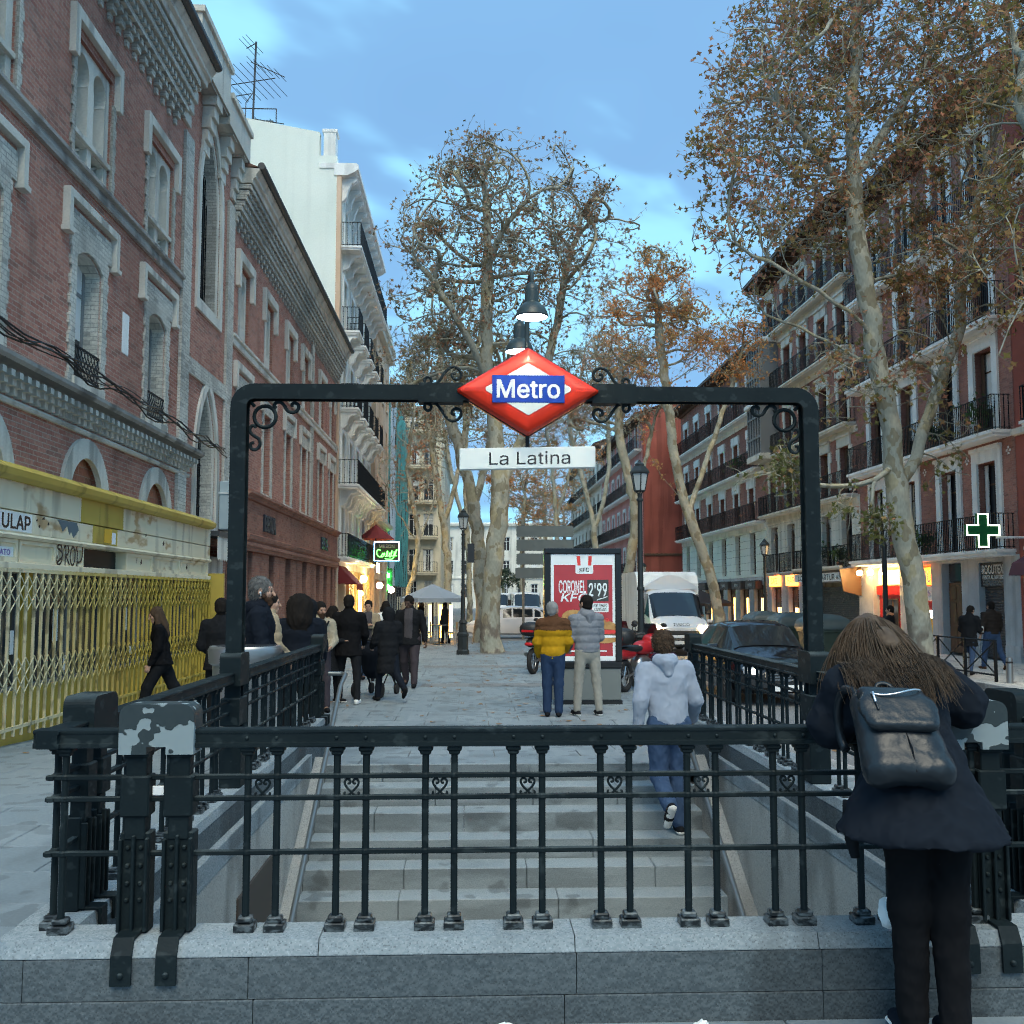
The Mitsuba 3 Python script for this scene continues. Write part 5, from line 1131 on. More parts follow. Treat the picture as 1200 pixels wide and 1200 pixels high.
# ------------------------------------------------------------------ plane trees: limbs, grown branches and leaves
# label, trunk radius, limbs (world points), crown ellipsoids (centre, horizontal radius, vertical radius), growth points, leaves, palette, leaf size
TREES = [
    ('big plane tree behind the metro sign, pale trunk and thin brown crown', 0.37, [[[0.71,33.0,-0.35],[0.79,33.0,3.11],[0.93,33.0,5.05],[0.56,33.0,8.41],[0.5,33.0,11.83],[0.38,33.0,15.15]],[[0.93,33.0,5.05],[1.96,33.5,7.38],[2.74,34.0,10.1],[3.39,34.5,13.24],[4.05,35.0,15.11]],[[0.59,33.0,8.41],[-0.49,32.0,10.26],[-1.83,31.5,12.15]],[[0.98,33.0,4.22],[-0.2,32.0,5.21],[-1.1,31.0,5.48]],[[0.53,33.0,11.83],[1.28,32.0,13.63],[2.2,31.5,14.37]]], [([1.03,33.0,13.56],3.3,3.3),([-0.63,32.0,12.34],2.34,2.89),([3.54,34.0,13.37],1.98,2.61),([-1.33,33.0,9.24],1.71,1.93),([2.51,34.0,8.93],2.34,1.93),([0.46,33.0,15.59],1.71,0.6)], 1500, 10500, 0, 0.145),
    ('plane tree with a leaning grey trunk, just left of the big central one', 0.33, [[[0.41,41.0,-0.35],[0.34,41.0,3.15],[-0.01,41.0,5.55],[-0.78,41.0,8.32],[-1.31,41.0,10.76]],[[0.13,41.0,4.86],[0.79,42.0,7.78],[1.35,43.0,10.5]]], [([-1.14,41.0,10.76],2.05,2.05),([0.96,42.0,10.64],1.88,2.05),([-0.45,41.0,12.53],2.05,1.54)], 600, 2600, 1, 0.17),
    ('slim plane tree farther back on the left, between the lamps', 0.26, [[[-1.53,58.0,-0.35],[-1.41,58.0,4.29],[-1.96,58.0,8.18],[-2.57,58.0,12.1]],[[-1.51,58.0,5.74],[-0.61,58.0,9.16],[-0.38,58.0,12.11]]], [([-2.81,58.0,12.59],1.93,2.17),([-0.62,58.0,12.11],1.93,2.42),([-1.85,58.0,14.58],2.17,1.93)], 420, 2800, 1, 0.17),
    ('slim plane tree in front of the green scaffolding netting', 0.16, [[[-3.26,52.0,-0.35],[-3.02,52.0,2.28],[-2.69,52.0,4.01],[-2.87,52.0,5.74],[-3.24,52.0,8.36]],[[-2.77,52.0,4.01],[-3.7,51.5,5.7],[-4.27,51.0,7.36]],[[-2.73,52.0,4.44],[-2.05,52.0,5.74],[-1.76,52.0,7.49]]], [([-3.58,52.0,7.48],1.47,2.17),([-2.95,52.0,10.56],1.3,2.17),([-2.27,52.0,6.61],0.95,1.3)], 360, 900, 2, 0.17),
    ('russet plane tree far down the left pavement', 0.24, [[[-0.11,72.0,-0.35],[-0.25,72.0,4.96],[-0.45,72.0,9.78],[-0.16,72.0,14.66]],[[-0.25,72.0,6.16],[-1.35,72.0,9.78],[-1.97,72.0,13.43]]], [([-4.72,72.0,17.08],1.56,1.92),([-0.47,72.0,14.66],2.7,3.0),([-3.17,72.0,12.2],1.8,2.4)], 380, 2600, 2, 0.17),
    ('large plane tree on the far pavement, its crown filling the upper right', 0.34, [[[10.86,24.5,-0.35],[10.72,24.5,1.9],[10.51,24.5,3.35],[10.38,24.5,4.4],[10.21,24.5,6.09],[9.89,24.5,8.01],[9.71,24.5,9.3],[9.54,24.5,11.03],[9.57,24.5,13.68],[9.73,24.5,16.38],[9.72,24.5,19.34]],[[10.41,24.5,4.19],[11.27,24.9,5.48],[11.94,25.3,6.91],[12.48,25.5,8.29],[12.86,25.7,9.94],[13.3,25.9,11.62],[14.03,26.1,14.07],[14.58,26.3,16.35]],[[9.85,24.5,8.11],[8.31,23.7,8.82],[6.96,23.3,9.34],[5.68,23.0,9.89]],[[10.03,24.5,7.15],[9.06,25.3,7.98],[7.85,26.0,8.78],[7.21,26.5,9.65]],[[9.54,24.5,11.03],[8.19,23.7,12.41],[7.05,23.3,13.68]],[[9.55,24.5,12.13],[11.11,25.0,14.18],[12.31,25.5,16.33]],[[10.3,24.5,4.82],[8.73,23.5,4.08],[7.33,22.9,4.2]],[[12.26,24.5,9.55],[12.84,23.5,10.07],[13.63,23.0,10.73]]], [([8.7,24.5,13.66],2.96,3.06),([11.37,24.5,15.29],2.65,2.86),([9.42,24.5,16.37],3.06,2.45),([7.08,23.5,12.09],1.84,2.04),([6.42,23.5,10.19],1.43,0.98),([8.75,25.5,10.95],1.84,1.23),([12.85,25.5,12.15],1.74,2.25),([12.06,25.0,9.48],1.84,1.43),([10.03,24.5,6.94],1.94,0.98),([7.75,26.0,9.17],0.92,0.82),([12.69,24.5,15.31],2.04,2.45),([7.06,23.0,4.21],1.12,0.73),([9.16,23.9,3.31],0.92,0.69),([12.16,25.5,5.4],1.02,1.02)], 3300, 22500, 3, 0.15),
    ('plane tree at the right edge whose branches reach into the frame', 0.34, [[[13.99,19.5,-0.35],[13.99,19.5,2.5],[13.82,19.5,5.72],[13.43,19.5,8.31],[13.03,19.5,10.95]],[[13.88,19.5,5.2],[12.64,19.5,6.56],[11.47,19.5,7.42],[10.38,19.5,6.2]],[[13.58,19.5,7.79],[12.44,19.5,9.7],[11.27,19.5,10.92]]], [([11.77,19.5,10.22],1.79,2.44),([12.93,19.5,12.57],2.27,2.27),([10.81,19.5,8.27],0.97,0.97),([13.24,19.5,7.96],1.79,1.79)], 900, 5600, 4, 0.17),
    ('orange plane tree leaning over the road beside the red gable', 0.3, [[[11.15,46.0,-0.35],[10.57,46.0,3.17],[9.64,46.0,5.88],[9.09,46.0,9.21],[8.74,46.0,12.37],[8.53,46.0,15.17]],[[9.9,46.0,5.3],[10.84,46.5,7.71],[11.96,47.0,10.6],[12.93,47.4,13.56]],[[9.64,46.0,5.88],[8.16,45.5,7.57],[7.33,45.0,9.8]]], [([8.61,46.0,15.17],2.11,2.3),([9.7,46.0,13.18],2.11,1.92),([7.13,46.0,13.15],1.61,2.3),([6.23,46.0,14.34],1.15,1.73),([12.34,47.0,13.46],1.73,2.11)], 900, 9500, 5, 0.15),
    ('twisted plane tree trunk standing against the red gable', 0.36, [[[9.7,60.0,-0.35],[9.33,60.0,3.4],[9.66,60.0,5.92],[9.08,60.0,9.47],[8.91,60.0,13.06]],[[9.55,60.0,5.42],[10.16,60.4,8.51],[10.93,60.8,11.66]]], [([8.77,60.0,15.12],2.5,2.5),([7.48,60.0,13.05],2.0,2.0),([10.55,60.0,13.07],1.75,1.75)], 560, 5000, 2, 0.17),
    ('forked plane tree in front of the cream house on the right', 0.3, [[[10.0,78.0,-0.35],[9.51,78.0,5.26],[9.01,78.0,8.54],[8.11,78.0,11.83],[7.6,78.0,15.81]],[[9.46,78.0,6.57],[10.47,78.0,10.52],[10.5,78.0,14.5]]], [([7.4,78.0,15.81],2.34,2.6),([10.05,78.0,15.83],2.6,2.6),([9.07,78.0,19.17],2.6,1.95)], 420, 3600, 1, 0.17),
    ('orange tree far down the street behind the road signs', 0.28, [[[8.41,115.0,-0.35],[8.43,115.0,6.05],[8.25,115.0,11.83],[8.46,115.0,15.72]]], [([8.45,115.0,12.8],4.98,3.07),([4.59,115.0,14.73],3.83,3.83),([11.55,115.0,14.76],2.88,3.83)], 420, 4200, 5, 0.24),
    ('orange tree at the far end of the street, right of the pale building', 0.28, [[[12.35,135.0,-0.35],[12.38,135.0,6.83],[12.18,135.0,12.49]]], [([11.62,135.0,13.63],4.5,3.94),([7.64,135.0,12.48],3.38,3.15)], 300, 2200, 5, 0.26),
    ('russet tree in mid street right of the metro sign, above the direction boards', 0.26, [[[7.88,92.0,-0.35],[7.75,92.0,5.92],[7.38,92.0,12.11],[6.77,92.0,16.79]],[[7.68,92.0,8.23],[8.94,92.0,12.89],[9.58,92.0,16.81]]], [([6.77,92.0,16.79],3.99,3.68),([9.49,92.0,15.24],2.61,3.45),([4.06,92.0,15.21],2.61,2.76)], 520, 5200, 5, 0.2),
    ('orange street tree behind the central plane tree trunk', 0.26, [[[5.18,104.0,-0.35],[5.19,104.0,6.48],[5.46,104.0,11.72]]], [([5.46,104.0,13.47],3.64,3.81),([2.84,104.0,15.22],2.6,2.95),([7.63,104.0,9.1],3.47,2.6)], 420, 4200, 5, 0.22),
    ('dark evergreen tree low at the end of the street', 0.3, [[[4.74,150.0,-0.35],[4.73,150.0,0.56],[4.73,150.0,2.42]]], [([4.48,150.0,2.42],3.0,3.25),([2.24,150.0,1.18],2.0,2.25),([7.23,150.0,1.43],2.25,2.25)], 260, 3400, 6, 0.3),
]
def bark(p, n, uv):
    a = FBM(p.x * 2.2, p.y * 2.2, p.z * 1.4, 4); b = FBM(p.x * 4.5 + 9, p.y * 4.5, p.z * 2.6, 3); s = N(p.x * 30, p.y * 30, p.z * 12)
    c = MIX((.30, .31, .26), (.40, .38, .30), SS(.40, .60, a)); c = MIX(c, (.22, .20, .14), SS(.56, .60, b)); c = MIX(c, (.36, .31, .18), SS(.60, .64, a) * .7)
    low = SS(1.6, .2, p.z)
    return MIX(c, (.15, .13, .11), low * SS(.4, .55, b) * .9) * (.85 + .3 * s)
M['bark'] = mat('bark', bark, .85, bump=lambda p, n, uv: FBM(p.x * 14, p.y * 14, p.z * 6, 3), bscale=.02)
scene['mat_leaf'] = {'type': 'principledthin', 'base_color': {'type': 'mesh_attribute', 'name': 'vertex_color'}, 'roughness': .7, 'diff_trans': .9}
PAL = {0: [(.17, .105, .07), (.13, .10, .055), (.21, .11, .07), (.11, .095, .06), (.24, .17, .12)], 1: [(.17, .11, .07), (.15, .12, .07), (.12, .11, .07)], 2: [(.28, .13, .075), (.22, .12, .075), (.25, .16, .10)],
       3: [(.23, .12, .07), (.18, .12, .055), (.15, .125, .05), (.27, .13, .085)], 4: [(.21, .13, .06), (.17, .14, .05), (.26, .14, .08)], 5: [(.36, .16, .06), (.30, .15, .07), (.26, .17, .07)], 6: [(.030, .045, .028), (.04, .055, .03)]}
from scipy.spatial import cKDTree
def grow_tree(label, rb, limbs, crowns, nat, nleaf, pal, ls, seed):
    r = np.random.default_rng(seed)
    t = thing('plane_tree' if pal != 6 else 'evergreen_tree', label, 'tree')
    nodes, par = [], []
    def chain(pts, root):
        pts = np.array(pts); L = np.r_[0, np.cumsum(np.linalg.norm(np.diff(pts, axis=0), axis=1))]; n = max(3, int(L[-1] / .45)); q = smoothpts(pts, n + 1) if len(pts) > 2 else np.linspace(pts[0], pts[-1], n + 1)
        q[1:] += r.normal(0, .03, (n, 3)); k = root
        for j, p in enumerate(q):
            if j == 0 and root >= 0: continue
            nodes.append(p); par.append(k); k = len(nodes) - 1
    chain(limbs[0], -1)
    nfix = len(nodes)
    for l in limbs[1:]:
        i = int(np.argmin(np.linalg.norm(np.array(nodes) - l[0], axis=1))); l = [list(nodes[i])] + list(l[1:]); chain(l, i)
    vol = np.array([c[1] ** 2 * c[2] for c in crowns]); cnt = np.maximum(12, (nat * vol / vol.sum()).astype(int)); A = []
    for (c, rx, ry), k in zip(crowns, cnt):
        d = r.normal(size=(k, 3)); d /= np.linalg.norm(d, axis=1, keepdims=True); rad = r.random(k) ** (1 / 2.2); A.append(np.array(c) + d * rad[:, None] * [rx, rx * .95, ry])
    A = np.vstack(A); scale = (vol.sum() / nat) ** (1 / 3); step = max(.28, scale * .55); kill = step * 1.35; infl = step * 14
    A = A[A[:, 2] > 3.0]
    attract = A.copy()
    for it in range(60):
        if len(A) == 0: break
        Pn = np.array(nodes); dd, ii = cKDTree(Pn).query(A); keep = dd < infl
        dirs = {}
        v = A - Pn[ii]; v /= np.linalg.norm(v, axis=1, keepdims=True) + 1e-9
        acc = np.zeros_like(Pn); np.add.at(acc, ii[keep], v[keep]); has = np.unique(ii[keep])
        if len(has) == 0: break
        new = []
        for i in has:
            d = acc[i]; d = d / (np.linalg.norm(d) + 1e-9) + r.normal(0, .09, 3) + [0, 0, .12] + (1.5 * (Pn[i] - Pn[par[i]]) / (np.linalg.norm(Pn[i] - Pn[par[i]]) + 1e-9) if par[i] >= 0 and i >= nfix else 0); d /= np.linalg.norm(d); p = Pn[i] + d * step
            new.append(p); par.append(int(i))
        nodes += new
        dn, _ = cKDTree(np.array(new)).query(A); A = A[dn > kill]
    Pn = np.array(nodes); par_ = np.array(par); n = len(Pn)
    kids = [[] for _ in range(n)]
    for i, p in enumerate(par_):
        if p >= 0: kids[p].append(i)
    rad2 = np.zeros(n); tip = .011
    order = np.argsort(-np.arange(n))
    for i in order:
        rad2[i] = tip ** 2.3 if not kids[i] else sum(rad2[k] for k in kids[i])
    R = rad2 ** (1 / 2.3); R *= rb * .8 / R[0]; R = np.maximum(R, .009)
    base = np.linalg.norm(Pn[:, :2] - Pn[0, :2], axis=1) + (Pn[:, 2] - Pn[0, 2]); R = R * (1 + .35 * np.exp(-np.maximum(Pn[:, 2] - Pn[0, 2], 0) / .5) * (np.arange(n) < nfix))
    # chains following the thickest child
    tr, br = MB(), MB(); stack = [0]; done = set()
    starts = [(0, -1)]
    while starts:
        s, p0 = starts.pop(); ch = [p0, s] if p0 >= 0 else [s]
        while kids[ch[-1]]:
            ks = sorted(kids[ch[-1]], key=lambda k: -R[k]); ch.append(ks[0]); starts += [(k, ch[-2]) for k in ks[1:]]
        rr = R[ch].copy()
        if p0 >= 0: rr[0] = min(rr[0], rr[1] * 1.15)
        if len(ch) < 2: continue
        big = rr.max() > .09; (tr if big else br).tube(Pn[ch], rr, 12 if rr.max() > .15 else (7 if big else 4), caps=False)
    # short twigs with leaves
    tips = np.array([i for i in range(nfix, n) if R[i] < .05]); 
    if len(tips) == 0: tips = np.arange(n)
    nt = max(len(tips), nleaf // 7); src = r.choice(tips, nt); d = r.normal(size=(nt, 3)) + [0, 0, .25]; d /= np.linalg.norm(d, axis=1, keepdims=True); L = r.uniform(.25, .75, nt) * min(1.6, max(1, step / .4)); E_ = Pn[src] + d * L[:, None]
    for k in range(nt):
        br.tube([Pn[src[k]], Pn[src[k]] + d[k] * L[k] * .5 + r.normal(0, .03, 3), E_[k]], [.010, .007, .004], 3, caps=False)
    tr.put('trunk', M['bark'], t, smooth=True); br.put('branches', M['bark'], t, smooth=True)
    m = nleaf; q = r.integers(0, nt, m); u = r.beta(2.2, 1.0, m); C = Pn[src[q]] * (1 - u[:, None]) + E_[q] * u[:, None] + r.normal(0, .10, (m, 3)) + [0, 0, -.04]
    nrm = r.normal(size=(m, 3)); nrm /= np.linalg.norm(nrm, axis=1, keepdims=True); a = np.cross(nrm, r.normal(size=(m, 3))); a /= np.linalg.norm(a, axis=1, keepdims=True); b = np.cross(nrm, a)
    sz = ls * r.uniform(.55, 1.15, m)
    # five-lobed leaf, folded along its midrib
    prof = [(-.5, 0, 0), (-.12, .22, .03), (-.02, .55, .10), (.16, .20, .03), (.55, .0, -.06), (.16, -.20, .03), (-.02, -.55, .10), (-.12, -.22, .03)]
    V = np.stack([C + sz[:, None] * (x * a + y * b + z * nrm * r.uniform(-.8, 2.0, (m, 1))) for x, y, z in prof], 1)
    o = (np.arange(m) * 8)[:, None]; F = np.concatenate([o + np.array([t_]) for t_ in ((0, 1, 7), (1, 2, 3), (1, 3, 7), (7, 3, 5), (7, 5, 6), (3, 4, 5))], 0)
    pa = np.array(PAL[pal]); cl = meshkit.noise(C * .7, 5); ci = np.clip((cl * 1.6 - .3 + r.normal(0, .22, m)) * len(pa), 0, len(pa) - 1).astype(int); col = pa[ci] * r.uniform(1.1, 2.7, (m, 1))
    if pal == 3: lowz = np.clip((7.2 - C[:, 2]) / 2.5, 0, 1)[:, None] * (r.random((m, 1)) < .8); col = col * (1 - lowz) + lowz * np.array([.17, .18, .065]) * r.uniform(.6, 1.4, (m, 1))
    k = numbered(t + '__crown'); scene[k] = mikit.ply((V.reshape(-1, 3), F), 'mat_leaf', smooth=False, color=np.repeat(col, 8, 0))
    return t
for i, tr_ in enumerate(TREES): grow_tree(*tr_, seed=100 + i)
# square tree pits
for (x, y) in ((0.72, 33.0), (.4, 41.0)):
    struct('soil', sheet([x - 1.1, x + 1.1], [y - 1.0, y + 1.0], lambda a, b: gz(a, b) + .005), M['paving_dark'])
# leaves fallen on the paving and in the gutter
rf = np.random.default_rng(8); mf = MB()
for i in range(420):
    x, y = (rf.normal(.8, 1.9), rf.uniform(10.5, 40)) if i < 260 else (rf.uniform(3.7, 4.4) if i % 2 else rf.uniform(11.5, 15.5), rf.uniform(12, 40))
    if i < 260 and not (-5.2 < x < 3.3): continue
    a = rf.uniform(0, 6.28); s_ = rf.uniform(.045, .085); z = float(gz(x, y)) + (.008 if i < 260 or i % 2 == 0 else -.128); p = [(1, 0), (.3, .35), (.1, .8), (-.3, .3), (-.8, 0), (-.3, -.3), (.1, -.8), (.3, -.35)]
    mf.add([(x + s_ * (u * math.cos(a) - v * math.sin(a)), y + s_ * (u * math.sin(a) + v * math.cos(a)), z + s_ * .25 * rf.random()) for u, v in p], [[0, 1, 7], [1, 2, 3], [1, 3, 7], [7, 3, 5], [7, 5, 6], [3, 4, 5]])
M['dead_leaf'] = mat('dead_leaf', (.20, .11, .05), .8); mf.put('fallen_leaves', M['dead_leaf']); labels['fallen_leaves'] = {'label': 'brown plane leaves scattered on the paving and along the kerb', 'category': 'leaves', 'kind': 'stuff'}
# potted plants on balconies
def leafy(x, y, z, r, h, label, nm='potted_plant'):
    t = thing(nm, label, 'plant'); obj('pot', lathe([(.10, 0), (.14, .22), (.15, .24)], 10, (x, y, z)), M['roof'], t); k = 160; c = rf.normal(size=(k, 3)) * [r * .5, r * .5, h * .28] + [x, y, z + .25 + h * .5]; n = rf.normal(size=(k, 3)); n /= np.linalg.norm(n, axis=1, keepdims=True); a = np.cross(n, rf.normal(size=(k, 3))); a /= np.linalg.norm(a, axis=1, keepdims=True); b = np.cross(n, a); s_ = .08
    V = np.stack([c - a * s_, c + b * s_ * .5, c + a * s_, c - b * s_ * .5], 1).reshape(-1, 3); o = (np.arange(k) * 4)[:, None]; F = np.concatenate([o + np.array([[0, 1, 2]]), o + np.array([[0, 2, 3]])]); kk = numbered(t + '__foliage'); scene[kk] = mikit.ply((V, F), 'mat_leaf', color=np.repeat(np.array([[.06, .10, .04]]) * rf.uniform(.7, 1.6, (k, 1)), 4, 0))
leafy(15.75, 46.0, 2.72, .5, 1.1, 'bushy potted plant on the first balcony above the white canopy board'); leafy(15.75, 43.2, 2.72, .35, .6, 'smaller potted plant on the balcony nearest the brick house')
leafy(15.6, 30.6, 6.48, .5, .8, 'bushy potted plant on the second-floor balcony above the pharmacy cross'); leafy(15.6, 33.6, 6.48, .35, .5, 'small potted plant on the second-floor balcony of the brick house'); leafy(15.6, 34.6, 2.95, .3, .45, 'small potted plant on the first-floor balcony above the wooden door')
leafy(15.6, 59.0, 8.58, .5, .8, 'potted plant on a high balcony of the white and brick house')
# ------------------------------------------------------------------ street lamps, advertising panel, signs, barrier, bins, café
M['lantern_glass'] = mat('lantern_glass', (.42, .46, .46), .25)
M['lamp_iron'] = mat('lamp_iron', (.022, .028, .030), .4)
def hexring(r, z, n=6): a = np.arange(n) * 2 * PI / n + PI / 6; return np.stack([r * np.cos(a), r * np.sin(a), np.full(n, z)], 1)
def loftr(rings, cap=True):
    n = len(rings[0]); V = np.vstack(rings); F = []; j = np.arange(n); j2 = (j + 1) % n
    for i in range(len(rings) - 1): o = i * n; F.append(np.stack([o + j, o + j2, o + n + j2], 1)); F.append(np.stack([o + j, o + n + j2, o + n + j], 1))
    if cap:
        F.append(np.stack([np.zeros(n - 2, int), j[2:], j[1:-1]], 1)); o = (len(rings) - 1) * n; F.append(np.stack([np.full(n - 2, o), o + j[1:-1], o + j[2:]], 1))
    return V, np.vstack(F)
def street_lamp(x, y, label, H=4.55, group=None, s=1.0):
    t = thing('street_lamp', label, 'street lamp', group); z = float(gz(x, y)); at = np.array([x, y, z])
    hl = .62 * s
    obj('pedestal', lathe([(.20, 0), (.20, .12), (.165, .16), (.165, .55), (.185, .58), (.185, .64), (.13, .70), (.11, .95), (.14, .98), (.12, 1.02), (.085, 1.08)], 8, at), M['lamp_iron'], t)
    obj('pole', lathe([(.075, 1.08), (.060, 1.9), (.075, 1.92), (.075, 1.97), (.056, 2.0), (.045, H - hl - .22), (.07, H - hl - .2), (.07, H - hl - .17), (.04, H - hl - .14), (.05, H - hl - .05)], 12, at), M['lamp_iron'], t, smooth=40)
    zb = H - hl; V, F = loftr([hexring(.11 * s, zb), hexring(.175 * s, zb + .36 * s)]); l = obj('lantern', (V + at, F), M['lantern_glass'], t)
    m = MB(); a = hexring(.112 * s, zb), hexring(.18 * s, zb + .36 * s)
    for k in range(6): m.tube([a[0][k] + at, a[1][k] + at], .012, 4); m.tube([a[1][k] + at, a[1][(k + 1) % 6] + at], .014, 4); m.tube([a[0][k] + at, a[0][(k + 1) % 6] + at], .014, 4)
    for k in range(6): m.tube([at + [0, 0, zb - .08], a[0][k] + at], .010, 4)
    m.put('lantern_frame', M['lamp_iron'], l)
    V, F = loftr([hexring(.215 * s, zb + .36 * s), hexring(.205 * s, zb + .40 * s), hexring(.13 * s, zb + .50 * s), hexring(.10 * s, zb + .51 * s), hexring(.10 * s, zb + .55 * s), hexring(.05 * s, zb + .58 * s), hexring(.018, zb + .63 * s)]); obj('cap', (V + at, F), M['lamp_iron'], t)
    return t
street_lamp(3.42, 20.6, 'black street lamp by the kerb, standing between the advertising panel and the white truck')
sl = street_lamp(-.25, 32.2, 'black street lamp with an octagonal foot, left of the big central plane tree')
block(CF(32.1), -.12, .10, 2.55, 3.15, 0, .05, 'sign_black', sl, 'plate')
street_lamp(11.75, 40.6, 'black street lamp on the far pavement in front of the cream and brick house', 4.2)
street_lamp(-1.45, 60, 'distant street lamp left of the parasol, nearer of two', 4.7); street_lamp(-1.5, 74, 'distant street lamp farthest down the left pavement', 4.4); street_lamp(12.2, 72, 'distant street lamp against the foot of the red gable', 4.3)
pl = thing('dark_pole', 'plain dark pole standing in front of the red lit shop', 'pole'); z = float(gz(11.6, 28.4))
obj('shaft', lathe([(.11, 0), (.11, .7), (.075, .8), (.07, 3.25), (.085, 3.27), (.085, 3.32), (.02, 3.45)], 10, (11.62, 28.4, z)), M['lamp_iron'], pl, smooth=40)
# advertising panel
AY, AX0, AX1 = 17.2, 1.225, 2.53; az = float(gz(2, AY)) ; g = CF(AY)
M['grey_paint'] = mat('grey_paint', lambda p, n, uv: MIX((.13, .15, .145), (.17, .185, .18), FBM(p.x * 1.5, p.z * 2, 1., 3)), .45)
M['panel_black'] = mat('panel_black', (.012, .013, .014), .25)
ad = thing('advertising_panel', 'black-framed advertising panel with a red chicken restaurant poster on a grey base', 'advertising panel')
m = MB(g)
for (a, b, z0, z1) in ((AX0, AX1, 2.235, 2.33), (AX0, AX0 + .11, .44, 2.235), (AX1 - .11, AX1, .44, 2.235), (AX0, AX1, .33, .44)):
    v, t = cbox(a, b, z0, z1, -.22, .04, .012); m.add(v, t)
m.put('frame', M['panel_black'], ad)
block(g, AX0 + .14, AX1 - .02, az + .06, .33, -.20, .01, 'grey_paint', ad, 'base', .015); block(g, AX0 + .2, AX1, az - .05, az + .06, -.22, .03, 'panel_black', ad, 'foot')
M['poster_white'] = mat('poster_white', (.80, .84, .84), .25, clear=.6); M['poster_red'] = mat('poster_red', lambda p, n, uv: MIX((.36, .028, .035), (.52, .05, .055), SS(.2, 1.9, p.z) * .4 + .6 * FBM(p.x * 2, p.z * 2, 3., 3)), .25, clear=.6)
M['bun'] = mat('bun', lambda p, n, uv: MIX((.36, .17, .05), (.58, .34, .13), FBM(p.x * 16, p.z * 16, 3., 3)), .4); M['patty'] = mat('patty', lambda p, n, uv: MIX((.06, .025, .018), (.26, .11, .05), FBM(p.x * 30, p.z * 30, 3., 3)), .4)
M['neon_red'] = mat('neon_red', (.75, .06, .05), .4)
px0, px1 = AX0 + .115, AX1 - .085
po = obj('poster', MB(g).box(px0, px1, .45, 2.23, .0, .010).get(), M['poster_white'], ad)
rx0, rx1 = px0 + .05, px1 - .07
block(g, rx0, rx1, .53, 2.05, .0105, .013, 'poster_red', po, 'poster_ground')
def P(w, pg, m_, nm, c=.0135, d=.0015): mb = MB(g); mb.poly(pg, c, c + d); return mb.put(nm, M[m_], po)
cx = (rx0 + rx1) / 2 + .02
P(0, sbox(cx - .15, 1.90, cx + .15, 2.16).buffer(-.03).buffer(.03), 'poster_white', 'logo_tab')
for s in (-1, 1): P(0, Polygon([(cx + s * .13, 2.20), (cx + s * .07, 2.20), (cx + s * .062, 2.04), (cx + s * .115, 2.04)]), 'neon_red', 'logo_stripe', .0155)
flat_text(g, 'KFC', .065, cx, 1.935, .0155, 'letter_black', po, .16)
flat_text(g, 'CORONEL', .20, rx0 + .31, 1.585, .0135, 'poster_white', po, .46); flat_text(g, 'KFC', .13, rx0 + .33, 1.44, .0135, 'poster_white', po, .44, True, .25)
M['poster_dark'] = mat('poster_dark', (.05, .045, .04), .3, clear=.5)
P(0, sbox(rx0 + .56, 1.44, rx0 + .92, 1.80), 'poster_dark', 'price_box'); flat_text(g, "2'99", .21, rx0 + .74, 1.53, .0155, 'poster_white', po, .31)
P(0, Polygon([(rx0 + .72, 1.455), (rx0 + .90, 1.51), (rx0 + .90, 1.525), (rx0 + .72, 1.47)]), 'poster_white', 'underline', .0155)
P(0, sbox(rx0 + .64, 1.26, rx0 + .92, 1.41).buffer(-.02).buffer(.02), 'poster_white', 'note_box'); flat_text(g, 'POR TIEMPO', .045, rx0 + .78, 1.345, .0155, 'letter_black', po, .23); flat_text(g, 'LIMITADO', .045, rx0 + .78, 1.28, .0155, 'letter_black', po, .2)
for bx, bz, s in ((rx0 + .38, .92, 1.0), (rx0 + .86, .86, .72)):
    E = lambda x, z, w, h: shapely.affinity.scale(Point(bx + x * s, bz + z * s).buffer(1, 12), w * s, h * s)
    P(0, E(0, .20, .27, .15).union(E(-.05, .26, .2, .12)), 'bun', 'burger_bun'); P(0, E(0, .06, .33, .10), 'patty', 'burger_filling', .0155); P(0, E(.02, .10, .31, .05), 'neon_red', 'burger_sauce', .0175); P(0, E(0, -.08, .29, .085), 'bun', 'burger_base', .0175); P(0, E(.03, -.01, .30, .03), 'poster_white', 'burger_cheese', .0195)
for a in np.arange(rx0 + .38, rx1 - .05, .085): P(0, Point(a, 1.13 + .02 * math.sin(a * 40)).buffer(.03, 5).difference(Point(a, 1.13).buffer(.014, 5)), 'neon_red', 'neon_letter', .0200)
P(0, sbox(rx0 + .2, .60, rx1 - .1, .625), 'poster_white', 'small_print')
# backs of the direction signs
rs = thing('direction_sign', 'stack of four grey direction boards seen from behind on two posts', 'road sign')
g = CF(46.0); M['sign_back'] = mat('sign_back', (.155, .185, .185), .45, .3)
for (a, b, z0, z1) in ((2.03, 4.6, 4.15, 4.65), (2.03, 4.6, 3.52, 4.03), (2.03, 4.45, 2.90, 3.40), (1.98, 3.4, 2.28, 2.76)):
    m = MB(g); m.poly(sbox(a, z0, b, z1).buffer(-.06).buffer(.06, 4), -.03, .03); m.put('board', M['sign_back'], rs)
for a in (2.35, 4.2): obj('post', tube([(a, 46.1, -.45), (a, 46.1, 4.7)], .06, 8), M['grey_paint'], rs)
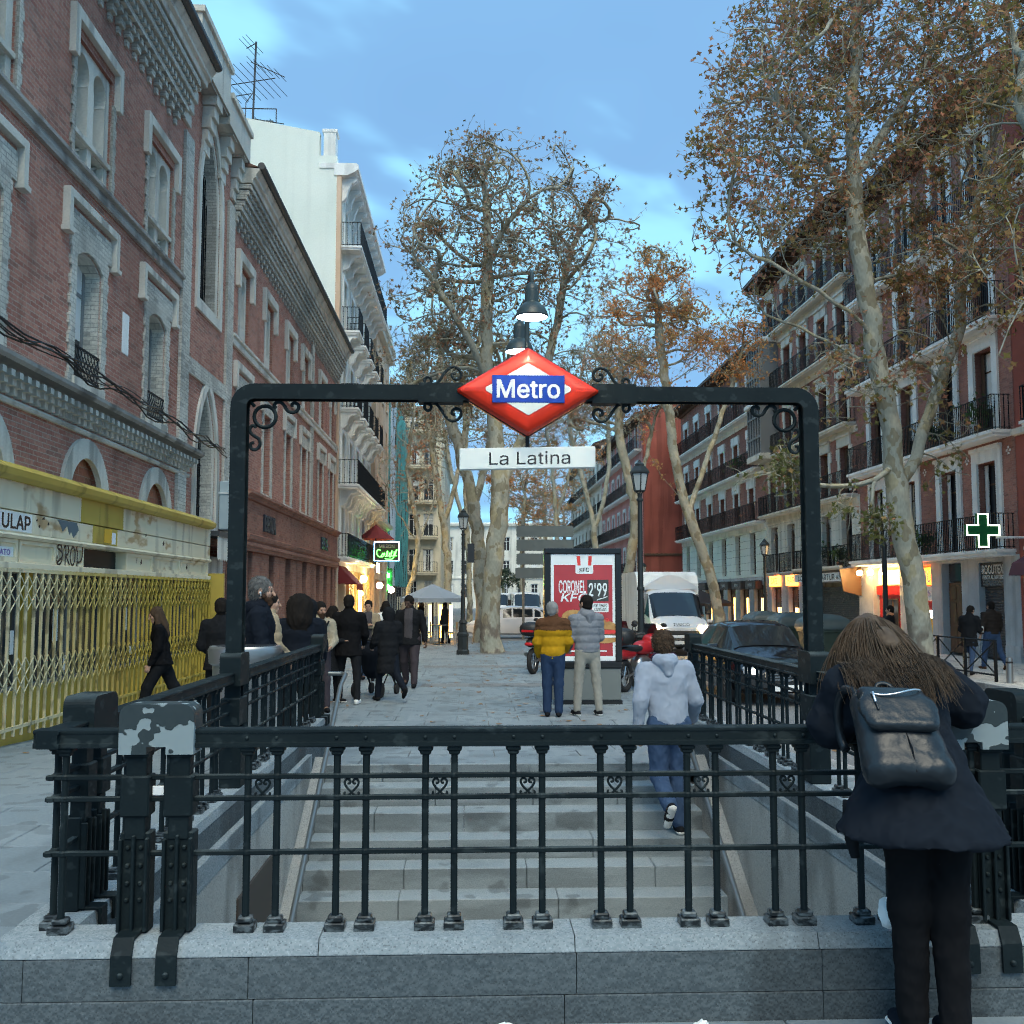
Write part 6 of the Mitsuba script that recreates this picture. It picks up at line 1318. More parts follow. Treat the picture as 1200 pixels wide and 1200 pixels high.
# pavement barrier and bollards
bz = lambda y: float(gz(11.6, y)) + .01
br_ = thing('pedestrian_barrier', 'dark iron pedestrian barrier with crossed bars along the far kerb', 'barrier'); ys = np.linspace(26.6, 22.4, 4)
for i, y in enumerate(ys):
    obj('post', cbox(11.57, 11.63, y - .03, y + .03, bz(y), bz(y) + .92, .006), M['iron'], br_)
    if i < 3:
        y2 = ys[i + 1]; A = lambda yy, h: (11.6, yy, bz(yy) + h)
        for h in (.90, .14): obj('rail', tube([A(y, h), A(y2, h)], .022, 6), M['iron'], br_)
        obj('cross_bar', tube([A(y, .15), A(y2, .88)], .016, 5), M['iron'], br_); obj('cross_bar', tube([A(y, .88), A(y2, .15)], .016, 5), M['iron'], br_)
M['steel'] = mat('steel', (.36, .37, .37), .35, .8)
for (x, y, l) in ((11.72, 24.0, 'steel bollard beside the pedestrian barrier'), (11.72, 22.05, 'steel bollard at the right edge, past the end of the barrier')):
    t = thing('bollard', l, 'bollard'); z = float(gz(x, y)); obj('post', lathe([(.07, 0), (.07, .52), (.06, .56), (.02, .58)], 14, (x, y, z)), M['steel'], t, smooth=40); obj('ring', lathe([(.073, .44), (.073, .48)], 14, (x, y, z)), M['dark'], t)
# recycling containers
M['container_green'] = mat('container_green', lambda p, n, uv: MIX((.035, .055, .042), (.055, .08, .06), FBM(p.y * 2, p.z * 3, 1., 3)), .45); M['container_lid'] = mat('container_lid', lambda p, n, uv: MIX((.05, .075, .075), (.10, .13, .13), FBM(p.y * 3, p.x * 3, 1., 3)), .35)
for i, (y, l) in enumerate(((30.2, 'green wheeled recycling container nearest the woman, with faint graffiti'), (33.3, 'green recycling container in the middle of the row of three'), (36.3, 'green recycling container at the far end of the row of three'))):
    t = thing('recycling_container', l, 'container'); x = 10.45; z = float(gz(x, y)) - .13
    def rr(w, d, zz, r=.12): p = np.array(sbox(-w, -d, w, d).buffer(-r).buffer(r, 3).exterior.coords)[:-1]; return np.stack([p[:, 0] + x, p[:, 1] + y, np.full(len(p), zz + z)], 1)
    obj('body', loftr([rr(.46, .58, .12), rr(.58, .70, .95), rr(.62, .74, .98), rr(.62, .74, 1.06)]), M['container_green'], t, smooth=35)
    obj('lid', loftr([rr(.66, .78, 1.06), rr(.66, .78, 1.14), rr(.60, .72, 1.32), rr(.40, .55, 1.45), rr(.15, .3, 1.50)]), M['container_lid'], t, smooth=50)
    for sx in (-1, 1):
        for sy in (-1, 1): v, f_ = lathe([(.09, -.03), (.09, .03)], 12); obj('wheel', (v[:, [2, 0, 1]] + [x + sx * .42, y + sy * .5, z + .09], f_), M['dark'], t)
    if i == 0: strokes(CF(y - .665), [[(x - .12, .75 + z), (x + .05, .9 + z), (x - .05, .6 + z), (x + .12, .72 + z), (x + .02, .5 + z)]], .012, .0, 'cross_green', t, 'graffiti') if 'cross_green' in M else None
# litter bin beside the left railing
lb = thing('litter_bin', 'oval steel litter bin beside the left railing', 'litter bin'); z = float(gz(-2.1, 9.3))
def oval(rx, ry, zz, n=24): a = np.arange(n) * 2 * PI / n; return np.stack([-2.02 + rx * np.cos(a), 9.35 + ry * np.sin(a), np.full(n, zz + z)], 1)
obj('body', loftr([oval(.26, .22, .05), oval(.29, .25, .98), oval(.32, .28, 1.0), oval(.33, .29, 1.12), oval(.31, .27, 1.15)]), M['steel'], lb, smooth=40); obj('opening', loftr([oval(.27, .23, 1.151), oval(.26, .22, 1.155)]), M['dark'], lb)
# café terrace
def parasol(x, y, w, zt, ze, label, m_, lit=None):
    t = thing('parasol', label, 'parasol'); z = float(gz(x, y)); n = 8; a = np.arange(n) * 2 * PI / n + PI / 8
    R1 = np.stack([x + w * np.cos(a), y + w * np.sin(a), np.full(n, ze)], 1); R2 = R1.copy(); R2[:, 2] -= .16; V = np.vstack([[[x, y, zt]], R1, R2]); F = [[0, 1 + k, 1 + (k + 1) % n] for k in range(n)] + [[1 + k, 1 + n + k, 1 + n + (k + 1) % n] for k in range(n)] + [[1 + k, 1 + n + (k + 1) % n, 1 + (k + 1) % n] for k in range(n)]
    obj('cloth', (V, np.array(F)), M[m_], t); obj('pole', tube([(x, y, z), (x, y, zt)], .035, 8), M['lamp_iron'], t)
    for k in range(n): obj('rib', tube([(x, y, zt - .35), tuple((R1[k] * .9 + np.array([x, y, zt]) * .1) - [0, 0, .03])], .010, 4), M['lamp_iron'], t)
    obj('foot', lathe([(.35, 0), (.35, .06), (.08, .1), (.05, .3)], 12, (x, y, z)), M['grey_stone'], t)
M['canvas_grey'] = mat('canvas_grey', (.38, .42, .46), .9); M['canvas_black'] = mat('canvas_black', (.02, .02, .022), .8)
parasol(-1.5, 40.5, 1.35, 1.98, 1.42, 'pale grey café parasol over lit tables on the left pavement', 'canvas_grey')
parasol(12.6, 56, 1.8, 1.8, 1.1, 'black café parasol on the far pavement beside the leaning tree', 'canvas_black')
M['rattan'] = mat('rattan', (.32, .27, .20), .7)
def chair(x, y, rot, label):
    t = thing('cafe_chair', label, 'chair', None); z = float(gz(x, y)); c, s = math.cos(rot), math.sin(rot); W = lambda p: [x + p[0] * c - p[1] * s, y + p[0] * s + p[1] * c, z + p[2]]
    fm = lambda v: np.stack([x + v[:, 0] * c - v[:, 1] * s, y + v[:, 0] * s + v[:, 1] * c, z + v[:, 2]], 1)
    for i in (-1, 1):
        for j in (-1, 1): obj('leg', tube([W((i * .2, j * .2, 0)), W((i * .2, j * .2, .45 if j < 0 else .82))], .014, 5), M['steel'], t)
    obj('seat', MB(fm).box(-.23, .23, -.23, .22, .43, .46).get(), M['rattan'], t); obj('backrest', MB(fm).box(-.22, .22, .185, .21, .55, .84).get(), M['rattan'], t)
def table(x, y, label):
    t = thing('cafe_table', label, 'table'); z = float(gz(x, y)); obj('tabletop', lathe([(.36, .71), (.36, .74)], 20, (x, y, z)), M['steel'], t); obj('leg', tube([(x, y, z), (x, y, z + .71)], .03, 8), M['lamp_iron'], t); obj('foot', lathe([(.24, 0), (.24, .03), (.04, .06)], 14, (x, y, z)), M['lamp_iron'], t)
for x, y, l in ((-2.2, 39.4, 'round café table under the left edge of the parasol'), (-1.2, 39.0, 'round café table at the foot of the parasol')): table(x, y, l)
for i, (x, y, r_) in enumerate(((-2.65, 39.2, 1.4), (-1.75, 39.6, -1.5), (-1.7, 38.6, 1.9), (-.72, 39.2, -1.4), (-.5, 38.2, -1.2))): chair(x, y, r_, ['café chair leftmost under the parasol', 'café chair between the two tables, turned right', 'café chair between the two tables, nearer', 'café chair right of the second table', 'café chair farthest right, nearest the lamp'][i])
ws = thing('lit_windbreak', 'amber-lit glass windbreak behind the café tables', 'windbreak')
for a in np.arange(-2.7, -1.0, .42): block(CF(42.2), a, a + .03, -.35, 1.25, 0, .05, 'frame_brown', ws, 'post'); glowbox(CF(42.2), a + .12, a + .28, -.2, 1.15, -.03, .0, (1.5, .75, .15), ws, 'light_strip')
pc_ = thing('green_cross_light', 'glowing green pharmacy light on the scaffolded front', 'pharmacy sign')
for (dx, dz, r) in ((0, .55, .16), (0, -.15, .14)): k = obj('lamp', globe(r, [-5.2, 64.0, 2.2 + dz]), None, pc_, True); scene[k]['emitter'] = {'type': 'area', 'radiance': rgb(.9, 16, 2)}
block(CF(64.2), -5.6, -4.9, 1.7, 3.2, -.06, .0, 'dark', pc_, 'backing')
# small litter in the foreground
for i, (x, y, l) in enumerate(((.13, 3.80, 'crumpled white paper scrap at the foot of the parapet, left one'), (.83, 3.78, 'crumpled white paper scrap at the foot of the parapet, right one'))):
    b = trimesh.creation.icosphere(2, .022); b.vertices *= [1.4, .8, .5]; b.vertices += .011 * (meshkit.fbm(b.vertices * 90, 3, i) - .5)[:, None] * 2; b.vertices += [x, y, .012]; k = numbered('paper_scrap'); scene[k] = mikit.ply(b, M['white_trim']); tag(k, l, 'litter')
# ------------------------------------------------------------------ vehicles
M['tyre'] = mat('tyre', (.018, .018, .019), .8); M['rim'] = mat('rim', (.40, .41, .42), .3, .9); M['glass_car'] = mat('glass_car', (.014, .018, .022), .04, spec=.9)
M['plastic_black'] = mat('plastic_black', (.02, .021, .022), .5); M['plate'] = mat('plate', (.72, .72, .70), .4); M['lens'] = mat('lens', (.55, .57, .58), .1)
M['car_black'] = mat('car_black', (.005, .006, .008), .08, clear=1.); M['car_white'] = mat('car_white', (.66, .68, .70), .25, clear=1.); M['car_grey'] = mat('car_grey', (.10, .11, .12), .25, clear=1.)
def placer(x, y, z, h): c, s = math.cos(h), math.sin(h); return lambda v: np.stack([x + v[:, 0] * c - v[:, 1] * s, y + v[:, 0] * s + v[:, 1] * c, z + v[:, 2]], 1)
def wheel(fm, x, y, r, w, parent, side):
    prof = [(r * .62, -w / 2), (r * .93, -w / 2), (r, -w * .32), (r, w * .32), (r * .93, w / 2), (r * .62, w / 2)]; v, t = lathe(prof, 20); m = MB(fm); m.add(v[:, [0, 2, 1]] * [1, 1, 1] @ np.eye(3) + [0, 0, 0] if 0 else np.stack([v[:, 0] + x, v[:, 2] + y, v[:, 1] + r], 1), t); k = m.put('wheel', M['tyre'], parent, 40)
    m = MB(fm); v, t = lathe([(r * .64, w * .40), (r * .60, w * .48), (r * .5, w * .36), (r * .16, w * .40), (.01, w * .46)], 20); m.add(np.stack([v[:, 0] + x, side * v[:, 2] + y, v[:, 1] + r], 1), t)
    for q in range(5):
        a = q * 2 * PI / 5 + .3; m.tube([(x + .12 * r * math.cos(a), y + side * w * .48, r + .12 * r * math.sin(a)), (x + .6 * r * math.cos(a), y + side * w * .47, r + .6 * r * math.sin(a))], r * .07, 5)
    m.put('rim', M['rim'], k)
def car(x, y, heading, label, paint, st, W=.90, lights=None, cabin=(2, 3, 4, 5)):
    """st: stations along the length, nose at +x: (s, z bottom, z belt, z top, half width, half width at the top)"""
    t = thing('car', label, 'car'); z = float(gz(x, y)) - .131; fm = placer(x, y, z, heading); rings = []
    for s, zb, zl, zt, w, wt in st:
        R = [(w * .75, zb), (w * .96, zb + .07), (w, zb + .25), (w * 1.0, (zb + zl) / 2 + .12), (w * .965, zl - .03), (w * .93, zl), (wt, zt - .05), (wt * .86, zt - .012), (wt * .45, zt + .012)]
        full = R + [(0, zt + .016)] + [(-a, b) for a, b in R[::-1]]; rings.append(np.array([(s, a, b) for a, b in full]))
    n = len(rings[0]); V = np.vstack(rings); F = []
    for i in range(len(rings) - 1):
        for j in range(n): k = (j + 1) % n; F += [[i * n + j, i * n + k, (i + 1) * n + k], [i * n + j, (i + 1) * n + k, (i + 1) * n + j]]
    for i, o in ((0, 0), (1, (len(rings) - 1) * n)):
        for j in range(1, n - 1): F.append([o, o + j, o + j + 1] if i else [o, o + j + 1, o + j])
    m = MB(fm); m.add(V, F); m.put('body', M[paint], t, smooth=32)
    def patch(i0, i1, j0, j1, u0=.06, u1=.94, v0=.06, v1=.94, name='side_window', mt='glass_car', off=.006):
        A, B, C, D = rings[i0][j0], rings[i1][j0], rings[i1][j1], rings[i0][j1]; q = []
        for u, v in ((u0, v0), (u1, v0), (u1, v1), (u0, v1)): q.append((A * (1 - u) + B * u) * (1 - v) + (D * (1 - u) + C * u) * v)
        q = np.array(q); nn = np.cross(q[1] - q[0], q[3] - q[0]); nn /= np.linalg.norm(nn); cen = np.array([q[:, 0].mean(), 0, .6]); nn *= np.sign(nn @ (q.mean(0) - cen)); m = MB(fm); m.add(np.vstack([q + nn * off, q - nn * .01]), [[0, 1, 2], [0, 2, 3], [4, 6, 5], [4, 7, 6], [0, 4, 5], [0, 5, 1], [1, 5, 6], [1, 6, 2], [2, 6, 7], [2, 7, 3], [3, 7, 4], [3, 4, 0]]); return m.put(name, M[mt], t)
    for i0, i1 in zip(cabin[:-1], cabin[1:]):
        for j0, j1 in ((5, 6), (n - 6, n - 7)): patch(i0, i1, j0, j1, .05, .95, .1, .9)
    a, b = cabin[-1], cabin[-1] + 1
    A = rings[b][6:n - 6], rings[a][6:n - 6]; L = len(A[0])      # windscreen strip over the top points
    for (ia, ib, nm) in ((cabin[-1] + 1, cabin[-1], 'windscreen'), (cabin[0] - 1, cabin[0], 'rear_window')):
        P0, P1 = rings[ia][6:n - 6], rings[ib][6:n - 6]; u = np.linspace(.06, .94, 2); q0, q1 = P0 * .93 + P1 * .07, P0 * .08 + P1 * .92
        up = np.array([0, 0, .010]) + np.array([.006 if ia > ib else -.006, 0, 0]); VV = np.vstack([q0 + up, q1 + up]); FF = []
        for j in range(L - 1): FF += [[j, j + 1, L + j + 1], [j, L + j + 1, L + j]]
        m = MB(fm); m.add(VV, FF); m.put(nm, M['glass_car'], t, True)
    L0, L1 = st[0][0], st[-1][0]; wx = (L0 + .80, L1 - .85); r = .325
    for i, xx in enumerate(wx):
        for s in (-1, 1):
            wheel(fm, xx, s * (W - .12), r, .22, t, s)
            m = MB(fm); m.poly(Point(0, 0).buffer(r + .055, 12), 0, .01); m.v[-1] = fm(np.stack([xx + (v_ := trimesh.creation.extrude_polygon(Point(0, 0).buffer(r + .055, 12), .012, engine='earcut').vertices)[:, 0], s * (W + .003) - s * v_[:, 2], r + v_[:, 1]], 1)); m.put('wheel_arch', M['plastic_black'], t)
    for s in (-1, 1):
        m = MB(fm); m.box(L1 - .30, L1 - .02, s * W * .68 - .16, s * W * .68 + .16, .56, .70, .03); k = m.put('headlight', M['lens'], t)
        m = MB(fm); m.box(L0 - .0, L0 + .22, s * W * .74 - .12, s * W * .74 + .12, .72, .86, .03); m.put('tail_light', M['shop_red'], t)
        m = MB(fm); v, f_ = cbox(L1 - 1.45, L1 - 1.30, s * (W + .10) - .10, s * (W + .10) + .10, .92, 1.05, .03); m.add(v, f_); m.put('wing_mirror', M[paint], t)
        if lights:
            m = MB(fm); v, f_ = ball(.055, (0, 0, 0), 10); m.add(v + np.array([L1 - .02, s * W * .66, .62]), f_); k = m.put('headlight_bulb', None, t); scene[k]['emitter'] = {'type': 'area', 'radiance': rgb(lights)}
    m = MB(fm); m.box(L1 - .06, L1 + .015, -.42, .42, .44, .62, .015); gr = m.put('grille', M['plastic_black'], t)
    for zz in (.48, .53, .58): m = MB(fm); m.box(L1 + .014, L1 + .022, -.38, .38, zz - .006, zz + .006); m.put('slat', M['rim'], gr)
    m = MB(fm); m.box(L1 + .0, L1 + .022, -.26, .26, .28, .39); m.put('number_plate', M['plate'], t); m = MB(fm); m.box(L0 - .022, L0 + .01, -.26, .26, .62, .73); m.put('number_plate', M['plate'], t)
    return t, fm
SEDAN = [(-2.25, .38, .70, .80, .80, .60), (-2.15, .24, .84, 1.00, .86, .66), (-1.75, .20, .90, 1.06, .90, .68), (-1.15, .18, .93, 1.38, .92, .62), (-.2, .18, .94, 1.46, .92, .62), (.45, .18, .93, 1.40, .92, .61), (1.15, .18, .90, .98, .92, .66), (1.85, .20, .80, .86, .90, .62), (2.2, .26, .66, .72, .82, .58), (2.3, .34, .56, .60, .70, .5)]
HATCH = [(-2.2, .38, .80, .98, .80, .60), (-2.1, .24, .92, 1.14, .85, .62), (-1.7, .20, .96, 1.32, .88, .60), (-.9, .18, .95, 1.47, .88, .60), (.1, .18, .93, 1.49, .88, .60), (.55, .18, .91, 1.42, .88, .60), (1.45, .18, .84, .93, .88, .64), (1.95, .22, .72, .78, .84, .58), (2.2, .30, .58, .62, .72, .5)]
t, fm = car(5.62, 20.4, -PI / 2, 'black saloon car coming towards the stairs on the road, its nose behind the right railing', 'car_black', SEDAN, .92, (9, 8, 6.2), cabin=(2, 3, 4, 5))
m = MB(fm); a = np.linspace(0, 2 * PI, 25); m.tube(np.stack([np.full(25, 2.33), .10 * np.cos(a), .56 + .10 * np.sin(a)], 1), .010, 6)
for q in (PI / 2, PI / 2 + 2 * PI / 3, PI / 2 + 4 * PI / 3): m.tube([(2.33, 0, .56), (2.33, .095 * math.cos(q), .56 + .095 * math.sin(q))], .011, 5)
m.put('star_emblem', M['rim'], t)
car(2.0, 48.3, PI, 'white hatchback crossing the street behind the big plane tree', 'car_white', HATCH, .88, None, cabin=(2, 3, 4, 5))
car(9.0, 43.5, -PI / 2, 'white car parked beyond the recycling containers', 'car_white', HATCH, .88, None, cabin=(2, 3, 4, 5))
car(9.4, 52, -PI / 2, 'dark grey car parked far along the right kerb', 'car_grey', SEDAN, .92, None, cabin=(2, 3, 4, 5))
# white box truck
def van(x, y, label, name='truck', boxed=True, lights=(26, 16, 5.5), s=1.):
    t = thing(name, label, 'truck' if boxed else 'van'); z = float(gz(x, y)) - .131; fm = placer(x, y, z, -PI / 2)
    st = [(-1.9, .45, 1.35, 2.15, .98, .86), (-.9, .40, 1.35, 2.22, 1.0, .86), (-.35, .38, 1.32, 2.18, 1.0, .84), (.62, .38, 1.16, 1.24, 1.0, .82), (1.05, .40, 1.02, 1.08, .97, .76), (1.22, .42, .86, .92, .90, .66)]; rings = []
    for s_, zb, zl, zt, w, wt in st:
        R = [(w * .8, zb), (w * .97, zb + .08), (w, zb + .3), (w, zl - .1), (w * .95, zl), (wt, zt - .08), (wt * .8, zt)]; rings.append(np.array([(s_, a_, b_) for a_, b_ in R + [(0, zt + .03)] + [(-a_, b_) for a_, b_ in R[::-1]]]))
    n = len(rings[0]); F = []
    for i in range(len(rings) - 1):
        for j in range(n): k = (j + 1) % n; F += [[i * n + j, i * n + k, (i + 1) * n + k], [i * n + j, (i + 1) * n + k, (i + 1) * n + j]]
    for j in range(1, n - 1): F += [[0, j + 1, j], [(len(rings) - 1) * n, (len(rings) - 1) * n + j, (len(rings) - 1) * n + j + 1]]
    m = MB(fm); m.add(np.vstack(rings), F); m.put('cab', M['car_white'], t, 30)
    P0, P1 = rings[3][5:n - 5], rings[2][5:n - 5]; L = len(P0); q0, q1 = P0 * .94 + P1 * .06, P0 * .10 + P1 * .90; up = np.array([.008, 0, .008]); m = MB(fm); m.add(np.vstack([q0 + up, q1 + up]), [f_ for j in range(L - 1) for f_ in ([j, j + 1, L + j + 1], [j, L + j + 1, L + j])]); m.put('windscreen', M['glass_car'], t, True)
    for sd in (-1, 1):
        m = MB(fm); m.add([(-.30, sd * .965, 1.36), (.42, sd * .955, 1.26), (-.22, sd * .865, 2.05), (-.85, sd * .875, 2.08), (-.85, sd * .965, 1.38)], [[0, 1, 2], [0, 2, 3], [0, 3, 4]]); m.v[-1][:, 0] += 0; m.put('side_window', M['glass_car'], t)
        m = MB(fm); v, f_ = cbox(.98, 1.2, sd * .74 - .19, sd * .74 + .19, .77, 1.0, .04); m.add(v, f_); k = m.put('headlight', M['lens'], t)
        if lights: del scene[k]['bsdf']; scene[k]['emitter'] = {'type': 'area', 'radiance': rgb(7, 4.2, 1.1)}
        if lights: m = MB(fm); v, f_ = ball(.14, (0, 0, 0), 12); m.add(v + np.array([1.19, sd * .74, .88]), f_); k = m.put('headlight_bulb', None, t); scene[k]['emitter'] = {'type': 'area', 'radiance': rgb(lights)}
        m = MB(fm); m.box(.05, .17, sd * 1.16 - .11, sd * 1.16 + .11, 1.35, 1.75, .03); m.put('wing_mirror', M['plastic_black'], t)
        for xx in (.45, -3.4): wheel(fm, xx, sd * .86, .34, .24, t, sd)
    m = MB(fm); m.box(1.13, 1.24, -.62, .62, .70, .84, .02); g_ = m.put('grille', M['plastic_black'], t); m = MB(fm); v, f_ = cbox(.9, 1.30, -.98, .98, .30, .60, .06); m.add(v, f_); m.put('bumper', M['plastic_black'], t); m = MB(fm); m.box(1.30, 1.315, -.26, .26, .40, .51); m.put('number_plate', M['plate'], t)
    m = MB(fm); m.box(1.20, 1.25, -.70, .70, .60, .66, .01); m.put('bumper_trim', M['car_white'], t)
    # box body with a rounded front top
    if boxed:
        pr = [(-1.15, .75), (-1.15, 2.45), (-1.35, 2.72), (-1.7, 2.86), (-5.0, 2.86), (-5.0, .75)]; pg = trimesh.creation.extrude_polygon(Polygon(pr), 2.2, engine='earcut'); v = np.array(pg.vertices); m = MB(fm); m.add(np.stack([v[:, 0], v[:, 2] - 1.1, v[:, 1]], 1), pg.faces); m.put('cargo_box', M['white_trim'], t)
        ar = [(-.95 + .19 * i, 2.30 + .42 * math.sin(PI * i / 10)) for i in range(11)]; pg = trimesh.creation.extrude_polygon(Polygon([(-.95, 2.22)] + ar + [(.95, 2.22)]), .5, engine='earcut'); v = np.array(pg.vertices); m = MB(fm); m.add(np.stack([-.62 - v[:, 2], v[:, 0], v[:, 1]], 1), pg.faces); m.put('roof_deflector', M['car_white'], t)
        m = MB(fm); m.box(-4.9, -.5, -.5, .5, .5, .74); m.put('chassis', M['plastic_black'], t)
    else: m = MB(fm); v, f_ = cbox(-4.6, -1.2, -.99, .99, .45, 2.22, .08); m.add(v, f_); m.put('rear_body', M['car_white'], t)
    return t
van(7.0, 35.2, 'white box truck coming up the road with both headlights lit')
M['letter_steel'] = M['rim']; flat_text(lambda v: np.stack([v[:, 0], 35.2 - 1.14 - v[:, 2], v[:, 1]], 1), 'IVECO', .09, 7.0, float(gz(7, 35.2)) - .131 + 1.0, 0.08, 'frame_grey', 'truck', .55)
van(3.75, 69, 'white minibus far down the middle of the street', 'van', False, None)
van(1.95, 78, 'blue and white van behind the white hatchback', 'van', False, None)
# motorcycles
M['moto_red'] = mat('moto_red', (.42, .02, .025), .25, clear=.8)
def motorcycle(x, y, h, label, paint, case=True, scoot=False):
    t = thing('motorcycle', label, 'motorcycle'); z = float(gz(x, y)); fm = placer(x, y, z, h); r = .30
    for xx in (-.68, .68):
        a = np.linspace(0, 2 * PI, 25); m = MB(fm); m.tube(np.stack([xx + (r - .05) * np.cos(a), 0 * a, r + (r - .05) * np.sin(a)], 1), .06, 8, caps=False); w = m.put('wheel', M['tyre'], t, True)
        m = MB(fm); m.tube(np.stack([xx + .20 * np.cos(a), 0 * a, r + .20 * np.sin(a)], 1), .015, 5, caps=False)
        for q in np.arange(5) * 2 * PI / 5: m.tube([(xx, 0, r), (xx + .2 * math.cos(q), 0, r + .2 * math.sin(q))], .014, 4)
        m.put('rim', M['rim'], w)
    def blob(c, s, nm, mt, par=t): b = trimesh.creation.icosphere(2, 1.); v = np.sign(b.vertices) * np.abs(b.vertices) ** .8 * s + c; m = MB(fm); m.add(v, b.faces); return m.put(nm, M[mt], par, True)
    blob([.12, 0, .80], [.30, .15, .14], 'tank', paint); blob([-.42, 0, .80], [.42, .15, .07], 'seat', 'plastic_black'); blob([-.62, 0, .72], [.35, .13, .11], 'tail', paint); blob([.02, 0, .45], [.28, .17, .22], 'engine', 'rim'); blob([.48, 0, .88], [.18, .17, .18], 'front_fairing', paint); blob([.62, 0, .62], [.16, .09, .06], 'mudguard', paint); blob([.60, 0, .92], [.07, .11, .09], 'headlight', 'lens'); blob([-.95, 0, .70], [.05, .1, .04], 'tail_light', 'shop_red')
    m = MB(fm)
    for s in (-1, 1): m.tube([(.68, s * .09, r), (.42, s * .09, 1.0)], .022, 6); m.tube([(-.68, s * .09, r), (-.1, s * .09, .42)], .022, 6)
    m.put('fork', M['rim'], t)
    m = MB(fm); m.tube([(.30, -.36, 1.02), (.40, -.2, 1.05), (.42, 0, 1.03), (.40, .2, 1.05), (.30, .36, 1.02)], .016, 6); m.put('handlebar', M['plastic_black'], t)
    for s in (-1, 1): m = MB(fm); m.tube([(.36, s * .26, 1.05), (.40, s * .30, 1.20)], .008, 4); b = trimesh.creation.icosphere(1, 1.); m.add(b.vertices * [.02, .07, .045] + [.40, s * .32, 1.23], b.faces); m.put('mirror', M['plastic_black'], t)
    m = MB(fm); v, f_ = lathe([(.045, 0), (.055, .4), (.04, .5)], 10); m.add(np.stack([-.2 - v[:, 2], v[:, 0] + .18, v[:, 1] + .36 + v[:, 2] * .2], 1), f_); m.put('exhaust', M['rim'], t)
    m = MB(fm); m.add([(.58, -.16, 1.0), (.58, .16, 1.0), (.42, .13, 1.26), (.42, -.13, 1.26)], [[0, 1, 2], [0, 2, 3]]); m.put('windshield', M['glass_car'], t)
    if case: k = blob([-.80, 0, 1.04], [.24, .26, .17], 'top_case', 'plastic_black'); m = MB(fm); m.box(-1.05, -1.0, -.14, .14, .98, 1.03); m.put('reflector', M['shop_red'], k)
    m = MB(fm); m.tube([(-.1, -.1, .35), (-.16, -.26, .02)], .014, 5); m.put('stand', M['plastic_black'], t)
motorcycle(3.28, 19.9, .95, 'red motorcycle parked by the lamp post, nearest the man in the hooded top', 'moto_red', True)
motorcycle(3.1, 21.9, 1.2, 'red motorcycle parked behind the advertising panel, farther of the two red ones', 'moto_red', False)
motorcycle(1.72, 24.6, 1.15, 'black motorcycle with a top case parked left of the advertising panel', 'plastic_black', True)
motorcycle(3.0, 24.3, 1.1, 'dark motorcycle parked beyond the red ones near the kerb', 'car_grey', True)
# ------------------------------------------------------------------ people: bodies and clothes as smooth-union surfaces over a posed skeleton
def surfnet(D, lo, h):
    """naive surface nets: one vertex per sign-changing cell"""
    s = D < 0; c = np.zeros(np.array(D.shape) - 1, int)
    for i in (0, 1):
        for j in (0, 1):
            for k in (0, 1): c += s[i:s.shape[0] - 1 + i, j:s.shape[1] - 1 + j, k:s.shape[2] - 1 + k]
    act = np.argwhere((c > 0) & (c < 8)); idx = -np.ones(c.shape, int); idx[tuple(act.T)] = np.arange(len(act))
    P = np.zeros((len(act), 3)); W = np.zeros(len(act)); cor = [(i, j, k) for i in (0, 1) for j in (0, 1) for k in (0, 1)]
    val = {q: D[act[:, 0] + q[0], act[:, 1] + q[1], act[:, 2] + q[2]] for q in cor}
    for q in cor:
        for ax in range(3):
            if q[ax] == 0:
                w = list(q); w[ax] = 1; a, b = val[q], val[tuple(w)]; m = (a < 0) != (b < 0); t = np.where(m, a / np.where(m, a - b, 1), 0)
                p = np.tile(np.array(q, float), (len(act), 1)); p[:, ax] = t; P[m] += p[m]; W[m] += 1
    V = lo + h * (act + P / W[:, None]); F = []
    for ax in range(3):
        e = [slice(None)] * 3; e[ax] = slice(0, -1); f_ = [slice(None)] * 3; f_[ax] = slice(1, None); cr = np.argwhere(s[tuple(e)] != s[tuple(f_)]); b, d = (ax + 1) % 3, (ax + 2) % 3
        cr = cr[(cr[:, b] > 0) & (cr[:, d] > 0) & (cr[:, b] < c.shape[b]) & (cr[:, d] < c.shape[d])]
        if len(cr) == 0: continue
        o = []
        for db, dd in ((-1, -1), (0, -1), (0, 0), (-1, 0)): w = cr.copy(); w[:, b] += db; w[:, d] += dd; o.append(idx[tuple(w.T)])
        q = np.stack(o, 1); flip = ~s[tuple(cr.T)]; q[flip] = q[flip][:, ::-1]; F += [q[:, [0, 1, 2]], q[:, [0, 2, 3]]]
    return V, np.vstack(F)
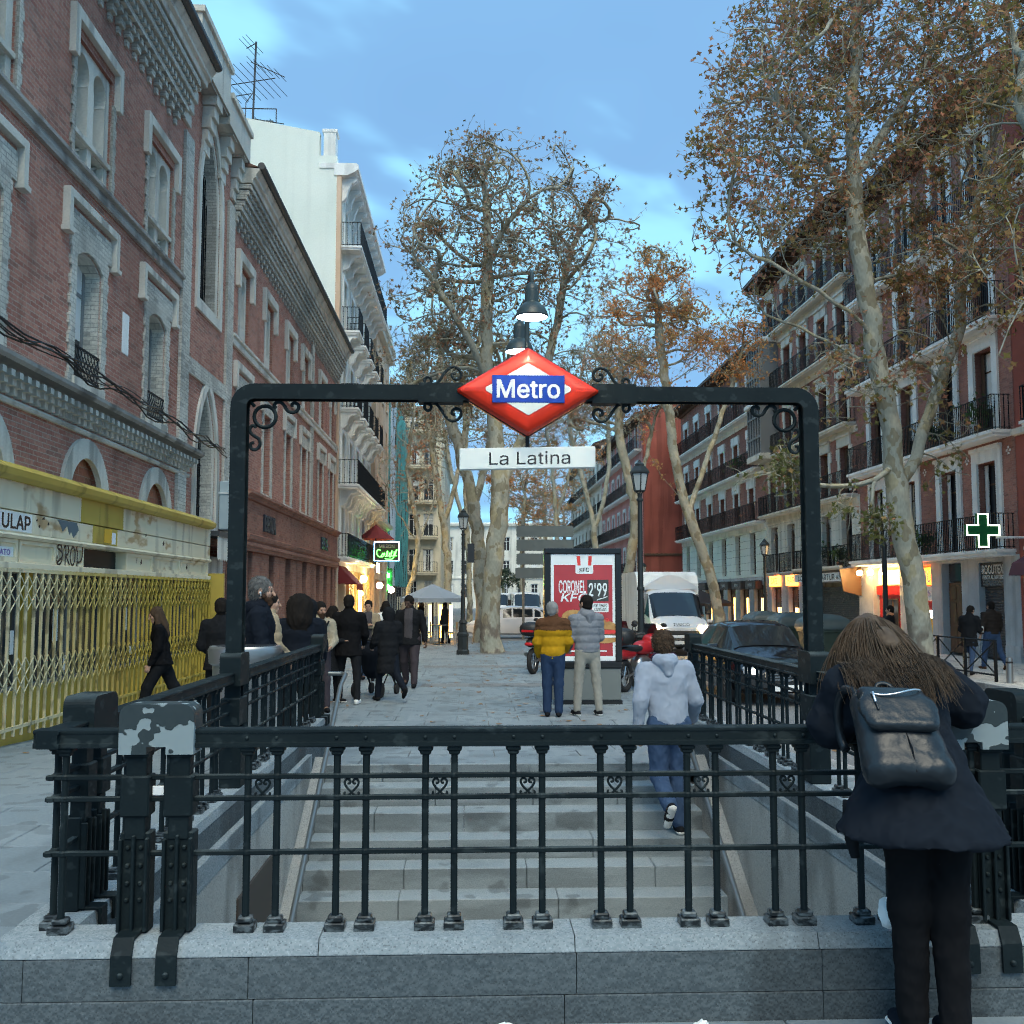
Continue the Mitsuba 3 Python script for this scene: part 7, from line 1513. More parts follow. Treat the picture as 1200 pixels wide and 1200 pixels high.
def field(prims, h, k=.03, cut=None, pad=.05):
    """prims: (a, b, ra, rb[, flatten axis, factor]); a negative ra carves"""
    L = np.min([np.minimum(p[0], p[1]) - max(abs(p[2]), abs(p[3])) for p in prims if p[2] > 0], 0) - pad; U = np.max([np.maximum(p[0], p[1]) + max(abs(p[2]), abs(p[3])) for p in prims if p[2] > 0], 0) + pad
    n = np.ceil((U - L) / h).astype(int) + 1; ax = [L[i] + h * np.arange(n[i]) for i in range(3)]; D = np.full(n, .3)
    for p in prims:
        a, b, ra, rb = np.asarray(p[0], float), np.asarray(p[1], float), p[2], p[3]; rm = max(abs(ra), abs(rb)) + k + 2 * h
        i0 = np.maximum(0, np.floor((np.minimum(a, b) - rm - L) / h).astype(int)); i1 = np.minimum(n, np.ceil((np.maximum(a, b) + rm - L) / h).astype(int) + 1)
        if (i1 <= i0).any(): continue
        sl = tuple(slice(x, y) for x, y in zip(i0, i1)); G = np.stack(np.meshgrid(*[ax[i][i0[i]:i1[i]] for i in range(3)], indexing='ij'), -1); q = G - a; ab = b - a
        if len(p) > 4: fl, fc = np.asarray(p[4], float), p[5]; q = q + ((1 / fc - 1) * (q @ fl))[..., None] * fl; ab = ab + (1 / fc - 1) * (ab @ fl) * fl
        t = np.clip((q @ ab) / max(ab @ ab, 1e-9), 0, 1); d = np.linalg.norm(q - t[..., None] * ab, axis=-1) - (abs(ra) + (abs(rb) - abs(ra)) * t)
        if ra < 0: D[sl] = np.maximum(D[sl], -d)
        else: hh = np.clip(.5 + .5 * (D[sl] - d) / k, 0, 1); D[sl] = D[sl] * (1 - hh) + d * hh - k * hh * (1 - hh)
    if cut: D = np.maximum(D, cut(np.stack(np.meshgrid(*ax, indexing='ij'), -1)))
    return surfnet(D, L, h)
def relax(V, F, n=4):
    m = trimesh.Trimesh(V, F, process=False); trimesh.smoothing.filter_taubin(m, .5, .52, n); return np.array(m.vertices), F
def vnorm(V, F): return meshkit.arrays((V, F), True)[2]
U_ = lambda v: np.asarray(v, float) / np.linalg.norm(v)
SKINS = {'light': (.46, .27, .19), 'tan': (.36, .20, .135), 'dark': (.095, .052, .038)}
for k, v in SKINS.items(): M['skin_' + k] = mat('skin_' + k, v, .5, sheen=.2)
FAB = {}
crease = lambda p, n, uv: FBM(p.x * 16, p.y * 16, p.z * 11, 3)
NEAR = ('navy_coat', 'hoodie_blue', 'jeans', 'darkblack')
def fab(name, c, c2=None, rough=.85, f=45.):
    if name not in FAB: FAB[name] = mat('cloth_' + name, (lambda p, n, uv: MIX(c, c2 or tuple(x * 1.35 for x in c), .6 * N(p.x * f, p.y * f, p.z * f * .5) + .4 * FBM(p.x * 6, p.y * 6, p.z * 4, 3))), rough, spec=.12, sheen=.03, bump=crease if name in NEAR else None, bscale=.022)
    return FAB[name]
def hand_prims(w, d, u, side, f=1.0, curl=.9):
    """palm, four unequal bent fingers and a thumb; w wrist, d along the hand, u towards the palm side, side towards the thumb"""
    d, u, side = U_(d), U_(u), U_(side); k = w + d * .085 * f; P_ = [(w, w + d * .045 * f, .024 * f, .027 * f, u, .7), (w + d * .04 * f, k, .028 * f, .036 * f, u, .5)]
    for i, (L, o) in enumerate(((.072, .027), (.080, .009), (.074, -.009), (.058, -.026))):
        b = k + side * o * f; e1 = b + U_(d + u * .35 * curl) * L * .45 * f; e2 = e1 + U_(d * .6 + u * 1.0 * curl) * L * .32 * f; e3 = e2 + U_(d * .1 + u * 1.1 * curl - d * .3 * curl) * L * .25 * f
        P_ += [(b, e1, .0095 * f, .0088 * f), (e1, e2, .0088 * f, .008 * f), (e2, e3, .008 * f, .007 * f)]
    b = w + d * .028 * f + side * .022 * f; e1 = b + U_(d * .7 + side * .7) * .042 * f; e2 = e1 + U_(d + u * .5 + side * .1) * .03 * f; return P_ + [(b, e1, .0125 * f, .010 * f), (e1, e2, .010 * f, .0085 * f)]
def person(label, x, y, head=0., H=1.72, z=None, lean=0., sway=0., legs=((6, 4), (-6, 8)), arms=((4, 8, 12), (4, 8, 12)), look=(0, 0), skin='light', hair=('short', 'dark_hair'), top=('coat', 'black', .84), legs_m='black', shoes=('black', None), wide=1.0, hood=None, extra=None, fine=False, beard=None, hi=None):
    t = thing('person', label, 'person'); s = H / 1.72; zg = float(gz(x, y)) if z is None else z
    L, S = math.radians(lean), math.radians(sway); u = U_([math.sin(S), math.sin(L), math.cos(L) * math.cos(S)]); f = U_(np.array([0, 1, 0]) - u * u[1]); r = np.cross(f, u); J = {}
    hip = np.zeros(3)
    for i, sg in enumerate((-1, 1)):
        tp, kf = [math.radians(a) for a in legs[i][:2]]; sp = math.radians(legs[i][2]) if len(legs[i]) > 2 else .03; h0 = hip + np.array([sg * .095 * s * min(wide, 1.15), 0, -.02]); kn = h0 + s * .43 * U_([sg * math.sin(sp), math.sin(tp), -math.cos(tp)]); a2 = tp - kf; an = kn + s * .415 * U_([sg * math.sin(sp) * .5, math.sin(a2), -math.cos(a2)]); J[i] = (h0, kn, an, a2)
    zl = min(J[0][2][2], J[1][2][2]); up = np.array([0, 0, .085 * s - zl]); hip = hip + up
    for i in (0, 1): J[i] = tuple(p + up for p in J[i][:3]) + (J[i][3],)
    sh = [hip + u * .455 * s + r * sg * .185 * s * wide for sg in (-1, 1)]; nk = hip + u * .525 * s
    hy, hp = math.radians(look[0]), math.radians(look[1]); hf = U_(f * math.cos(hy) * math.cos(hp) - r * math.sin(hy) * math.cos(hp) - np.array([0, 0, 1]) * math.sin(hp)); hu = U_(np.array([0, 0, 1]) * .85 + u * .15); hu = U_(hu - hf * (hu @ hf)); hr = np.cross(hf, hu); hc = nk + (u * .5 + hu * .5) * .145 * s + hf * .015
    A = {}
    for i, sg in enumerate((-1, 1)):
        if len(arms[i]) == 2 and np.ndim(arms[i][0]) == 1: el, wr = np.array(arms[i][0], float), np.array(arms[i][1], float); A[i] = (sh[i], el, wr, U_(wr - el), -f, sg * -1 * r); continue
        p_, ab, e = [math.radians(a) for a in arms[i][:3]]; w_ = math.radians(arms[i][3]) if len(arms[i]) > 3 else .2; d = -u * math.cos(p_) * math.cos(ab) + f * math.sin(p_) * math.cos(ab) + r * sg * math.sin(ab); bd = (f * math.cos(p_) + u * math.sin(p_)) * math.cos(w_) - r * sg * math.sin(w_); el = sh[i] + d * .285 * s; fd = U_(d * math.cos(e) + bd * math.sin(e)); A[i] = (sh[i], el, el + fd * .25 * s, fd, U_(-r * sg), U_(f - fd * (f @ fd) + 1e-6))
    fm = placer(x, y, zg, head); fl = dict()
    def put(name, V, F, m, parent=t, smooth=True): return obj(name, (fm(V), F), m, parent, smooth)
    def noisy(V, F, amp, fr, seed=0, quilt=0., qp=.1, pleat=0.):
        n = vnorm(V, F); q = np.stack([V[:, 0] * fr, V[:, 1] * fr, V[:, 2] * fr * .6], 1) + seed * 7.7; w_ = meshkit.fbm(np.stack([V[:, 0] * fr * 1.1 + V[:, 2] * fr * .7, V[:, 1] * fr * 1.1, V[:, 2] * fr * 1.5 - V[:, 0] * fr * .5], 1), 2, seed + 5); d = amp * (meshkit.fbm(q, 3, seed) - .5) * 2 + amp * .7 * ((1 - np.abs(2 * w_ - 1)) ** 3 - .45)
        if pleat: d = d + pleat * (meshkit.fbm(np.stack([V[:, 0] * 15, V[:, 1] * 15, V[:, 2] * 1.6], 1), 2, 9) - .5) * 2 * np.clip((1.02 - V[:, 2]) / .2, .15, 1)
        if quilt: d = d + quilt * (np.abs(np.sin(V[:, 2] * PI / qp + .35 * meshkit.noise(V * 9, 3))) ** .55 - .6)
        return V + n * d[:, None]
    def torso(g, k=1.0, low=True):    # g: inflation
        T_ = [(hip + u * .02, hip + u * .16 * s, .145 * s * wide + g, .135 * s * wide + g, f, .72), (hip + u * .16 * s, hip + u * .36 * s, .132 * s * wide + g, .150 * s * wide + g, f, .70), (hip + u * .36 * s, hip + u * .45 * s, .150 * s * wide + g, .105 * s * wide + g, f, .72), (nk - u * .045, sh[0] * .90 + nk * .10 - u * .012, .060 * s + g * .6, .046 * s + g * .8), (nk - u * .045, sh[1] * .90 + nk * .10 - u * .012, .060 * s + g * .6, .046 * s + g * .8)]
        return T_
    def arm(g, i, cut=1.0): a, e, w = A[i][:3]; return [(a, e, .056 * s + g, .046 * s + g), (e, e + (w - e) * cut, .045 * s + g, .030 * s + g * .9)]
    def leg(g, i, cut=1.0, g2=None): h0, kn, an = J[i][:3]; return [(h0, kn, .085 * s * min(wide, 1.2) + g, .058 * s + g), (kn, kn + (an - kn) * cut, .056 * s + g, .040 * s + (g if g2 is None else g2))]
    # body: trunk and limbs, head with its face, hands with five fingers, as one mesh
    h0 = .016; B = torso(0) + [(nk - u * .04, hc - hu * .03, .056 * s, .054 * s)]
    for i in (0, 1): B += arm(-.004, i) + leg(-.006, i); an = J[i][2]; B.append((an, an + [0, .09, -.05], .035, .03))
    mb = MB(); V, F = field(B, .02, .03); mb.add(V, F)
    hh = .0085 if not fine else .006; k = s * 1.0; X = lambda a, b, c: hc + hr * a * k + hf * b * k + hu * c * k
    face = [(X(0, -.012, .035), X(0, .004, .02), .088 * k, .085 * k, hr, .86), (X(0, .02, -.03), X(0, .05, -.085), .064 * k, .036 * k), (nk - u * .03, X(0, -.01, -.06), .056 * k, .055 * k), (X(0, .088, .012), X(0, .112, -.028), .010 * k, .015 * k), (X(-.03, .074, .028), X(.03, .074, .028), .016 * k, .016 * k), (X(-.022, .083, -.062), X(.022, .083, -.062), .011 * k, .011 * k)]
    for sg in (-1, 1): face += [(X(sg * .082, -.012, .012), X(sg * .085, -.02, -.018), .020 * k, .013 * k, hr, .5), (X(sg * .04, .062, -.022), X(sg * .036, .06, -.03), .022 * k, .02 * k)]
    for sg in (-1, 1): face.append((X(sg * .032, .092, .006), X(sg * .034, .092, .006), -.014 * k, -.014 * k))
    V, F = field(face, hh, .022 * k); V, F = relax(V, F, 2); mb.add(V, F)
    for i in (0, 1):
        _, e, w, fd, ps, ts = A[i]; hpz = [(w - fd * .07, w, .032 * s, .027 * s)] + hand_prims(w, fd, ps - fd * (ps @ fd), ts - fd * (ts @ fd) + 1e-4, s * .98); V, F = field(hpz, .006 if not fine else .0045, .010, pad=.03); mb.add(V, F)
    mb.f = None; V, F = mb.get(); put('body', V, F, M['skin_' + skin])
    for sg in (-1, 1):
        e_ = trimesh.creation.icosphere(1, .011 * k); put('eye', e_.vertices + X(sg * .032, .080, .006), e_.faces, M['eye'])
    # trousers, shoes
    fit, pm = (legs_m if isinstance(legs_m, tuple) else ('slim', legs_m)); g = {'slim': .010, 'regular': .018, 'loose': .026}[fit]
    P_ = [(hip + u * -.03, hip + u * .10 * s, .15 * s * min(wide, 1.2) + g, .14 * s * min(wide, 1.2) + g, f, .74)]
    for i in (0, 1): P_ += leg(g, i, .97, g + .006)
    V, F = field(P_, .0125 if fine else .016, .03, cut=lambda G: G[..., 2] - (hip[2] + .09)); V, F = relax(V, F, 2); V = noisy(V, F, .007, 12, 1); put('trousers', V, F, FAB[pm])
    for i in (0, 1):
        an, a2 = J[i][2], J[i][3] if i in J else 0; pt = max(-.9, min(.9, -a2 * .9)) if J[i][2][2] > .12 * s else 0; d = np.array([.06 * (-1, 1)[i], math.cos(pt), -math.sin(pt)]); n_ = np.array([0, math.sin(pt), math.cos(pt)]); q = an - n_ * .045 * s
        SH = [(q - d * .045, q + d * .07, .036 * s, .038 * s), (q + d * .07, q + d * .155 * s, .039 * s, .030 * s), (an, an - n_ * .04, .042 * s, .040 * s)]; bot = an - n_ * .085 * s
        V, F = field(SH, .009, .02, cut=lambda G: -((G - bot) @ n_), pad=.03); k_ = put('shoe', V, F, FAB[shoes[0]])
        if shoes[1]:
            V, F = field([(q - d * .05, q + d * .16 * s, .042 * s, .040 * s)], .009, .02, cut=lambda G: np.maximum(-((G - bot) @ n_), (G - bot) @ n_ - .028), pad=.03); put('sole', V, F, FAB[shoes[1]], k_)
    # jacket or coat
    kind, cm, hem = top[:3]; o = dict(top[3]) if len(top) > 3 else {}; g = {'coat': .030, 'puffer': .042, 'hoodie': .026, 'jacket': .028}[kind] + o.get('g', 0); T_ = torso(g)
    for i in (0, 1): T_ += arm(g * o.get('sl', .62), i, o.get('cuff', .99))
    hz = hem * s
    if hem < .86: fl_ = o.get('flare', .03); hb = np.array([hip[0] * .5 + o.get('hx', 0), hip[1] * .6 + o.get('back', 0), hz - .03]); T_ += [(hip + u * .1, hb, .14 * s * wide + g, .16 * s * wide + g + fl_, f, .78)]
    T_ += [(nk - u * .03, nk + u * .035 * s, .072 * s + g * .3, .066 * s + g * .3)]
    opening = o.get('open')
    def cut(G):
        d = hz + o.get('tilt', 0) * G[..., 0] - G[..., 2]
        return d
    far_hand = None; V, F = field(T_, .0125 if fine else .015, .035, cut=cut); V, F = relax(V, F, 2)
    V = noisy(V, F, o.get('wr', .010), o.get('fr', 9), 3, o.get('quilt', 0), o.get('qp', .1), o.get('pleat', 0)); jk = put({'coat': 'coat', 'puffer': 'puffer_jacket', 'hoodie': 'hooded_top', 'jacket': 'jacket'}[kind], V, F, FAB[cm])
    if 'yoke' in o:
        n = vnorm(V, F); sel = (V[F] @ u).min(1) > (hip @ u + o['yoke'][1] * s); Fy = F[sel]; put('yoke', V + n * .004, Fy, FAB[o['yoke'][0]], jk)
    if opening:
        V2, F2 = field(torso(g * .55), .018, .03, cut=lambda G: np.maximum(hip[2] - .02 - G[..., 2], .0 - (np.abs((G - hip) @ r) * -1 + .085))); V2 = V2 + f * .035; put('jumper', V2, F2, FAB[opening])
    # hood: down on the back or up over the head
    if hood:
        if hood[0] == 'up': HP = [(X(0, -.025, .03), X(0, -.02, .0), .116 * k, .12 * k), (X(0, -.03, -.08), nk - u * .03, .095 * k, .10 * k), (X(0, .115, .0), X(0, .10, -.05), -.078 * k, -.07 * k)]
        else: HP = [(nk - f * .06 + u * .01 - r * .055, nk - f * .06 + u * .01 + r * .055, .055 * s, .055 * s), (nk - f * .11 - u * .02, nk - f * .115 - u * .11, .072 * s, .040 * s), (nk - r * .075 + f * .02 + u * .015, nk - r * .05 - f * .06, .042 * s, .05 * s), (nk + r * .075 + f * .02 + u * .015, nk + r * .05 - f * .06, .042 * s, .05 * s)]
        V, F = field(HP, .011, .03); V = noisy(V, F, .006, 14, 5); put('hood', V, F, FAB[hood[1]], jk)
        if len(hood) > 2:
            a = np.linspace(-2.2, 2.2, 24); mbt = MB(); mbt.tube([X(.105 * math.sin(q), .055, .02 + .11 * math.cos(q)) for q in a], .028, 6); V, F = mbt.get(); V = noisy(V, F, .012, 60, 2); put('fur_trim', V, F, FAB[hood[2]], jk)
    # hair
    hk, hm = hair
    if hk != 'none' and not (hood and hood[0] == 'up' and hk == 'short'):
        HR = [(X(0, -.022, .042), X(0, -.012, .035), .100 * k, .098 * k, hr, .90), (X(0, -.045, -.03), X(0, -.04, -.06), .074 * k, .058 * k), (X(0, .135, -.035), X(0, .12, -.07), -.098 * k, -.09 * k)]
        for sg in (-1, 1): HR.append((X(sg * .095, .03, -.03), X(sg * .10, .0, -.05), -.034 * k, -.034 * k))
        if hk in ('long', 'big', 'bob'):
            ln = {'long': .30, 'big': .24, 'bob': .12}[hk]; w_ = {'long': .085, 'big': .15, 'bob': .095}[hk]
            if fine: ln, w_ = .10, .062
            HR = HR[:1] + ([HR[2]] if hk != 'big' else [(X(0, .15, -.03), X(0, .14, -.06), -.10 * k, -.1 * k)])
            HR = [HR[0], (X(0, -.055, .0), X(0, -.085, -ln * .6), w_ * 1.05 * k, w_ * k, hf, .75), (X(0, -.08, -ln * .5), X(0, -.10, -ln), w_ * k, w_ * .75 * k, hf, .6), (X(-.075, .0, -.01), X(-.095, .0, -ln * .7), .035 * k, w_ * .45 * k), (X(.075, .0, -.01), X(.095, .0, -ln * .7), .035 * k, w_ * .45 * k)] + HR[1:]
        V, F = field(HR, .009, .022 * k); n = vnorm(V, F); q = np.stack([V @ hr * 38, V @ hf * 38, V @ hu * 7], 1); V = V + n * ((meshkit.fbm(q, 3, 4) - .5) * (.016 if hk != 'big' else .03))[:, None]; put('hair', V, F, FAB[hm])
        if fine and hk == 'short':
            rt = np.random.default_rng(5); ii = rt.choice(len(V), 900); n = vnorm(V, F)[ii]; dd = n * .55 - hf * .35 - np.array([0, 0, .45]) + rt.normal(0, .22, (900, 3)); mt = MB()
            for q_ in range(900): mt.tube([V[ii[q_]] - n[q_] * .004, V[ii[q_]] + U_(dd[q_]) * .012, V[ii[q_]] + U_(dd[q_] - [0, 0, .4]) * .024], [.0035, .0028, .001], 3, caps=False)
            V2, F2 = mt.get(); put('hair_tuft', V2, F2, FAB[hm])
    if beard: HB = [(X(0, .05, -.075), X(0, .062, -.105), .052 * k, .040 * k), (X(-.055, .02, -.04), X(0, .06, -.09), .026 * k, .03 * k), (X(.055, .02, -.04), X(0, .06, -.09), .026 * k, .03 * k), (X(-.025, .093, -.047), X(.025, .093, -.047), .010 * k, .010 * k)]; V, F = field(HB, .007, .02); V = noisy(V, F, .006, 70, 6); put('beard', V, F, FAB[beard])
    info = dict(t=t, hip=hip, u=u, f=f, r=r, nk=nk, hc=hc, hf=hf, hr=hr, hu=hu, sh=sh, A=A, J=J, put=put, noisy=noisy, jk=jk, s=s, fm=fm, X=X)
    if extra: extra(info)
    return info
M['eye'] = mat('eye', (.05, .035, .03), .2)
fab('black', (.010, .011, .013)); fab('navy', (.007, .010, .016)); fab('navy_coat', (.0065, .0095, .015), (.012, .0165, .024)); fab('darkblack', (.006, .006, .007)); fab('mustard', (.38, .20, .008), (.50, .28, .014)); fab('brown_yoke', (.085, .040, .020)); fab('grey_puffer', (.17, .18, .20)); fab('khaki_grey', (.24, .23, .20)); fab('blue_trousers', (.018, .035, .075)); fab('jeans', (.035, .065, .13), (.06, .10, .18)); fab('hoodie_blue', (.29, .335, .41), (.36, .405, .48)); fab('maroon_dark', (.035, .018, .035)); fab('beige', (.27, .215, .145)); fab('sand', (.30, .26, .19)); fab('fur', (.25, .19, .13)); fab('sweat_grey', (.055, .05, .055)); fab('joggers', (.045, .038, .045)); fab('white_cloth', (.62, .62, .60)); fab('brown_puffer', (.028, .022, .019)); fab('orange_cloth', (.45, .2, .1))
fab('dark_hair', (.012, .010, .009)); fab('brown_hair', (.045, .030, .021), (.14, .098, .066), .42, 70.); fab('grey_hair', (.17, .17, .17), (.30, .30, .29)); fab('salt_hair', (.07, .07, .07), (.16, .16, .155)); fab('chestnut', (.055, .035, .024), (.09, .06, .04)); fab('auburn', (.11, .045, .025)); fab('beard_brown', (.05, .028, .018)); M['leather_smooth'] = FAB['leather'] = mat('cloth_leather', (.012, .017, .022), .36, spec=.45, bump=lambda p, n, uv: FBM(p.x * 26, p.y * 26, p.z * 20, 3), bscale=.004); fab('bag_white', (.60, .62, .62))

# woman leaning on the front railing, seen from behind
def woman_extra(I):
    put, u, f, r, nk, hip, noisy = I['put'], I['u'], I['f'], I['r'], I['nk'], I['hip'], I['noisy']; rg2 = np.random.default_rng(77)
    # long loose hair: curved strands over the hair mass, sweeping to the right
    mb = MB(); X, k = I['X'], I['s']; dn = np.array([0, 0, -1.]); bk = -np.array([0, 1., 0])
    hm_ = np.stack([I['hr'], I['hf'], I['hu']])
    for i in range(3600):
        az = rg2.uniform(-2.7, 2.7); el = math.asin(rg2.uniform(-.1, 1.0)); rad = .095 + rg2.uniform(-.003, .008)
        loc_ = np.array([math.sin(az) * math.cos(el) * .84, -math.cos(az) * math.cos(el), math.sin(el)]); c0 = X(0, -.02, .03); p = c0 + (loc_ * rad * k) @ hm_
        ln = rg2.uniform(.20, .40) + .12 * max(el, 0); ln *= .62 if abs(az) > 1.5 else 1.; side = math.copysign(1, az); pts = [p]; cur = rg2.normal(0, .06); lock = .045 * math.sin(az * 6.0 + 1.3); ph = rg2.uniform(0, 6)
        n0 = U_(p - c0); aim = U_(dn + bk * .35 * max(0, math.cos(az))); d = U_(aim - n0 * (aim @ n0) + 1e-4)
        for q in range(12):
            t_ = q / 11; d = U_(d + dn * .26 + bk * (.10 if abs(az) < 1.6 else -.02) + np.array([1., 0, 0]) * (side * -.012 + .022 * t_ + cur * math.sin(q * .7 + ph) + lock))
            nx = pts[-1] + d * ln / 11; v = nx - c0; dist = np.linalg.norm(v)
            if dist < rad * k: nx = c0 + v / dist * rad * k
            w = nx - I['nk']; out = w @ (-I['f']); lim = (.088 if i % 3 else .10) + .012 * rg2.random() + .22 * min(.25, max(0, -(w @ u)))
            if w @ u < .03 and abs(w @ r) < .2 and abs(az) < 1.75 and out < lim: nx = nx - I['f'] * (lim - out) * .45
            d = U_(nx - pts[-1]); pts.append(nx)
        mb.tube(pts, np.linspace(.0028, .0008, 13), 3, caps=False)
    V, F = mb.get(); put('loose_hair', V, F, FAB['brown_hair'])
    # black leather backpack
    bu = U_(u + r * .03); br = U_(r - bu * (r @ bu) - bu * .10); bb = np.cross(bu, br) * -1; bb = bb * (1 if bb @ f < 0 else -1); c = hip + u * .145 + bb * .185 - r * .115
    W = lambda a, b, d: c + br * a * .84 + bu * b * .84 + bb * d
    BP = [(W(-.115, -.16, 0), W(-.09, .14, -.01), .055, .05, bb, 1.0), (W(.115, -.16, 0), W(.09, .14, -.01), .055, .05, bb, 1.0), (W(-.1, -.15, .015), W(.1, -.15, .015), .06, .06), (W(-.09, .13, -.01), W(.09, .13, -.01), .045, .045), (W(-.06, -.05, .012), W(.06, -.05, .012), .085, .085, bb, .72), (W(-.05, .07, .005), W(.05, .07, .005), .085, .085, bb, .62)]
    V, F = field(BP, .009, .03); V, F = relax(V, F, 3); V = noisy(V, F, .0035, 9, 9); bp = thing('backpack', 'black leather backpack with a silver zip, worn by the woman at the railing', 'backpack')
    P2 = lambda nm, V, F, m: obj(nm, (I['fm'](V), F), m, bp, True)
    P2('body', V, F, FAB['leather'])
    FP = [(W(-.105, .155, .035), W(.105, .155, .035), .028, .028), (W(-.11, .0, .085), W(.11, .0, .085), .016, .016), (W(-.1, .08, .066), W(.1, .08, .066), .052, .052, bb, .45), (W(-.1, .03, .078), W(.1, .03, .078), .04, .04, bb, .42)]
    V, F = field(FP, .008, .03); V, F = relax(V, F, 2); V = noisy(V, F, .0025, 9, 4); P2('flap', V, F, FAB['leather'])
    zp = smoothpts([W(-.10, .138, .080), W(-.02, .128, .092), (W(.06, .15, .088)), W(.115, .165, .066)], 30); V, F = tube(zp, .0042, 6); P2('zip', V, F, M['chrome']); V, F = tube([W(-.095, .136, .088), W(-.097, .118, .094), W(-.096, .09, .096)], [.006, .0045, .005], 6); P2('zip_pull', V, F, M['chrome'])
    V, F = tube([W(-.096, .088, .096), W(-.094, .055, .098)], .004, 5); P2('pull_cord', V, F, FAB['leather'])
    for sg in (-1, 1): V, F = tube(smoothpts([W(sg * .10, .17, -.03), W(sg * .125, .25, -.10), W(sg * .135, .20, -.20), W(sg * .12, .05, -.25)], 20), .018, 6); P2('strap', V, F, FAB['leather'])
    V, F = tube(smoothpts([W(-.03, .18, .0), W(-.02, .225, .0), W(.02, .225, .0), W(.03, .18, .0)], 12), .008, 6); P2('handle', V, F, FAB['leather'])
    V, F = tube([W(0, -.02, .072), W(.004, -.10, .078), W(0, -.19, .065)], .0025, 4); P2('seam', V, F, FAB['black'])
    # cloth strap hanging at her left, white carrier bag held in front of her knees
    V, F = tube(smoothpts([hip + [-.24, .06, -.05], hip + [-.245, .07, -.16], hip + [-.235, .07, -.24]], 10), np.linspace(.038, .014, 10), 8); put('hanging_belt', noisy(V, F, .006, 20, 2), F, FAB['black'], I['jk'])
    bg = thing('carrier_bag', 'white carrier bag held in front of the legs of the woman at the railing', 'bag'); V, F = field([(hip + [-.05, .13, -.30], hip + [.06, .13, -.30], .04, .04), (hip + [-.085, .13, -.45], hip + [.085, .13, -.45], .05, .05)], .012, .08); V, F = relax(V, F, 2); obj('body', (I['fm'](noisy(V, F, .015, 14, 8)), F), FAB['bag_white'], bg, True)
    V, F = tube(smoothpts([hip + [-.03, .13, -.28], hip + [.0, .14, -.1], hip + [.04, .13, -.28]], 12), .008, 5); obj('handle', (I['fm'](V), F), FAB['bag_white'], bg, True)
M['chrome'] = mat('chrome', (.70, .70, .70), .2, .9)
wx, wy = 1.60, 3.60
loc = lambda p: np.array(p) - np.array([wx, wy, 0])
person('woman with long brown hair in a dark navy coat, leaning on the front railing', wx, wy, 0, 1.56, 0., lean=31, sway=-4, legs=((4, 3, -2.5), (-1, 4, -2.5)), arms=((loc((1.36, 3.87, 1.06)), loc((1.52, 4.02, 1.10))), (loc((1.86, 3.84, 1.135)), loc((1.70, 4.04, 1.12)))), look=(8, 38), hair=('long', 'brown_hair'), top=('coat', 'navy_coat', .80, dict(flare=.125, back=-.04, hx=-.035, wr=.017, fr=6, g=.012, sl=.95, pleat=.022)), legs_m=('slim', 'darkblack'), shoes=('navy', 'white_cloth'), wide=.96, fine=True, extra=woman_extra)
# man in the pale hooded top climbing the stairs
def scarf(m): 
    def g(I): put = I['put']; nk, f, r, u = I['nk'], I['f'], I['r'], I['u']; V, F = field([(nk - r * .06 - f * .02 + u * .02, nk + r * .06 - f * .02 + u * .02, .062, .062), (nk + f * .05 - r * .03, nk + f * .05 + r * .03, .05, .05)], .011, .04); put('collar', V, F, FAB[m], I['jk'])
    return g
person('man in a pale blue hooded top and jeans climbing the station stairs', 1.70, 8.84, .05, 1.70, -.48, lean=9, sway=-2, legs=((4, 66, -1), (6, 10, -1)), arms=((-16, 14, 30), (8, 16, 45)), look=(-4, 6), hair=('short', 'chestnut'), top=('hoodie', 'hoodie_blue', .86, dict(wr=.009, fr=7, g=.006)), legs_m=('regular', 'jeans'), shoes=('black', 'white_cloth'), wide=1.0, hood=('down', 'hoodie_blue'), extra=scarf('maroon_dark'), fine=True)
person('older man in a mustard puffer jacket with a brown yoke, facing the poster', 1.23, 15.45, -.12, 1.68, None, legs=((2, 2, -.5), (-1, 3, -.5)), arms=((8, 10, 30, 20), (12, 10, 45, 30)), look=(-28, -6), hair=('short', 'grey_hair'), top=('puffer', 'mustard', .88, dict(quilt=.018, qp=.15, wr=.010, yoke=('brown_yoke', .36))), legs_m=('regular', 'blue_trousers'), shoes=('black', None), wide=.98)
person('young man in a grey puffer jacket and pale grey trousers, facing the poster', 1.76, 15.55, .30, 1.78, None, sway=-2, legs=((3, 2, 5), (-3, 4, 5)), arms=((14, 10, 40, 30), (14, 8, 45, 30)), look=(20, -8), hair=('short', 'dark_hair'), top=('puffer', 'grey_puffer', .92, dict(quilt=.016, qp=.11)), legs_m=('slim', 'khaki_grey'), shoes=('black', 'white_cloth'), hood=('down', 'grey_puffer'), wide=1.02)
def earbud(I): b = trimesh.creation.icosphere(1, .011); I['put']('earphone', b.vertices + I['X'](.098, -.008, -.01), b.faces, FAB['white_cloth']); V, F = tube([I['X'](.10, -.004, -.012), I['X'](.10, .0, -.04)], .004, 5); I['put']('earphone_stem', V, F, FAB['white_cloth'])
person('bearded man with grey hair and a white earphone, in navy parka beyond the left railing', -1.98, 9.75, -PI / 2 + .1, 1.76, None, legs=((4, 4), (-4, 4)), arms=((10, 6, 50, 40), (10, 6, 50, 40)), look=(0, 2), hair=('short', 'salt_hair'), top=('coat', 'navy', .78, dict(wr=.012)), legs_m='black', beard='beard_brown', wide=1.05, hood=('down', 'navy'), extra=earbud, fine=True)
person('person in a sand puffer jacket half hidden behind the bearded man', -2.2, 11.3, -1.2, 1.70, None, arms=((10, 8, 60, 40), (10, 8, 60, 40)), hair=('short', 'dark_hair'), top=('puffer', 'beige', .86, dict(quilt=.014)))
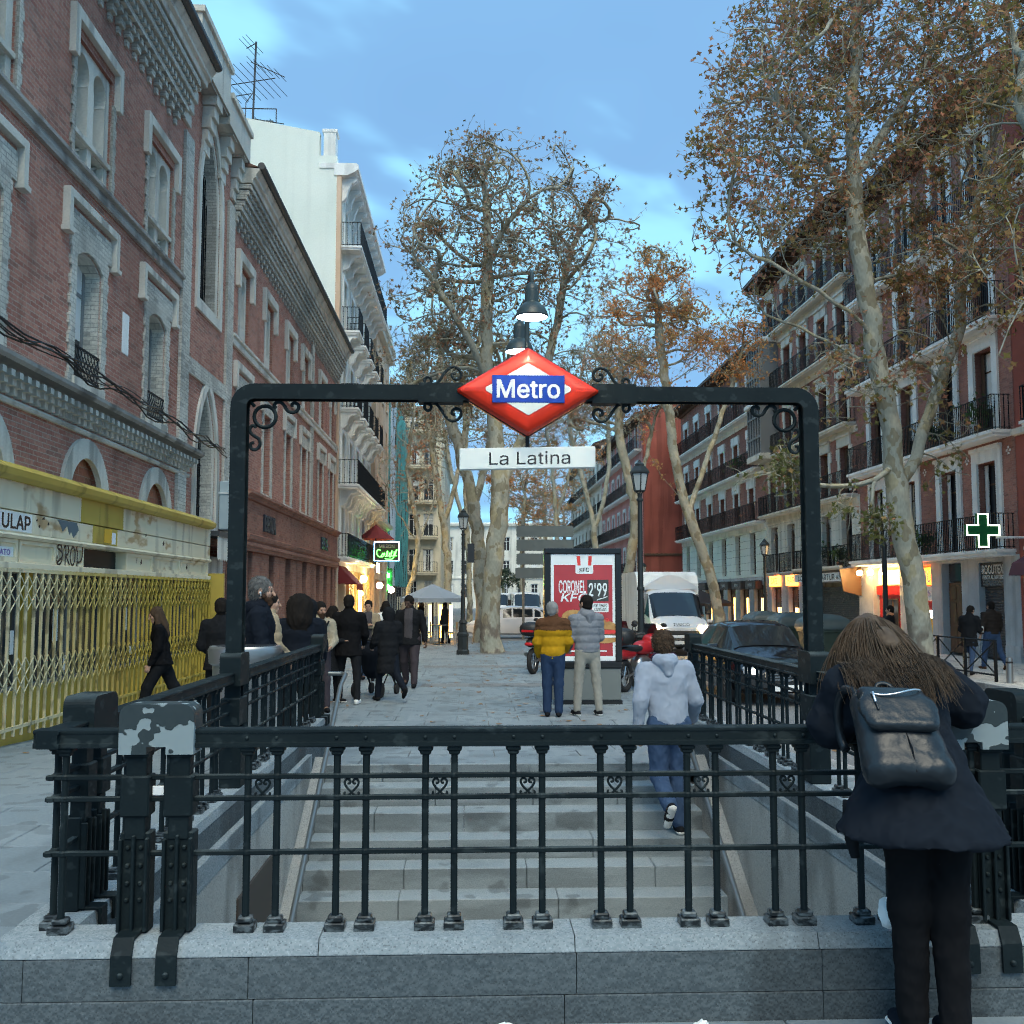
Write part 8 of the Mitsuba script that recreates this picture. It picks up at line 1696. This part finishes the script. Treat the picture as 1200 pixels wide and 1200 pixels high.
person('man in a black coat walking away, half hidden by the left gantry post', -3.36, 14.0, .1, 1.74, None, legs=((12, 8), (-12, 12)), arms=((6, 10, 60, 30), (10, 10, 40, 30)), hair=('short', 'dark_hair'), top=('coat', 'black', .80, dict(wr=.010)), wide=1.05)
person('woman with long brown hair in a short dark jacket striding past the yellow gate', -4.55, 15.4, PI / 2 + .25, 1.66, None, lean=6, legs=((26, 14, 2), (-24, 16, 2)), arms=((8, 6, 22, 15), (-12, 10, 22)), look=(0, 8), hair=('long', 'chestnut'), top=('jacket', 'darkblack', .82, dict(flare=.05)), legs_m=('loose', 'black'), shoes=('black', None))
person('person with a mass of curly black hair, in a dark navy coat', -2.03, 12.3, .15, 1.70, None, arms=((6, 12, 40), (6, 12, 40)), hair=('big', 'dark_hair'), top=('coat', 'navy', .70, dict(flare=.06)), wide=1.15)
person('man in a black jacket with the hood up, facing the camera', -2.28, 14.6, PI - .2, 1.72, None, skin='tan', arms=((8, 8, 40), (8, 8, 40)), hair=('short', 'dark_hair'), top=('jacket', 'black', .84), hood=('up', 'black'), beard='dark_hair')
def strap(I): V, F = tube(smoothpts([I['nk'] - I['r'] * .12 + I['f'] * .12 - I['u'] * .03, I['nk'] - I['u'] * .25 + I['f'] * .16, I['hip'] + I['r'] * .16 + I['f'] * .10], 12), .014, 5); I['put']('bag_strap', V, F, FAB['black'], I['jk'])
person('bearded man in a sand jacket with a dark bag strap, facing the camera', -2.36, 16.2, PI + .3, 1.68, None, skin='tan', arms=((10, 8, 60, 30), (8, 10, 30)), look=(20, 8), hair=('short', 'dark_hair'), top=('jacket', 'sand', .86), legs_m='joggers', beard='beard_brown', extra=strap)
person('person in a long black coat with a fur-trimmed hood near the left railing end', -2.36, 17.6, -2.0, 1.60, None, legs=((6, 4), (-8, 6)), arms=((20, 8, 70, 30), (20, 8, 70, 30)), look=(10, 12), hair=('bob', 'dark_hair'), top=('coat', 'black', .55, dict(flare=.04)), hood=('down', 'black'), shoes=('black', 'white_cloth'), extra=lambda I: I['put']('fur_collar', *(lambda V, F: (I['noisy'](V, F, .02, 40, 2), F))(*field([(I['nk'] - I['r'] * .1, I['nk'] + I['r'] * .1, .07, .07)], .012, .03)), FAB['fur'], I['jk']))
person('tall man in a black jacket and slim trousers with white trainers, walking away', -2.06, 17.5, -.1, 1.80, None, legs=((12, 3, 7), (-10, 6, 7)), arms=((-4, 10, 16), (12, 10, 40, 30)), hair=('short', 'dark_hair'), top=('coat', 'darkblack', .76, dict(wr=.008)), legs_m=('slim', 'black'), shoes=('white_cloth', 'white_cloth'), wide=1.10)
person('person in a long black quilted coat with the hood up, stepping left', -1.42, 17.8, .5, 1.60, None, legs=((20, 12), (-20, 34)), arms=((14, 10, 50, 20), (10, 10, 40)), hair=('short', 'dark_hair'), top=('puffer', 'black', .52, dict(quilt=.012, qp=.13, flare=.0)), legs_m='navy', hood=('up', 'black'))
person('person in an open dark jacket over a grey sweatshirt, walking towards the camera', -1.22, 20.6, PI - .15, 1.80, None, skin='dark', legs=((14, 6), (-14, 12)), arms=((4, 14, 12), (4, 14, 14)), look=(-15, 18), hair=('short', 'dark_hair'), top=('jacket', 'black', .80, dict(open='sweat_grey')), legs_m=('regular', 'joggers'), wide=1.12)
person('person in a beige jacket among the crowd, arms folded', -2.2, 22.2, PI, 1.68, None, skin='tan', arms=((20, 10, 95, 60), (20, 10, 95, 60)), hair=('short', 'dark_hair'), top=('jacket', 'beige', .86, dict(open='sweat_grey')), legs_m='jeans')
person('person in a white top partly hidden in the crowd', -1.95, 23.6, .4, 1.66, None, hair=('bob', 'dark_hair'), top=('jacket', 'white_cloth', .84), legs_m='jeans')
person('person with fair hair in a tan coat at the back of the crowd', -1.55, 24.5, .2, 1.66, None, hair=('bob', 'fur'), top=('coat', 'beige', .70), legs_m='black')
person('person in black seated-height silhouette at the café tables', -1.0, 39.6, 1.2, 1.55, None, hair=('short', 'dark_hair'), top=('jacket', 'black', .80))
person('person in a dark coat standing under the café parasol', -2.0, 41.2, 2.0, 1.62, None, hair=('bob', 'brown_hair'), top=('coat', 'black', .70))
def phone(I): w = I['A'][1][2]; b = trimesh.creation.box([.075, .012, .15]); I['fm']; k = thing('mobile_phone', 'pale mobile phone held by the man beside the pedestrian barrier', 'phone'); obj('case', (I['fm'](b.vertices + w + I['A'][1][3] * .09), b.faces), M['white_trim'], k)
person('man in a black coat looking at his phone beside the pedestrian barrier', 12.0, 24.4, -.9, 1.68, None, lean=6, legs=((10, 8), (-12, 8)), arms=((12, 8, 70, 20), (16, 6, 82, 15)), look=(0, 42), hair=('short', 'dark_hair'), top=('coat', 'black', .72), legs_m=('slim', 'jeans'), shoes=('black', None), extra=phone)
person('man in a brown-black quilted jacket and jeans walking away along the far pavement', 13.75, 26.7, .2, 1.78, None, legs=((16, 8), (-16, 18)), arms=((-6, 14, 15), (8, 14, 20)), hair=('short', 'dark_hair'), top=('puffer', 'brown_puffer', .90, dict(quilt=.016, qp=.09)), legs_m=('regular', 'jeans'), shoes=('brown_yoke', None), wide=1.12)
person('person in a dark top with an orange scarf, just behind the head of the woman', 11.25, 27.2, 1.0, 1.62, None, arms=((20, 10, 90, 30), (20, 10, 80, 30)), hair=('short', 'dark_hair'), top=('jacket', 'black', .84), legs_m='black', extra=scarf('orange_cloth'))
# pushchair
pc2 = thing('pushchair', 'dark blue pushchair between the people walking across the plaza', 'pushchair'); x0, y0 = -1.72, 18.9; z0 = float(gz(x0, y0)); fm = placer(x0, y0, z0, -.3)
for xx in (-.25, .25):
    for yy, rr_ in ((-.38, .13), (.38, .10)):
        v, f_ = lathe([(rr_ * .7, -.025), (rr_, -.022), (rr_, .022), (rr_ * .7, .025)], 18); m = MB(fm); m.add(np.stack([v[:, 2] + xx, v[:, 0] + yy, v[:, 1] + rr_], 1), f_); w = m.put('wheel', M['tyre'], pc2, 40)
        m = MB(fm)
        for q in np.arange(6) * PI / 3: m.tube([(xx, yy, rr_), (xx, yy + rr_ * .85 * math.cos(q), rr_ + rr_ * .85 * math.sin(q))], .010, 4)
        m.put('spoke', M['white_trim'], w)
    m = MB(fm); m.tube([(xx, -.38, .13), (xx, .1, .52), (xx, .38, .10)], .014, 6); m.tube([(xx, .38, .12), (xx, -.15, .62), (xx, -.42, 1.02)], .014, 6); m.put('frame', M['iron'], pc2)
m = MB(fm); m.tube([(-.25, -.42, 1.02), (.25, -.42, 1.02)], .018, 8); m.put('handle', M['dark'], pc2)
V, F = field([((0, .1, .48), (0, -.15, .50), .17, .19), ((0, -.18, .55), (0, -.26, .80), .18, .20), ((0, -.12, .86), (0, .05, .84), .19, .14)], .018, .05); obj('seat_unit', (fm(V), F), FAB['navy'], pc2, True)
